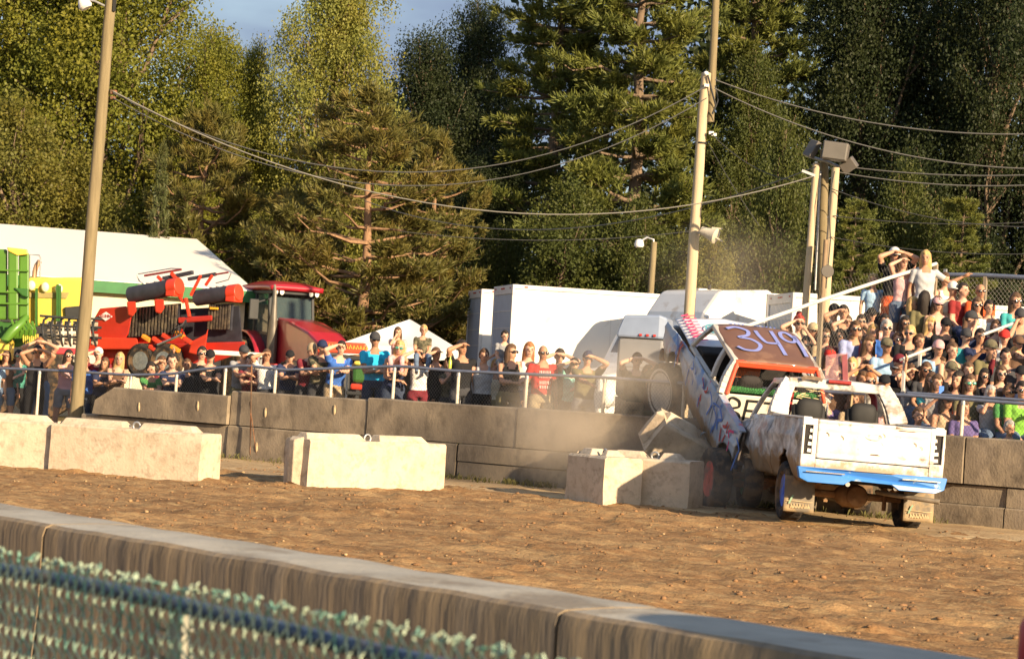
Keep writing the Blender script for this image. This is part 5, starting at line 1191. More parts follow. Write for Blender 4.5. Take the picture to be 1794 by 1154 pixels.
# ================================================================ PEOPLE
PAL = dict(black=(.018, .018, .020), white=(.72, .69, .64), cream=(.66, .57, .42), grey=(.26, .26, .27), lightgrey=(.45, .45, .46), charcoal=(.055, .055, .06), navy=(.025, .035, .085), blue=(.05, .14, .45),
           lightblue=(.30, .45, .62), turquoise=(.03, .42, .68), teal=(.06, .36, .36), mint=(.25, .58, .48), green=(.07, .24, .07), lime=(.2, .45, .06), olive=(.16, .14, .07), camo=(.13, .12, .07), tan=(.42, .31, .19), khaki=(.50, .39, .23),
           brown=(.14, .08, .05), red=(.50, .035, .03), maroon=(.17, .025, .035), pink=(.62, .36, .36), orange=(.62, .10, .03), purple=(.13, .10, .24), denim=(.12, .17, .26), darkdenim=(.045, .06, .10), plaid=(.05, .20, .16), darkred=(.25, .03, .03), periwinkle=(.30, .34, .56))
NAMEC = dict(lightgrey='light grey', lightblue='light blue', darkdenim='dark denim', darkred='dark red', camo='camouflage', plaid='green plaid')
SKIN = [(.56, .31, .20), (.50, .27, .17), (.60, .35, .24), (.42, .22, .13), (.53, .29, .19)]
HAIRC = dict(blond=(.46, .30, .12), brown=(.10, .055, .03), dark=(.025, .018, .014), ginger=(.32, .13, .05), grey=(.38, .35, .32), red=(.30, .04, .03))
def cloth(c):
    if c == 'plaid': return mat('cloth_plaid', (.05, .22, .17), .9, .5, 22, .2)
    if c == 'camo': return mat('cloth_camo', (.15, .13, .08), .9, .3, 8, .2, dirt=((.05, .05, .03), .45, 9))
    return mat('cloth_'+c, PAL[c], .88, .14, 7, .25, bscale=12, spec=.2)
skins = [mat('skin_%d' % i, s, .55, .08, 12, spec=.35) for i, s in enumerate(SKIN)]; hairs = {k: mat('hair_'+k, v, .7, .25, 30, .3, stretch=(1, 1, .3)) for k, v in HAIRC.items()}
eye_m = mat('eye_dark', (.05, .03, .025), .4); lip_m = mat('lip', (.34, .11, .09), .6); shoe_m = mat('shoe_dark', (.05, .045, .045), .7, .2, 6); lens_m = mat('dark_lens', (.015, .015, .018), .12, .1, 4, spec=.8); lens_g = mat('mirror_lens', (.12, .42, .30), .1, .1, 4, metal=.6, spec=.8)

ARM = dict(down=((.26, .02, .88), (.4, .9, 0)), shade=((.10, -.14, 1.655), (1, -.35, -.25)), lean=((-.02, -.42, 1.20), (.6, .2, -1)), fold=((-.06, -.20, 1.14), (1, .3, -.8)), up=((.30, -.20, 1.86), (1, -.2, 0)), phone=((.05, -.36, 1.44), (.5, 0, -1)),
           lap=((.08, -.33, .98), (.6, .5, -.5)), rail=((.62, -.06, 1.36), (.4, .2, -1)), point=((.16, -.50, 1.40), (.6, 0, -1)), chin=((.03, -.16, 1.50), (.6, -.2, -1)), over=((.10, -.05, 1.80), (1, -.1, .3)))
def ik(s, t, hint, l1, l2):
    s, t, hint = Vector(s), Vector(t), Vector(hint); d = t-s; L = min(d.length, (l1+l2)*.985); d = d.normalized(); t = s+d*L
    a = math.acos(max(-1, min(1, (l1*l1+L*L-l2*l2)/(2*l1*L)))); h = (hint-d*hint.dot(d)).normalized()
    return s+d*l1*math.cos(a)+h*l1*math.sin(a), t
PENDING = []; BODY = {}
def body_spec(base, al, ar, sex, top, bot, yaw, seed):
    """joint layout of one pose -> list of volumes (closed shapes to be fused) and regions for clothing"""
    R_ = random.Random(seed); fem = sex == 'f'; kid = sex == 'k'
    bend = {'stand': rad(R_.uniform(0, 5)), 'lean': rad(R_.uniform(17, 24)), 'sit': rad(R_.uniform(4, 14))}[base]
    hz = .94; dz = 0 if base != 'sit' else -.44
    TM_ = Matrix.Translation((0, 0, hz+dz)) @ Matrix.Rotation(bend, 4, 'X') @ Matrix.Rotation(R_.uniform(-.05, .05), 4, 'Y') @ Matrix.Translation((0, 0, -hz))
    sh = .165 if fem else .185; hipw = .10 if fem else .092; k = .93 if fem else 1.0
    T = lambda p: TM_ @ Vector(p)
    hs_ = 1.18 if kid else 1.0
    HM_ = TM_ @ Matrix.Translation((0, 0, 1.535)) @ Matrix.Rotation(rad(yaw), 4, 'Z') @ Matrix.Rotation(-bend*.8+rad(R_.uniform(-4, 6)), 4, 'X') @ Matrix.Diagonal((hs_, hs_, hs_, 1))   # origin at chin-neck, head above
    vols = []      # (kind, data, region)
    ringz = [(.86, .155, .115), (.95, .165 if fem else .158, .12), (1.06, .135 if fem else .148, .105), (1.16, .140 if fem else .160, .112), (1.27, .155*k+.01, .128 if fem else .122), (1.36, .165*k, .110), (1.42, .150*k, .088), (1.455, .095, .07), (1.48, .06, .055)]
    vols.append(('rings', [(T((0, .0, z)), TM_.to_3x3() @ Vector((1, 0, 0)), TM_.to_3x3() @ Vector((0, 1, 0)), a, b) for z, a, b in ringz], 'torso', None))
    vols.append(('tube', [T((0, .012, 1.44)), HM_ @ Vector((0, .012, .05))], [.058*k, .054*k], 'neck'))
    vols.append(('ell', HM_ @ Vector((0, .008, .112)), (.075, .094, .104), 'head', HM_)); vols.append(('ell', HM_ @ Vector((0, -.022, .045)), (.055, .066, .062), 'head', HM_))
    vols.append(('ell', HM_ @ Vector((0, -.098, .085)), (.014, .022, .024), 'head', HM_))
    for s in (-1, 1): vols.append(('ell', HM_ @ Vector((s*.077, .012, .088)), (.014, .022, .032), 'head', HM_))
    hands = []
    for s, nm in ((-1, al), (1, ar)):
        tg, hint = ARM[nm]; S0 = T((s*sh, .005, 1.405)); world = nm in ('lean',)
        tgt_ = Vector((s*tg[0], tg[1], tg[2]))
        tgt_ = Vector((tgt_.x, tgt_.y-.12, tgt_.z)) if nm == 'lean' else T(tgt_)
        if nm == 'lap': tgt_ = T((s*.09, -.26, 1.0)) if base == 'sit' else tgt_
        if nm in ('shade', 'chin'): tgt_ = HM_ @ Vector((s*.085, -.115, .145 if nm == 'shade' else .0))
        hv = Vector((s*hint[0], hint[1], hint[2])); e, w_ = ik(S0, tgt_, hv, .285, .25)
        r0 = .044 if fem else .052
        vols.append(('tube', [S0, S0.lerp(e, .5), e], [r0*1.1, r0*.95, r0*.78], 'uarm')); vols.append(('tube', [e, e.lerp(w_, .35), w_], [r0*.78, r0*.80, r0*.52], 'farm'))
        fd = (w_-e).normalized()
        if nm == 'shade': fd = (HM_.to_3x3() @ Vector((-s*.9, -.25, .05))).normalized()
        if nm in ('lean', 'fold', 'lap'): fd = (fd*.7+Vector((-s*.5, 0, -.25))).normalized()
        pe = w_+fd*.085; vols.append(('tube', [w_, w_+fd*.05, pe], [.026, .036, .030], 'hand')); hands.append((pe, fd, s, nm))
    if base == 'sit':
        for s in (-1, 1):
            h = Vector((s*hipw, .0, .50)); kn = Vector((s*(hipw+.06+R_.uniform(-.03, .05)), -.42, .50)); an = Vector((s*(hipw+.04), -.40, .085))
            vols.append(('tube', [h, h.lerp(kn, .5), kn], [.092, .082, .06], 'thigh')); vols.append(('tube', [kn, kn.lerp(an, .3), an], [.058, .058, .038], 'shin'))
            vols.append(('tube', [an+Vector((0, .05, -.04)), an+Vector((0, -.06, -.045)), an+Vector((0, -.17, -.055))], [.042, .042, .03], 'foot'))
    else:
        st_ = R_.uniform(.0, .07)
        for s in (-1, 1):
            h = Vector((s*hipw, .0, .90)); kn = Vector((s*(hipw+.015+st_*.5), -.02, .49)); an = Vector((s*(hipw+.02+st_), .025, .085))
            vols.append(('tube', [h, h.lerp(kn, .5), kn], [.098 if fem else .092, .08, .06], 'thigh')); vols.append(('tube', [kn, kn.lerp(an, .3), an], [.057, .058, .038], 'shin'))
            vols.append(('tube', [an+Vector((0, .05, -.04)), an+Vector((0, -.06, -.045)), an+Vector((s*.02, -.17, -.055))], [.042, .042, .03], 'foot'))
    return vols, TM_, HM_, hands
def request_body(key):
    if key in BODY: return
    base, al, ar, sex, top, bot, yaw, seed = key
    vols, TM_, HM_, hands = body_spec(*key)
    mb = MB()
    for v in vols:
        if v[0] == 'tube':
            pts, rr = v[1], v[2]; d0 = (pts[0]-pts[1]).normalized(); d1 = (pts[-1]-pts[-2]).normalized()
            P_ = [pts[0]+d0*rr[0]*.8, pts[0]+d0*rr[0]*.4]+list(pts)+[pts[-1]+d1*rr[-1]*.4, pts[-1]+d1*rr[-1]*.8]; Q_ = [rr[0]*.35, rr[0]*.85]+list(rr)+[rr[-1]*.85, rr[-1]*.35]
            mb.tube(P_, Q_, 12)
        elif v[0] == 'ell': mb.ell(v[1], v[2], 16, 10, M=v[4].to_3x3())
        else:
            V = []; n = 18
            for c_, ax, ay, a, b in v[1]:
                for k in range(n):
                    t = 2*math.pi*k/n; V.append(c_+ax*a*math.copysign(abs(math.cos(t))**.8, math.cos(t))+ay*b*math.copysign(abs(math.sin(t))**.85, math.sin(t)))
            m_ = len(v[1]); mb.add(V, [(i*n+k, i*n+(k+1) % n, (i+1)*n+(k+1) % n, (i+1)*n+k) for i in range(m_-1) for k in range(n)]+[tuple(range(n-1, -1, -1)), tuple((m_-1)*n+k for k in range(n))])
    me = bpy.data.meshes.new('raw'); me.from_pydata(mb.v, [], mb.f); ob = bpy.data.objects.new('raw', me); COL.objects.link(ob)
    md = ob.modifiers.new('r', 'REMESH'); md.mode = 'VOXEL'; md.voxel_size = .0175; md.use_smooth_shade = True
    sm = ob.modifiers.new('s', 'SMOOTH'); sm.factor = .5; sm.iterations = 2
    BODY[key] = None; PENDING.append((key, ob, vols, TM_, HM_, hands))
def segdist(p, a, b):
    ab = b-a; t = np.clip(((p-a) @ ab)/max(1e-9, ab @ ab), 0, 1); return np.linalg.norm(p-(a+t[:, None]*ab), axis=1), t
def finish_bodies():
    dg = bpy.context.evaluated_depsgraph_get(); dg.update()
    for key, ob, vols, TM_, HM_, hands in PENDING:
        base, al, ar, sex, top, bot, yaw, seed = key
        me = bpy.data.meshes.new_from_object(ob.evaluated_get(dg)); me.name = 'person_body'
        nv = len(me.vertices); co = np.empty(nv*3); me.vertices.foreach_get('co', co); co = co.reshape(-1, 3)
        nrm = np.empty(nv*3); me.vertices.foreach_get('normal', nrm); nrm = nrm.reshape(-1, 3)
        npo = len(me.polygons); pc = np.empty(npo*3); me.polygons.foreach_get('center', pc); pc = pc.reshape(-1, 3)
        best = np.full(npo, 9.0); reg = np.zeros(npo, int); par = np.zeros(npo); NM = ['torso', 'neck', 'head', 'uarm', 'farm', 'hand', 'thigh', 'shin', 'foot']
        for v in vols:
            if v[0] == 'tube':
                tot = len(v[1])-1
                for i in range(tot):
                    d, t = segdist(pc, np.array(v[1][i]), np.array(v[1][i+1])); d = d-(v[2][i]*(1-t)+v[2][i+1]*t); m_ = d < best
                    best[m_] = d[m_]; reg[m_] = NM.index(v[3]); par[m_] = (i+t[m_])/tot
            elif v[0] == 'ell':
                d = np.linalg.norm((pc-np.array(v[1])), axis=1)-sum(v[2])/3; m_ = d < best; best[m_] = d[m_]; reg[m_] = 2
            else:
                for i in range(len(v[1])-1):
                    a, b = v[1][i], v[1][i+1]; d, t = segdist(pc, np.array(a[0]), np.array(b[0])); d = d-((a[3]*.5+a[4]*.5)*(1-t)+(b[3]*.5+b[4]*.5)*t)-.012; m_ = d < best
                    best[m_] = d[m_]; reg[m_] = 0
        inv = np.array(TM_.inverted()); tp = pc @ inv[:3, :3].T+inv[:3, 3]
        mi = np.zeros(npo, int); torso = reg == 0
        hem = .98 if bot != 'dress' else .0
        mi[torso] = np.where(tp[torso, 2] > hem, 1, 2)
        neckz = 1.445-.05*(tp[:, 1] < -.02)*(np.abs(tp[:, 0]) < .07); mi[torso & (tp[:, 2] > neckz)] = 0
        if top == 'tank': mi[torso & (tp[:, 2] > 1.36) & (np.abs(np.abs(tp[:, 0])-.085) > .03)] = 0; mi[torso & (tp[:, 2] > 1.33) & (np.abs(tp[:, 0]) > .135)] = 0
        sl = {'tank': 0, 'tee': .62, 'long': 2}[top]
        mi[(reg == 3) & (par < sl)] = 1
        if top == 'long': mi[reg == 4] = 1
        mi[(reg == 6)] = 2; mi[(reg == 7)] = 2
        if bot == 'shorts': mi[(reg == 6) & (par > .72)] = 0; mi[reg == 7] = 0
        if bot == 'dress': mi[(reg == 6) & (par < .6)] = 1; mi[(reg == 6) & (par >= .6)] = 0; mi[reg == 7] = 0
        mi[reg == 8] = 3
        # clothing stands proud of the skin and creases a little
        vm = np.zeros(nv); lv = np.empty(npo, int)
        loops = np.empty(len(me.loops), int); me.loops.foreach_get('vertex_index', loops); ls = np.empty(npo, int); me.polygons.foreach_get('loop_start', ls); lt = np.empty(npo, int); me.polygons.foreach_get('loop_total', lt)
        vm[loops] = np.repeat(np.isin(mi, (1, 2)), lt)
        wr_ = .5+.5*np.sin(co[:, 2]*46+3*np.sin(co[:, 0]*15+seed)+2*np.sin(co[:, 1]*19))
        co += nrm*(vm*(.009+.007*wr_))[:, None]; 
        # fingers, eyes, mouth are appended as geometry of the same body mesh
        ex = MB(); mats_ex = []
        for pe, fd, s, nm in hands:
            up = Vector((0, 0, 1)) if abs(fd.z) < .8 else Vector((0, -1, 0)); sd = fd.cross(up).normalized(); nn = sd.cross(fd).normalized()
            sd, nn = (nn, sd) if nm in ('phone', 'up', 'point') else (sd, nn)
            for i in range(4):
                ln = [.062, .074, .070, .055][i]; o_ = sd*((i-1.5)*.0165); a = pe+o_-fd*.02; b = a+(fd+o_*2.5).normalized()*ln*.55; c_ = b+(fd-nn*.55).normalized()*ln*.55
                ex.tube([a, b, c_], [.0095, .0088, .0062], 5)
            a = pe-fd*.055+sd*.028; ex.tube([a, a+(sd+fd*.5).normalized()*.032, a+(sd*.5+fd).normalized()*.06], [.011, .0105, .007], 5)
        nf0 = len(ex.f); H3 = HM_.to_3x3()
        for s in (-1, 1): ex.ell(HM_ @ Vector((s*.031, -.080, .100)), (.0155, .009, .0075), 8, 6, 4, M=H3); ex.ell(HM_ @ Vector((s*.033, -.086, .121)), (.020, .007, .005), 8, 4, 4, M=H3)
        ex.ell(HM_ @ Vector((0, -.088, .040)), (.024, .010, .007), 8, 6, 5, M=H3)
        me.materials.clear()
        for m_ in (skins[0], cloth('grey'), cloth('denim'), shoe_m, eye_m, lip_m): me.materials.append(m_)
        bm = bmesh.new(); me.vertices.foreach_set('co', co.reshape(-1)); me.polygons.foreach_set('material_index', mi.astype(np.int32)); bm.from_mesh(me)
        vs_ = [bm.verts.new(p) for p in ex.v]
        for f, m_ in zip(ex.f, ex.m):
            try: q = bm.faces.new([vs_[i] for i in f]); q.material_index = m_; q.smooth = True
            except ValueError: pass
        bm.to_mesh(me); bm.free(); me.polygons.foreach_set('use_smooth', [True]*len(me.polygons))
        me.update(); top_ = max(co[:, 2]); BODY[key] = (me, TM_, HM_, top_, co[:, 2].min(), hands)
        bpy.data.objects.remove(ob)
    PENDING.clear()
# ---- hair, hats, glasses in head space (origin at chin-neck, face towards -y)
def head_shape(style):
    mb = MB(); c = Vector((0, .010, .112)); nz_ = lambda d, f, a: a*mnoise.noise(d*f)
    if style in ('short', 'bun', 'buzz'):
        th = .010 if style == 'buzz' else .020
        def f(d, q):
            face = d.y < -.25 and d.z < .50+.25*abs(d.x); low = d.z < -.55
            k = .90 if (face or low) else 1+th/.09+nz_(d, 6, .05)
            return q*k
        mb.ell(c, (.077, .096, .106), 24, 16, fun=f)
        if style == 'bun': mb.ell((0, .04, .245), (.045, .045, .045), 12, 8, fun=lambda d, q: q*(1+nz_(d, 4, .25)))
    else:
        ln = {'long': .30, 'mid': .15, 'curly': .24}[style]
        def f(d, q):
            face = d.y < -.30 and d.z < .42+.2*abs(d.x)
            k = (.90 if face else 1.17+nz_(d, 5, .10)+(.18 if style == 'curly' else 0)*(1+nz_(d, 9, .8)))
            p = q*k
            if d.z < .05 and d.y > -.32: dn = min(1, (.05-d.z)/.7); p = Vector((p.x*(1+.35*dn), p.y*.9+.018, p.z-ln*dn**1.2+nz_(d, 8, .03)))
            return p
        mb.ell(c, (.078, .097, .107), 26, 20, fun=f)
    return mb.mesh('hair_'+style, hairs['brown'], 70)
HAIRM = {s: head_shape(s) for s in ('short', 'bun', 'buzz', 'long', 'mid', 'curly')}
def cap_mesh():
    mb = MB(); c = Vector((0, .010, .128))
    mb.ell(c, (.090, .109, .105), 24, 12, fun=lambda d, q: Vector((q.x, q.y, max(q.z, -.012))))
    V = []; n = 12
    for k in range(n+1):
        a = math.pi+math.pi*k/n; V.append((.082*math.cos(a), .01+.100*math.sin(a)*.98, .128)); V.append((.080*math.cos(a)*1.02, .01+.100*math.sin(a)-.075*(math.sin(a)**2), .122-.012*math.sin(a)**2))
    V2 = [(x, y, z-.008) for x, y, z in V]; m_ = len(V)
    mb.add(V+V2, [(2*k, 2*k+1, 2*k+3, 2*k+2) for k in range(n)]+[(m_+2*k, m_+2*k+2, m_+2*k+3, m_+2*k+1) for k in range(n)]+[(2*k+1, m_+2*k+1, m_+2*k+3, 2*k+3) for k in range(n)])
    return mb.mesh('cap', cloth('black'), 60)
CAPM = cap_mesh()
def beanie():
    mb = MB(); mb.ell((0, .012, .135), (.090, .108, .122), 20, 12, fun=lambda d, q: Vector((q.x, q.y, max(q.z, -.03)))); return mb.mesh('beanie', cloth('tan'), 60)
BEANM = beanie()
def glasses():
    mb = MB()
    for s in (-1, 1): mb.ell((s*.034, -.093, .100), (.031, .010, .021), 12, 8, fun=lambda d, q: Vector((math.copysign(abs(q.x/.031)**.6*.031, q.x), q.y, math.copysign(abs(q.z/.021)**.6*.021, q.z)))); mb.beam((s*.062, -.088, .105), (s*.082, .01, .103), .006, .010)
    mb.beam((-.01, -.1, .106), (.01, -.1, .106), .006, .006); return mb.mesh('sunglasses', lens_m, 60)
GLM = glasses()
PEOPLE = []
ORD = ['first', 'second', 'third', 'fourth', 'fifth', 'sixth', 'seventh', 'eighth', 'ninth', 'tenth', 'eleventh', 'twelfth', 'thirteenth', 'fourteenth', 'fifteenth', 'sixteenth', 'seventeenth', 'eighteenth', 'nineteenth', 'twentieth', 'twenty-first', 'twenty-second', 'twenty-third']
def person(rec, pos, face, scale, label, group):
    base, al, ar, sex, top, bot, tc_, bc_, hair, hc, hat, gl, yaw, seed, unique = rec
    key = (base, al, ar, sex, top, bot, yaw, seed if unique else seed % 2); me, TM_, HM_, top_, low_, hands = BODY[key]
    o = link('person', me); o.matrix_world = Matrix.Translation(pos) @ Matrix.Rotation(face, 4, 'Z') @ Matrix.Diagonal((scale, scale, scale, 1)) @ Matrix.Translation((0, 0, -low_))
    for i, m_ in ((0, skins[seed % 5 if tc_ != 'navy!' else 3]), (1, cloth(tc_)), (2, cloth(bc_))): o.material_slots[i].link = 'OBJECT'; o.material_slots[i].material = m_
    tag(o, label, 'person', group)
    def child(n, m_, mt):
        h = link(n, m_, o); h.matrix_local = HM_
        h.material_slots[0].link = 'OBJECT'; h.material_slots[0].material = mt; return h
    if hair != 'bald' and not (hat and hair in ('short', 'buzz')): child('hair', HAIRM[hair], hairs[hc])
    elif hair in ('short', 'buzz'): child('hair', HAIRM['buzz'], hairs[hc])
    if hat:
        kind, colr = hat.split(':'); child('beanie' if kind == 'beanie' else 'cap', BEANM if kind == 'beanie' else CAPM, cloth(colr))
    if gl: child('sunglasses', GLM, lens_g if gl == 'm' else lens_m)
    return o
def parse(line, seed, unique):
    f = line.split(); x, y, base, arms, sex, tops, bots, hair, hat, gl = f[:10]; al, ar = arms.split('/'); top, tcx = tops.split(':'); bot, bcx = bots.split(':'); hs, hc = hair.split(':') if ':' in hair else ('bald', 'brown')
    yaw = int(f[10]) if len(f) > 10 else 0
    return float(x), float(y), (base, al, ar, sex, top, bot, tcx, bcx, hs, hc, None if hat == '-' else hat, None if gl == '-' else gl, yaw, seed, unique), ' '.join(f[11:])
FENCE = """
-8 620 stand down/down m tee:lightblue pants:denim short:brown - - 0 person in light blue cut off by the left edge of the picture
14 614 stand shade/down f tank:brown shorts:denim mid:brown - - 0 person in a brown top and shorts at the far left of the fence
36 613 stand down/lean f tee:plaid pants:black short:dark - m 10 person in a green plaid shirt and mirrored sunglasses at the fence
66 605 stand shade/shade m tank:black pants:black short:dark - s 0 person in a black tank top with both hands over the eyes
73 586 stand shade/shade f tee:brown pants:denim mid:ginger - - 0 person in brown, hands at brow, behind the black tank top
118 612 stand lean/down f tank:pink shorts:grey mid:dark - s 10 person in a pink tank top and grey shorts left of the wooden pole
152 622 stand down/down m tee:blue pants:darkdenim short:dark - - 20 person in a blue shirt just right of the wooden pole
176 608 stand shade/down m tee:maroon pants:denim short:brown cap:white - 0 person in maroon with a white cap shading the eyes
181 626 lean lean/lean f tee:navy pants:black mid:brown - - -20 person in navy leaning both arms on the left rail
206 617 lean lean/lean f tank:brown pants:black long:blond - - -10 person in a brown tank top leaning on the left rail
266 634 lean lean/lean k tee:green pants:denim short:dark - - 20 child in a green shirt bending over the rail
284 624 stand shade/down k tee:maroon pants:denim short:brown - - 0 child in maroon with one hand at the brow
306 620 lean lean/lean k tee:navy pants:denim short:dark - - 10 child in navy leaning on the rail left of the raised fist
327 610 stand up/down m tee:black pants:black short:brown - - 0 person in black raising a fist beside the child in navy
352 607 stand down/down m tee:black pants:black short:dark - s 10 person in black with sunglasses left of the one in a black cap
369 612 lean lean/lean m tee:black pants:black short:dark cap:black - 0 person in a black cap and black tee with forearms over the rail
425 604 lean lean/lean m tee:grey pants:olive short:brown cap:charcoal - 10 person in a charcoal cap and grey tee leaning on the rail
441 621 lean lean/lean k tee:maroon pants:olive short:dark - - -20 child in maroon leaning beside the person in the charcoal cap
470 612 stand shade/down m tee:white pants:charcoal short:brown - - 10 person in white with one hand at the brow beside the maroon-shirted child
507 613 lean lean/lean m tee:navy pants:charcoal short:dark cap:black - 0 person in navy with a black cap bending over the rail
541 602 lean lean/lean m tee:maroon pants:charcoal short:brown beanie:tan - 0 person in a maroon shirt and tan beanie leaning on the rail
563 595 lean lean/lean m tee:camo pants:charcoal short:dark cap:navy - 20 person in camouflage with a navy cap leaning on the rail
590 597 lean shade/lean m tee:blue pants:tan short:dark - - -10 person in a royal blue tee holding a hand to the face
661 581 stand fold/fold m tee:turquoise pants:darkdenim short:grey cap:charcoal s 10 person in a turquoise polo shirt with a dark cap and sunglasses
694 596 lean fold/lean f tank:navy pants:darkdenim mid:blond - m -10 person in a navy top with green mirrored sunglasses
738 606 stand shade/down f tank:white pants:maroon mid:dark - s -10 person in a white tank top with sunglasses
764 609 stand shade/down m tee:black pants:black short:brown - - 20 person in black turned away beside the person in white
788 626 stand phone/phone f tee:camo pants:charcoal mid:brown - - 0 person holding up a camera behind the fence post
813 596 stand shade/down m tee:black pants:charcoal short:dark - - 10 person in a black tee shading the face before the trailer end
850 611 stand down/down m tank:lightgrey pants:black short:brown - - 0 person in a pale grey tank top left of the raised arm
869 617 stand over/down f tank:cream pants:olive mid:blond - - 0 person in cream with one arm raised behind the pale grey tank top
896 603 stand fold/down f tank:black shorts:olive mid:brown - s 40 person in black with sunglasses looking to the right
925 599 stand fold/fold f tank:white pants:denim long:ginger - - -5 person in a white tank top and jeans left of the red tee
953 604 stand down/down m tee:red pants:khaki bald - s 0 person in a red tee with white lettering and khaki trousers
978 611 stand shade/shade m tee:black pants:charcoal short:dark - - 0 person in black shading the eyes behind the red tee
1004 626 stand shade/lean f tee:mint pants:charcoal short:brown cap:black - 0 person in a mint striped top shading the eyes under a dark visor
1027 614 stand lean/shade m tee:olive shorts:grey short:brown cap:navy - -10 person in an olive tee and navy cap shading the eyes
1113 618 stand shade/shade m tee:camo shorts:tan short:dark - - 0 person in the dust with both hands at the brow
1138 640 stand down/down k tee:brown pants:olive short:brown - - 0 child standing in the dust next to the climbing truck wheel
"""
KIDS_UP = """
699 573 sit chin/lap k tee:pink pants:pink mid:brown - - 10 small child in pink held up high in front of the white tent
741 569 sit lap/lap k tee:camo pants:denim short:blond - - 0 small child in camouflage sitting high in front of the white tent
884 579 sit lap/lap k tee:grey pants:grey short:dark - - 10 small child in grey carried high in front of the trailer
"""
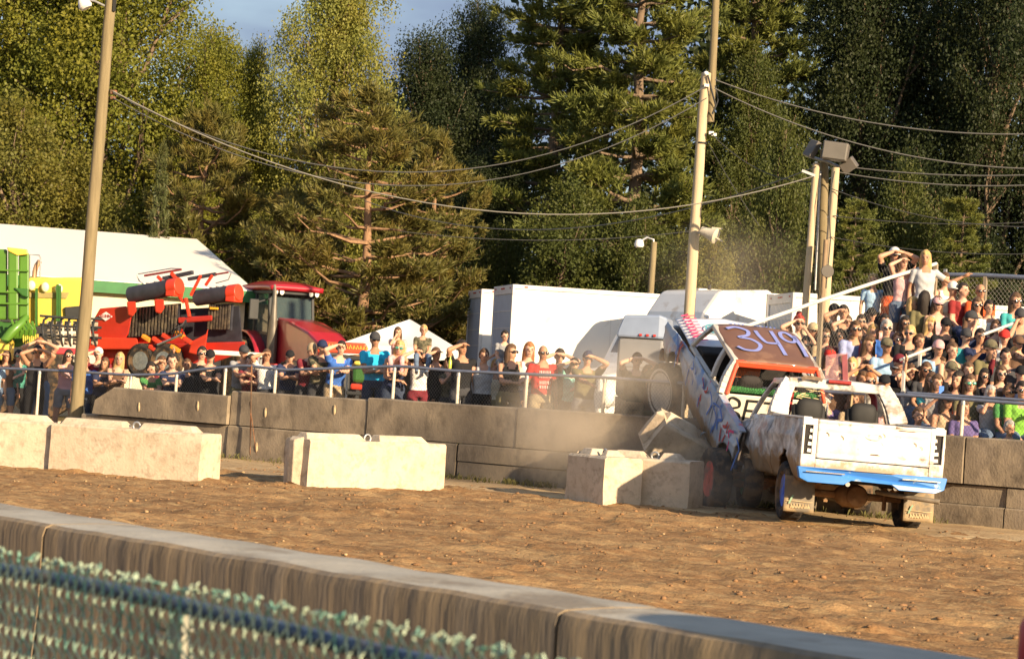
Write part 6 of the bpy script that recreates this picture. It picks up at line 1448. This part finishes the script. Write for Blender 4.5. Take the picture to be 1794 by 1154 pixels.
STANDS = """
1532 480 stand down/down k tee:lightblue pants:charcoal short:blond - - 30 child in a light blue tee standing at the left side of the bleachers
1570 433 stand shade/shade m tee:black shorts:orange short:dark cap:white s 10 person in black with orange shorts and a white cap standing at the top
1583 447 stand shade/down f tank:pink shorts:denim mid:brown - - 0 person in a pale pink tank top and denim shorts standing at the top
1624 438 stand down/rail f tee:lightgrey pants:darkdenim long:blond - - -15 person in a light grey tee standing with one hand on the back rail
1601 457 stand down/fold k tank:cream shorts:white buzz:blond - - 10 baby in cream carried beside the standing light grey tee
1653 478 sit lap/lap f tank:white pants:denim short:brown - - 10 person in a white top near the end of the back rail
1670 493 sit lap/down m tee:cream pants:tan short:brown cap:white - 10 person in a cream tee and white cap
1686 495 sit lap/lap m tee:darkred pants:denim buzz:dark - - 30 person in a dark red shirt behind the person in cream
1719 497 sit lap/lap m tee:orange pants:denim bald - s 10 person in an orange-red top and sunglasses at the back
1778 513 sit lap/lap f tee:teal pants:denim long:brown - s 10 person in a teal tee near the right edge of the back row
1731 526 sit lap/lap m tee:white pants:denim short:dark - - -10 person in a white tee near the back rail
1712 521 sit lap/lap f tee:brown pants:denim long:brown - s 0 person with big white-rimmed sunglasses
1702 544 sit chin/lap m tee:navy pants:denim short:brown cap:charcoal - 40 person in navy with a grey cap and a hand at the mouth
1597 520 sit lap/lap f tee:grey pants:denim mid:blond - - 30 person in a grey tee turned sideways under the standing person
1620 510 sit lap/lap f long:olive pants:denim long:dark - - 150 person turned away in an olive jacket
1640 519 sit lap/lap f tank:pink pants:denim mid:brown cap:pink s 0 person in a pink visor and sunglasses
1380 567 sit lap/lap f tee:brown pants:denim mid:blond - - -10 person in brown at the left end of the crowd
1399 552 sit shade/chin f tee:maroon pants:denim bun:red - s 0 person in maroon shading the eyes at the left of the crowd
1424 565 sit lap/lap m tee:black pants:denim short:brown cap:khaki s 10 person in a khaki cap at the left of the crowd
1447 552 sit lap/lap m tee:black pants:denim short:ginger - - -10 person in black right of the khaki cap
1461 532 sit lap/lap m tee:charcoal pants:denim short:dark cap:black - 0 person in a black cap in the upper left of the crowd
1479 535 sit shade/lap m tee:charcoal pants:denim short:dark - - 0 person in charcoal shading the eyes in the upper left
1485 553 sit shade/lap m tee:grey pants:denim short:brown - - 0 person in grey shielding the eyes with a flat hand
1496 562 sit lap/lap m tee:periwinkle pants:denim short:brown - s -10 person in periwinkle with sunglasses
1510 551 sit chin/chin f tee:brown pants:denim long:dark - s 0 person in brown with both hands at the mouth
1526 539 sit lap/lap k tee:charcoal pants:denim short:dark cap:black - 0 child in a black cap below the light blue tee
1548 550 sit lap/lap f tee:pink pants:denim mid:dark - s -10 person with dark sunglasses under the orange shorts
1553 560 sit lap/lap m tee:blue pants:denim short:grey - s 0 person in a blue shirt and sunglasses
1585 554 sit lap/lap f tee:charcoal pants:denim mid:dark - s 0 person in charcoal with dark sunglasses under the grey tee
1594 570 sit lap/lap m long:black pants:denim short:blond - s -20 person in a black jacket and sunglasses, bareheaded
1630 557 sit lap/lap m long:charcoal pants:denim curly:blond - - 10 person in a charcoal jacket between two black jackets
1654 556 sit lap/lap m long:black pants:denim short:grey cap:black s 0 person in a black jacket with a black cap and sunglasses
1575 582 sit lap/lap f tee:brown pants:denim short:brown - s 0 person in brown with round sunglasses
1552 591 sit lap/lap m tee:lightblue pants:denim short:grey cap:camo - 10 person in a camouflage cap and light blue shirt
1521 589 sit lap/lap f tank:brown pants:denim curly:brown - - 0 person in a brown tank top in the left middle of the crowd
1492 588 sit lap/lap k tee:purple pants:denim short:brown - - 0 child in purple in the left middle of the crowd
1471 576 sit lap/lap m tee:maroon pants:denim long:dark - s 0 person in maroon with sunglasses in the left of the crowd
1448 576 sit lap/lap m tee:tan pants:denim short:brown - s 10 person in tan with dark sunglasses
1435 591 sit lap/lap k tee:charcoal pants:denim short:dark cap:charcoal - 0 child in a charcoal cap behind the red-capped person
1478 604 sit lap/lap k tee:navy pants:denim short:brown - - 0 child in navy right of the red-capped person
1496 606 sit lap/lap k tee:purple pants:denim mid:brown - - 0 child in purple right of the child in navy
1452 610 sit lap/lap f tee:charcoal pants:denim mid:brown cap:red - 0 person in a bright red cap
1494 626 sit lap/lap f tee:grey pants:denim mid:blond - - -10 person in grey left of the raised arms
1512 636 sit over/over f tee:charcoal pants:denim mid:brown - - 0 person with both arms raised over the head
1541 626 sit shade/shade k tee:teal pants:denim short:brown - - 0 child in teal stripes with both hands at the brow
1577 620 sit lap/lap f tee:black pants:denim short:brown cap:maroon - 20 person in a maroon cap by the hand rail
1568 630 sit lap/lap m tee:grey pants:denim short:brown cap:grey s -10 person in a grey cap and sunglasses
1593 638 sit shade/lap f tank:lightgrey pants:denim mid:brown - - 0 person in a light grey tank top shading the eyes
1550 656 sit lap/lap m tee:charcoal pants:denim short:dark cap:black - 0 person in a black cap just above the white pickup roof
1521 652 sit lap/lap f tee:brown pants:denim mid:ginger - s 0 person in brown with sunglasses above the white pickup roof
1617 624 sit up/lap f tee:black pants:denim long:dark - - 20 person in black with an arm up by the hand rail
1643 595 sit lap/lap m tee:lightblue pants:denim short:dark cap:pink - 0 person in a pink cap and pale blue tee
1667 600 sit lap/lap f tank:tan pants:denim bun:brown - - 0 person in a tan top right of the pink cap
1623 634 sit lap/lap f tee:charcoal pants:denim long:brown - s 0 person in charcoal with sunglasses behind the blue phone
1632 652 sit phone/lap f tee:teal pants:denim long:brown - s 0 person in teal holding up a blue phone
1663 632 sit lap/lap m tee:black pants:denim short:brown cap:camo - 0 person in a camouflage cap in the lower rows
1677 650 sit lap/lap f tank:orange pants:denim long:dark - - -40 person in an orange top looking to the side
1690 575 sit lap/lap m tee:teal pants:denim short:brown cap:charcoal - 0 person in a charcoal cap and teal shirt
1718 576 sit phone/phone m tee:navy pants:denim short:dark - - 0 person in navy holding both hands up to the face
1757 577 sit lap/lap m tank:lightgrey pants:denim short:brown cap:red - -10 person in a red cap and pale grey tank top
1734 594 sit lap/lap m tee:olive pants:denim short:brown cap:camo - 10 person in olive with a camouflage cap
1778 608 sit lap/lap k tee:lightgrey pants:denim short:blond - - 0 small child in a light grey shirt at the right
1696 613 sit lap/up f long:maroon pants:denim long:brown - - -10 person in a maroon shirt raising one arm
1736 620 sit lap/point m tee:charcoal pants:denim short:brown cap:brown s 0 person in a brown cap and sunglasses pointing
1699 655 sit lap/lap f tee:olive pants:denim long:brown - m 0 person with mirrored sunglasses in olive
1722 645 sit lap/lap f long:black pants:denim long:dark - s 0 person in a black hooded top
1737 675 sit chin/lap f tee:lightgrey pants:denim mid:grey - - 10 person in light grey resting the chin on one hand behind the front fence
1786 640 sit lap/lap m tee:navy pants:denim short:dark cap:black - -10 person in a black cap at the right edge
1767 672 sit lap/point m tee:green pants:denim short:brown - s 10 person in a green shirt stretching out an arm
1789 668 sit lap/lap m tee:lime pants:denim short:dark - s 0 person in lime at the right edge behind the fence
1783 588 sit lap/lap m tee:brown pants:denim short:dark cap:brown s 0 person in a brown cap at the right edge of the middle rows
1788 540 sit chin/lap m tee:charcoal pants:denim short:brown cap:charcoal - 0 person in charcoal with a hand at the chin at the upper right
1745 560 sit lap/lap f tee:maroon pants:denim mid:brown - - 0 person in maroon below the white tee
1655 685 sit lap/lap f tank:tan pants:denim mid:dark cap:black - 10 person in a black cap bending behind the front fence
1690 700 sit lap/lap f tee:purple pants:denim mid:brown - - 20 person in purple seated low behind the front fence
1640 655 sit lap/lap f tee:grey pants:denim mid:brown - - 0 person in grey beside the person with the phone
1610 585 sit lap/lap m tee:charcoal pants:denim short:brown - - 0 person in charcoal below the charcoal jacket
1753 640 sit lap/lap f tee:brown pants:denim mid:brown - s 0 person in brown below the pointing person
1650 625 sit lap/lap k tee:maroon pants:denim short:brown - - 0 child in maroon peeking out beside the camouflage cap
1762 610 sit lap/lap m tee:charcoal pants:denim short:dark - - 0 person in charcoal between the red cap and the small child
1530 568 sit lap/lap f tee:maroon pants:denim mid:blond - - 0 person in maroon beside the brown top with both hands up
1410 590 sit lap/lap m tee:navy pants:denim short:dark - s 0 person in navy just behind the climbing truck roof
1465 640 sit lap/lap f tee:brown pants:denim mid:brown - - 0 person in brown behind the clear flap of the climbing truck
"""
fence_recs = [parse(l, i, True) for i, l in enumerate(FENCE.strip().splitlines())]; kid_recs = [parse(l, 50+i, True) for i, l in enumerate(KIDS_UP.strip().splitlines())]; stand_recs = [parse(l, i, False) for i, l in enumerate(STANDS.strip().splitlines())]
for x, y, r_, lab in fence_recs+kid_recs+stand_recs:
    k = r_; request_body((k[0], k[1], k[2], k[3], k[4], k[5], k[12], k[13] if k[14] else k[13] % 2))
DRIVER = ('sit', 'lap', 'lap', 'm', 'long', 'pants', 0, 1); request_body(DRIVER)
finish_bodies()
facing = math.atan2(-WN.x, WN.y)*1.0
def place_fence(recs, group, dz=0):
    for i, (x, y, r_, lab) in enumerate(recs):
        me, TM_, HM_, top_, low_, hands = BODY[(r_[0], r_[1], r_[2], r_[3], r_[4], r_[5], r_[12], r_[13])]
        hat_ = .015 if r_[10] else .012
        off = .98 if r_[0] == 'lean' else .90+.25*((i*7) % 3)
        if 'behind' in lab: off = 1.55
        p = onwall(x, y, off); g = terrace(p)-.01; hgt = p.z-g; full = top_-low_+hat_
        s = hgt/full
        if r_[3] == 'k' and not dz: s = min(s, 1.0)
        s = max(.66, min(1.07, s)) if not dz else .62
        zz = g if not dz else p.z-full*s
        if not dz and abs(s*full-hgt) > .02 and s*full > hgt+.02: pass
        fy = math.atan2(-(p.x), p.y)*0+ rad(12) + rad(((i*37) % 17)-8)
        person(r_, Vector((p.x, p.y, zz)), fy, s, lab, group)
place_fence(fence_recs, 'spectators standing at the fence'); place_fence(kid_recs, 'spectators standing at the fence', 1)
SEATED = {}
for i, (x, y, r_, lab) in enumerate(stand_recs):
    me, TM_, HM_, top_, low_, hands = BODY[(r_[0], r_[1], r_[2], r_[3], r_[4], r_[5], r_[12], r_[13] % 2)]
    full = top_-low_+.013; want = full*(.80 if r_[3] == 'k' else 1.0); bestk = None
    for k in range(NR):
        off = OFF0+k*DOFF+(.23 if r_[0] == 'sit' else -.1); p = onwall(x, y, off); hh = p.z-(Z0+k*DZ); e = abs(hh-want)
        if bestk is None or e < bestk[0]: bestk = (e, k, p, hh)
    e, k, p, hh = bestk; s = max(.72 if r_[3] == 'k' else .88, min(1.10, hh/full)); zf = Z0+k*DZ
    if 'baby' in lab: s = .50; zf = p.z-full*s
    if r_[0] != 'sit' and abs(hh-full*s) > .06: zf = p.z-full*s if 'baby' not in lab else zf
    person(r_, Vector((p.x, p.y, zf)), rad(8)+rad(((i*29) % 21)-10), s, lab, 'crowd on the bleachers')
    SEATED.setdefault(k, []).append((p-WA).dot(WD))
# fill the remaining places in the rows
RF = random.Random(21); KEYS = [k for k in BODY if k[0] == 'sit' and k[7] < 2 and k[1] in ('lap', 'chin', 'shade') and k[2] in ('lap', 'chin') and abs(k[6]) <= 20]
ROWN = ['front row', 'second row', 'third row', 'fourth row', 'fifth row', 'sixth row', 'seventh row', 'eighth row', 'ninth row']; seen_lab = set()
fillers = []
for k in range(NR):
    off = OFF0+k*DOFF+.23; t = TL+.45+.2*(k % 2)
    while t < TR-.3:
        q = wp(t, off, Z0+k*DZ+1.1); x_, y_ = proj(q)
        if 1375 < x_ < 1850 and k < 7 and all(abs(t-u) > .36 for u in SEATED.get(k, [])) and RF.random() < .86:
            SEATED.setdefault(k, []).append(t); fillers.append((k, t, off))
        t += RF.uniform(.46, .56)
for k, t, off in fillers:
    key = RF.choice(KEYS); base, al, ar, sex, top, bot, yaw, sd_ = key
    tcx = RF.choice(['grey', 'charcoal', 'black', 'navy', 'maroon', 'brown', 'lightblue', 'white', 'olive', 'tan', 'green', 'purple', 'pink', 'periwinkle', 'red']); hc = RF.choice(['brown', 'dark', 'blond', 'brown', 'ginger', 'grey'])
    hs = RF.choice(['long', 'mid', 'curly', 'mid']) if sex == 'f' else 'short'; hat = ('cap:'+RF.choice(['black', 'navy', 'charcoal', 'camo', 'white', 'red'])) if RF.random() < (.35 if sex == 'm' else .12) else None; gl = 's' if RF.random() < .4 else None
    pos = sorted(SEATED[k]).index(t)
    lab = '%s in %s%s%s, %s from left in the bleacher %s' % ({'f': 'person', 'm': 'person', 'k': 'child'}[sex], NAMEC.get(tcx, tcx), (' with %s cap' % NAMEC.get(hat[4:], hat[4:])) if hat else '', ' and sunglasses' if gl else '', ORD[pos], ROWN[k])
    p = wp(t, off, Z0+k*DZ)
    person((base, al, ar, sex, top, bot, tcx, 'denim', hs, hc, hat, gl, yaw, sd_+2*RF.randrange(5), False), p, rad(8)+rad(RF.uniform(-14, 14)), RF.uniform(.92, 1.04)*(.82 if sex == 'k' else 1), lab, 'crowd on the bleachers')
# phone in the raised hand
ph = [o for o in COL.objects if o.get('label', '').endswith('holding up a blue phone')][0]
hp = BODY[[k for k in BODY if k[1] == 'phone' and k[0] == 'sit' and k[2] == 'lap'][0]][5][0]
b_ = MB(); b_.box((0, 0, 0), (.075, .012, .15)); pm = b_.build('smartphone', mat('phone_blue', (.10, .25, .75), .3, .1, 5), None, None, .006); pm.matrix_world = Matrix.Translation(ph.matrix_world @ (hp[0]+Vector((0, -.01, .06))))
tag(pm, 'blue smartphone held up by the person in teal', 'phone')
# driver of the climbing truck
drv = link('person', BODY[DRIVER][0]); drv.matrix_world = M2 @ Matrix.Translation((-.36, 1.62, .56)) @ Matrix.Rotation(math.pi, 4, 'Z') @ Matrix.Diagonal((.9, .9, .9, 1)) @ Matrix.Translation((0, 0, -BODY[DRIVER][4]-.08))
for i, c_ in ((1, 'black'), (2, 'charcoal')): drv.material_slots[i].link = 'OBJECT'; drv.material_slots[i].material = cloth(c_)
tag(drv, 'driver in black with a dark helmet inside the climbing truck', 'person')
he = MB(); he.ell((0, .01, .10), (.13, .15, .15), 20, 14); hel = he.build('helmet', mat('helmet_black', (.02, .02, .022), .25, .1, 5, coat=.5), drv, 60); hel.matrix_local = BODY[DRIVER][2]
vz = MB(); vz.beam((-.08, -.135, .12), (.08, -.135, .12), .03, .05); v_ = vz.build('helmet_stripe', mat('helmet_white', (.7, .7, .7), .4), drv, None, .01); v_.matrix_local = BODY[DRIVER][2]
# lettering on the red shirt: rows of short white strokes on the chest
rs = [o for o in COL.objects if o.get('label', '').startswith('person in a red tee with white')][0]
lt_ = MB(); R = random.Random(12)
for row, z in enumerate((1.33, 1.27, 1.17, 1.10)):
    x = -.09
    while x < .09:
        w_ = R.uniform(.014, .026); y = -.152 if z < 1.3 else -.140
        lt_.add([(x, y, z-.024), (x+w_*.45, y, z-.024), (x+w_*.45, y, z+.024), (x, y, z+.024)], [(0, 1, 2, 3)]); x += w_+.006
l_ = lt_.build('shirt_print', cloth('white'), rs, solid=.006); l_.matrix_local = BODY[[k for k in BODY if k[7] == 33 and k[0] == 'stand'][0]][1]
# green bottle held by the camera person, drink can
bt_ = MB(); bt_.lathe([(0, .03), (.12, .03), (.16, .012), (.20, .012)], (0, 0, 0), 'z', 12); bo = bt_.build('bottle', mat('bottle_green', (.35, .42, .05), .25, .1, 5), None, 50); bp_ = onwall(788, 645, .62); bo.location = bp_
tag(bo, 'yellow-green bottle held at the fence rail', 'bottle')
# ================================================================ POLES AND WIRES
wood = mat('weathered_pole', (.21, .165, .09), .9, .2, 5, .35, stretch=(3, 3, .3)); wood2 = mat('pale_pole', (.50, .39, .25), .9, .15, 5, .3, stretch=(3, 3, .3)); grey_steel = mat('grey_paint_metal', (.115, .10, .085), .5, .1, 4); wire = mat('cable_grey', (.17, .16, .14), .6, .1, 4); wire_d = mat('cable_dark', (.05, .05, .05), .6)
def ppole(name, label, pb, pt, Y, r0, r1, ma, base=None):
    a = P(pb[0], pb[1], Y); b = P(pt[0], pt[1], Y); d = (b-a); g = terrace(a)-.1 if base is None else base
    a2 = a-d*((a.z-g)/d.z)
    t = thing(name, label, 'utility pole', Matrix.Translation((a2.x, a2.y, g))); o = Vector((a2.x, a2.y, g))
    n = 9; pts = [(a2-o).lerp(b-o, k/n)+Vector((random.gauss(0, .008), random.gauss(0, .008), 0)) for k in range(n+1)]
    MB().tube(pts, [lerp(r0, r1, k/n) for k in range(n+1)], 14).build('shaft', ma, t, 60)
    return t, o
lp_, lo = ppole('utility_pole', 'leaning wooden pole in front of the left crowd reaching out of the top', (134, 725), (197, -30), 44.0, .125, .10, wood, 0)
def on(o, x, y, Y): return P(x, y, Y)-o
lm = MB(); lm.tube([on(lo, 186, 12, 44), on(lo, 165, 2, 43.8), on(lo, 150, 0, 43.6)], .022, 8); lm.build('lamp_arm', steel, lp_, 60)
lh = MB(); lh.lathe([(-.02, .05), (.05, .10), (.16, .13), (.2, .10)], (0, 0, 0), 'x', 16); lh.xf(Matrix.Translation(on(lo, 143, -2, 43.6)) @ Matrix.Rotation(rad(60), 4, 'Y')); lh.build('lamp_head', mat('lamp_white', (.7, .68, .65), .5), lp_, 50)
lb = MB(); lb.box(on(lo, 199, 162, 44), (.12, .14, .08)); lb.box(on(lo, 198, 172, 44), (.1, .12, .06)); lb.build('wire_bracket', rust, lp_, None, .01)
MB().beam(on(lo, 200, 20, 43.9), on(lo, 202, -20, 43.9), .05, .05).build('pole_strap', black, lp_)
cp_, co = ppole('utility_pole', 'pale spliced utility pole rising behind the climbing truck', (1208, 545), (1237, 128), 50, .125, .10, wood2)
MB().tube([on(co, 1244, 214, 50.25), on(co, 1249, 110, 50.25), on(co, 1257, -60, 50.25)], [.085, .08, .075], 12).build('spliced_top', wood, cp_, 60)
hw_ = MB(); hw_.ell(on(co, 1237, 129, 49.9), (.055, .055, .05), 10, 8)
for (x, y) in ((1238, 150), (1246, 233), (1251, 236)): hw_.box(on(co, x, y, 49.85), (.10, .08, .06))
hw_.build('insulator', mat('insulator_white', (.75, .72, .66), .4), cp_, 50)
bd = MB(); bd.lathe([(-.02, .118), (.02, .118)], on(co, 1229, 251, 50), 'z', 14); bd.build('band', black, cp_, 50)
cv = MB(); cv.tube([on(co, 1240, 132, 49.85), on(co, 1247, 160, 49.85), on(co, 1254, 185, 49.85), on(co, 1248, 200, 49.85)], .02, 6); cv.tube([on(co, 1253, 150, 49.85), on(co, 1258, 175, 49.85), on(co, 1254, 188, 49.85)], .014, 6); cv.build('cable_loop', wire_d, cp_, 60)
sp = MB(); sp.lathe([(0, .09), (.12, .10), (.34, .17), (.36, .15)], (0, 0, 0), 'x', 18)
sp.xf(Matrix.Translation(on(co, 1229, 404, 49.7)) @ Matrix.Rotation(rad(20), 4, 'Y') @ Matrix.Rotation(rad(-25), 4, 'Z')); hs_ = sp.build('horn_speaker', mat('horn_cream', (.52, .46, .36), .6, .1, 5), cp_, 50)
sl2 = MB(); 
for s in (-1, 1): sl2.beam(on(co, 1247, 405+s*6, 49.55), on(co, 1266, 412+s*11, 49.5), .03, .03)
sl2.build('horn_lip', MATS['horn_cream'], cp_)
MB().beam(on(co, 1222, 408, 49.95), on(co, 1232, 407, 49.75), .05, .05).build('bracket', steel, cp_)
# cluster of three poles with floodlights
for k, (lab, pb, pt, Y, ma, r_) in enumerate((('left pole of the floodlight cluster with a cross bracket', (1414, 505), (1430, 286), 47.5, wood2, .075), ('middle pole of the floodlight cluster carrying the big grey lamp box', (1440, 505), (1445, 262), 47.8, wood, .095), ('right pole of the floodlight cluster', (1448, 510), (1464, 294), 47.3, wood2, .085))):
    t, o = ppole('utility_pole', lab, pb, pt, Y, r_*1.1, r_*.9, ma)
    if k == 0:
        a = MB(); a.beam(on(o, 1405, 299, 47.4), on(o, 1428, 308, 47.4), .05, .05); a.build('cross_bracket', steel, t); MB().tube([on(o, 1430, 283, 47.5), on(o, 1430, 300, 47.5)], .03, 8).build('insulator', MATS['insulator_white'], t)
    if k == 1:
        M = Matrix.Translation(on(o, 1464, 266, 47.3)) @ Matrix.Rotation(rad(6), 4, 'Y') @ Matrix.Rotation(rad(-14), 4, 'Z')
        b = MB(); b.box((0, 0, 0), (.50, .32, .36)); b.xf(M); fl_ = b.build('floodlight', grey_steel, t, None, .02)
        f2 = MB(); f2.box((0, -.165, 0), (.46, .02, .32)); f2.xf(M); f2.build('lens_cover', mat('lens_grey', (.15, .135, .115), .4, .08, 3), fl_, None, .01)
        M = Matrix.Translation(on(o, 1423, 261, 47.6)) @ Matrix.Rotation(rad(28), 4, 'Y') @ Matrix.Rotation(rad(30), 4, 'Z'); b = MB(); b.box((0, 0, 0), (.12, .28, .36)); b.xf(M); b.build('floodlight', grey_steel, t, None, .02)
        M = Matrix.Translation(on(o, 1487, 290, 47.4)) @ Matrix.Rotation(rad(-38), 4, 'Y') @ Matrix.Rotation(rad(-20), 4, 'Z'); b = MB(); b.box((0, 0, 0), (.30, .26, .24)); b.xf(M); b.build('floodlight', grey_steel, t, None, .02)
        MB().tube([on(o, 1424, 276, 47.6), on(o, 1450, 284, 47.6), on(o, 1482, 298, 47.5)], .03, 8).build('lamp_bar', steel, t, 60)
        MB().tube([on(o, 1428, 508, 47.7), on(o, 1437, 300, 47.7)], .022, 8).build('conduit', steel, t, 60)
    if k == 2:
        cj = MB(); cj.tube([on(o, 1462, 300, 47.15), on(o, 1452, 350, 47.15), on(o, 1455, 420, 47.15), on(o, 1447, 505, 47.15)], .012, 5); cj.build('cable_loop', wire_d, t, 60)
        MB().tube([on(o, 1438, 560, 47.1), on(o, 1447, 420, 47.1)], .045, 8).build('conduit', mat('brown_conduit', (.25, .17, .10), .7, .2, 5), t, 60)
        MB().lathe([(0, .12), (.05, .13), (.10, .10)], on(o, 1450, 475, 47.05), 'y', 20).build('meter_box', grey_steel, t, 50)
# two lamp posts
def lamp_post(label, pb, pt, Y, r_, hx, hy, ma):
    t, o = ppole('lamp_post', label, pb, pt, Y, r_, r_*.9, ma); t['category'] = 'lamp post'
    top = on(o, pt[0], pt[1], Y)
    a = MB(); h = on(o, hx, hy, Y-.1); a.tube([top-Vector((0.0, 0, .25)), top+Vector((-.02, -.05, .06)), (top+h)/2+Vector((0, 0, .12)), h], .03, 8); a.build('arm', steel, t, 60)
    l = MB(); l.lathe([(.08, .04), (.04, .10), (-.08, .13), (-.13, .10)], h, 'z', 14); l.build('lamp_head', MATS['lamp_white'], t, 50); return t
lamp_post('short lamp post with a curved arm beside the tractor cab', (482, 520), (487, 427), 70, .08, 464, 429, wood)
lamp_post('short lamp post with a curved arm above the white trailer roof', (1140, 520), (1146, 424), 62, .085, 1120, 424, wood)
# overhead wires, each hung between its own ends
def wire_line(a, b, sag, r_, ma, label, n=28):
    A, B = P(*a), P(*b); mb = MB(); mb.tube([A.lerp(B, k/n)-Vector((0, 0, sag*4*(k/n)*(1-k/n))) for k in range(n+1)], r_, 5)
    tag(mb.build('overhead_wire', ma, None, 60), label, 'wire', 'overhead wires')
wire_line((198, 160, 43.9), (1428, 308, 47.4), 1.42, .012, wire, 'thick pale cable sagging from the left pole to the floodlight cluster')
wire_line((198, 163, 43.9), (1236, 152, 49.8), 1.62, .012, wire_d, 'upper dark wire from the left pole to the spliced pole')
wire_line((198, 172, 43.9), (1238, 172, 49.8), 1.72, .011, wire_d, 'lower dark wire from the left pole to the spliced pole')
wire_line((1253, 140, 49.8), (1860, 233, 46), .38, .014, wire, 'upper wire running right from the spliced pole')
wire_line((1252, 155, 49.8), (1860, 296, 46), .45, .014, wire, 'lower wire running right from the spliced pole')
wire_line((1482, 292, 47.4), (1860, 304, 45), .10, .013, wire, 'upper wire running right from the floodlight cluster')
wire_line((1470, 302, 47.3), (1860, 321, 45), .14, .013, wire, 'lower wire running right from the floodlight cluster')
wire_line((1430, 292, 47.4), (640, 352, 64), 1.0, .012, wire, 'thin wire dipping left behind the spliced pole')
wire_line((1455, 330, 47.2), (1860, 396, 46), .25, .009, wire_d, 'thin lower wire right of the floodlight cluster')
wire_line((1460, 378, 47.2), (1860, 385, 46), .12, .009, wire_d, 'thin wire crossing above the standing spectators')
wire_line((1455, 415, 47.2), (1860, 442, 46), .15, .008, wire_d, 'lowest thin wire above the bleachers')
wire_line((1246, 234, 49.8), (1436, 318, 47.7), .30, .010, wire_d, 'short pair wire from spliced pole to floodlight cluster')
wire_line((1243, 255, 49.8), (1330, 395, 55), .05, .009, wire_d, 'guy wire slanting down from the spliced pole')
wire_line((700, 405, 66), (1210, 405, 66), .25, .010, wire_d, 'faint thin wire low behind the trailers')
# ================================================================ DUST
def dust(name, c, r, dens, label, seed, col=(.93, .80, .64)):
    mb = MB(); mb.ell((0, 0, 0), (1, 1, 1), 20, 14)
    m = bpy.data.materials.new(name); m.use_nodes = True; n = m.node_tree; n.nodes.clear()
    out = n.nodes.new('ShaderNodeOutputMaterial'); v = n.nodes.new('ShaderNodeVolumePrincipled'); v.inputs['Color'].default_value = (*col, 1); v.inputs['Anisotropy'].default_value = 0
    tc = n.nodes.new('ShaderNodeTexCoord'); nz = n.nodes.new('ShaderNodeTexNoise'); nz.noise_dimensions = '4D'; nz.inputs['W'].default_value = seed; nz.inputs['Scale'].default_value = 1.5; nz.inputs['Detail'].default_value = 3
    ln = n.nodes.new('ShaderNodeVectorMath'); ln.operation = 'LENGTH'; n.links.new(tc.outputs['Object'], ln.inputs[0]); n.links.new(tc.outputs['Object'], nz.inputs['Vector'])
    f = n.nodes.new('ShaderNodeMapRange'); f.interpolation_type = 'SMOOTHSTEP'; f.inputs['From Min'].default_value = 1.0; f.inputs['From Max'].default_value = .25; n.links.new(ln.outputs['Value'], f.inputs['Value'])
    g = n.nodes.new('ShaderNodeMapRange'); g.inputs['From Min'].default_value = .36; g.inputs['From Max'].default_value = .68; n.links.new(nz.outputs['Fac'], g.inputs['Value'])
    a = n.nodes.new('ShaderNodeMath'); a.operation = 'MULTIPLY'; n.links.new(f.outputs['Result'], a.inputs[0]); n.links.new(g.outputs['Result'], a.inputs[1])
    b = n.nodes.new('ShaderNodeMath'); b.operation = 'MULTIPLY'; b.inputs[1].default_value = dens; n.links.new(a.outputs[0], b.inputs[0]); n.links.new(b.outputs[0], v.inputs['Density']); n.links.new(v.outputs[0], out.inputs['Volume'])
    o = mb.build(name, m); o.location = c; o.scale = r; tag(o, label, 'dust', kind='stuff'); return o
dust('dust_cloud', P(1085, 735, 36.2), (2.2, 1.2, 1.5), 1.25, 'brown dust cloud thrown up between the wall and the climbing truck', 1.0)
dust('dust_cloud', P(1240, 840, 33.4), (1.2, 1.2, .7), .4, 'low dust swirling around the rear wheel of the climbing truck', 4.0)
dust('dust_cloud', P(1280, 470, 46.5), (2.2, 2.0, 1.2), .13, 'thin dust veil drifting in front of the dark trees', 7.0)

# ================================================================ THINGS ON THE NEAR WALL (jug at lower right; unseen drum added to shade the wall top)
cred = mat('plastic_red', (.45, .02, .025), .45, .08, 4)
def on_wall_top(t, y): return NM @ Vector((t, y, .81))
dm_ = thing('shade_drum', 'red plastic drum standing on the near wall beyond the lower right corner', 'drum', frame(on_wall_top(7.6, .17), ND))
MB().lathe([(0, .26), (.02, .28), (.28, .29), (.30, .305), (.33, .29), (.57, .29), (.60, .305), (.63, .29), (.86, .28), (.90, .26)], (0, 0, 0), 'z', 32).build('body', cred, dm_, 40)
MB().lathe([(.90, .05), (.925, .05)], (.14, 0, 0), 'z', 12).build('cap', mat('cap_black', (.02, .02, .02), .5), dm_, 40)
jug = thing('water_jug', 'small red jug on the near wall peeking in at the lower right corner', 'jug', frame(on_wall_top(6.46, .3), ND))
MB().lathe([(0, .10), (.02, .115), (.16, .115), (.21, .09)], (0, 0, 0), 'z', 20).build('body', cred, jug, 50)
MB().lathe([(.21, .05), (.235, .05)], (0, 0, 0), 'z', 14).build('lid', cred, jug, 50)
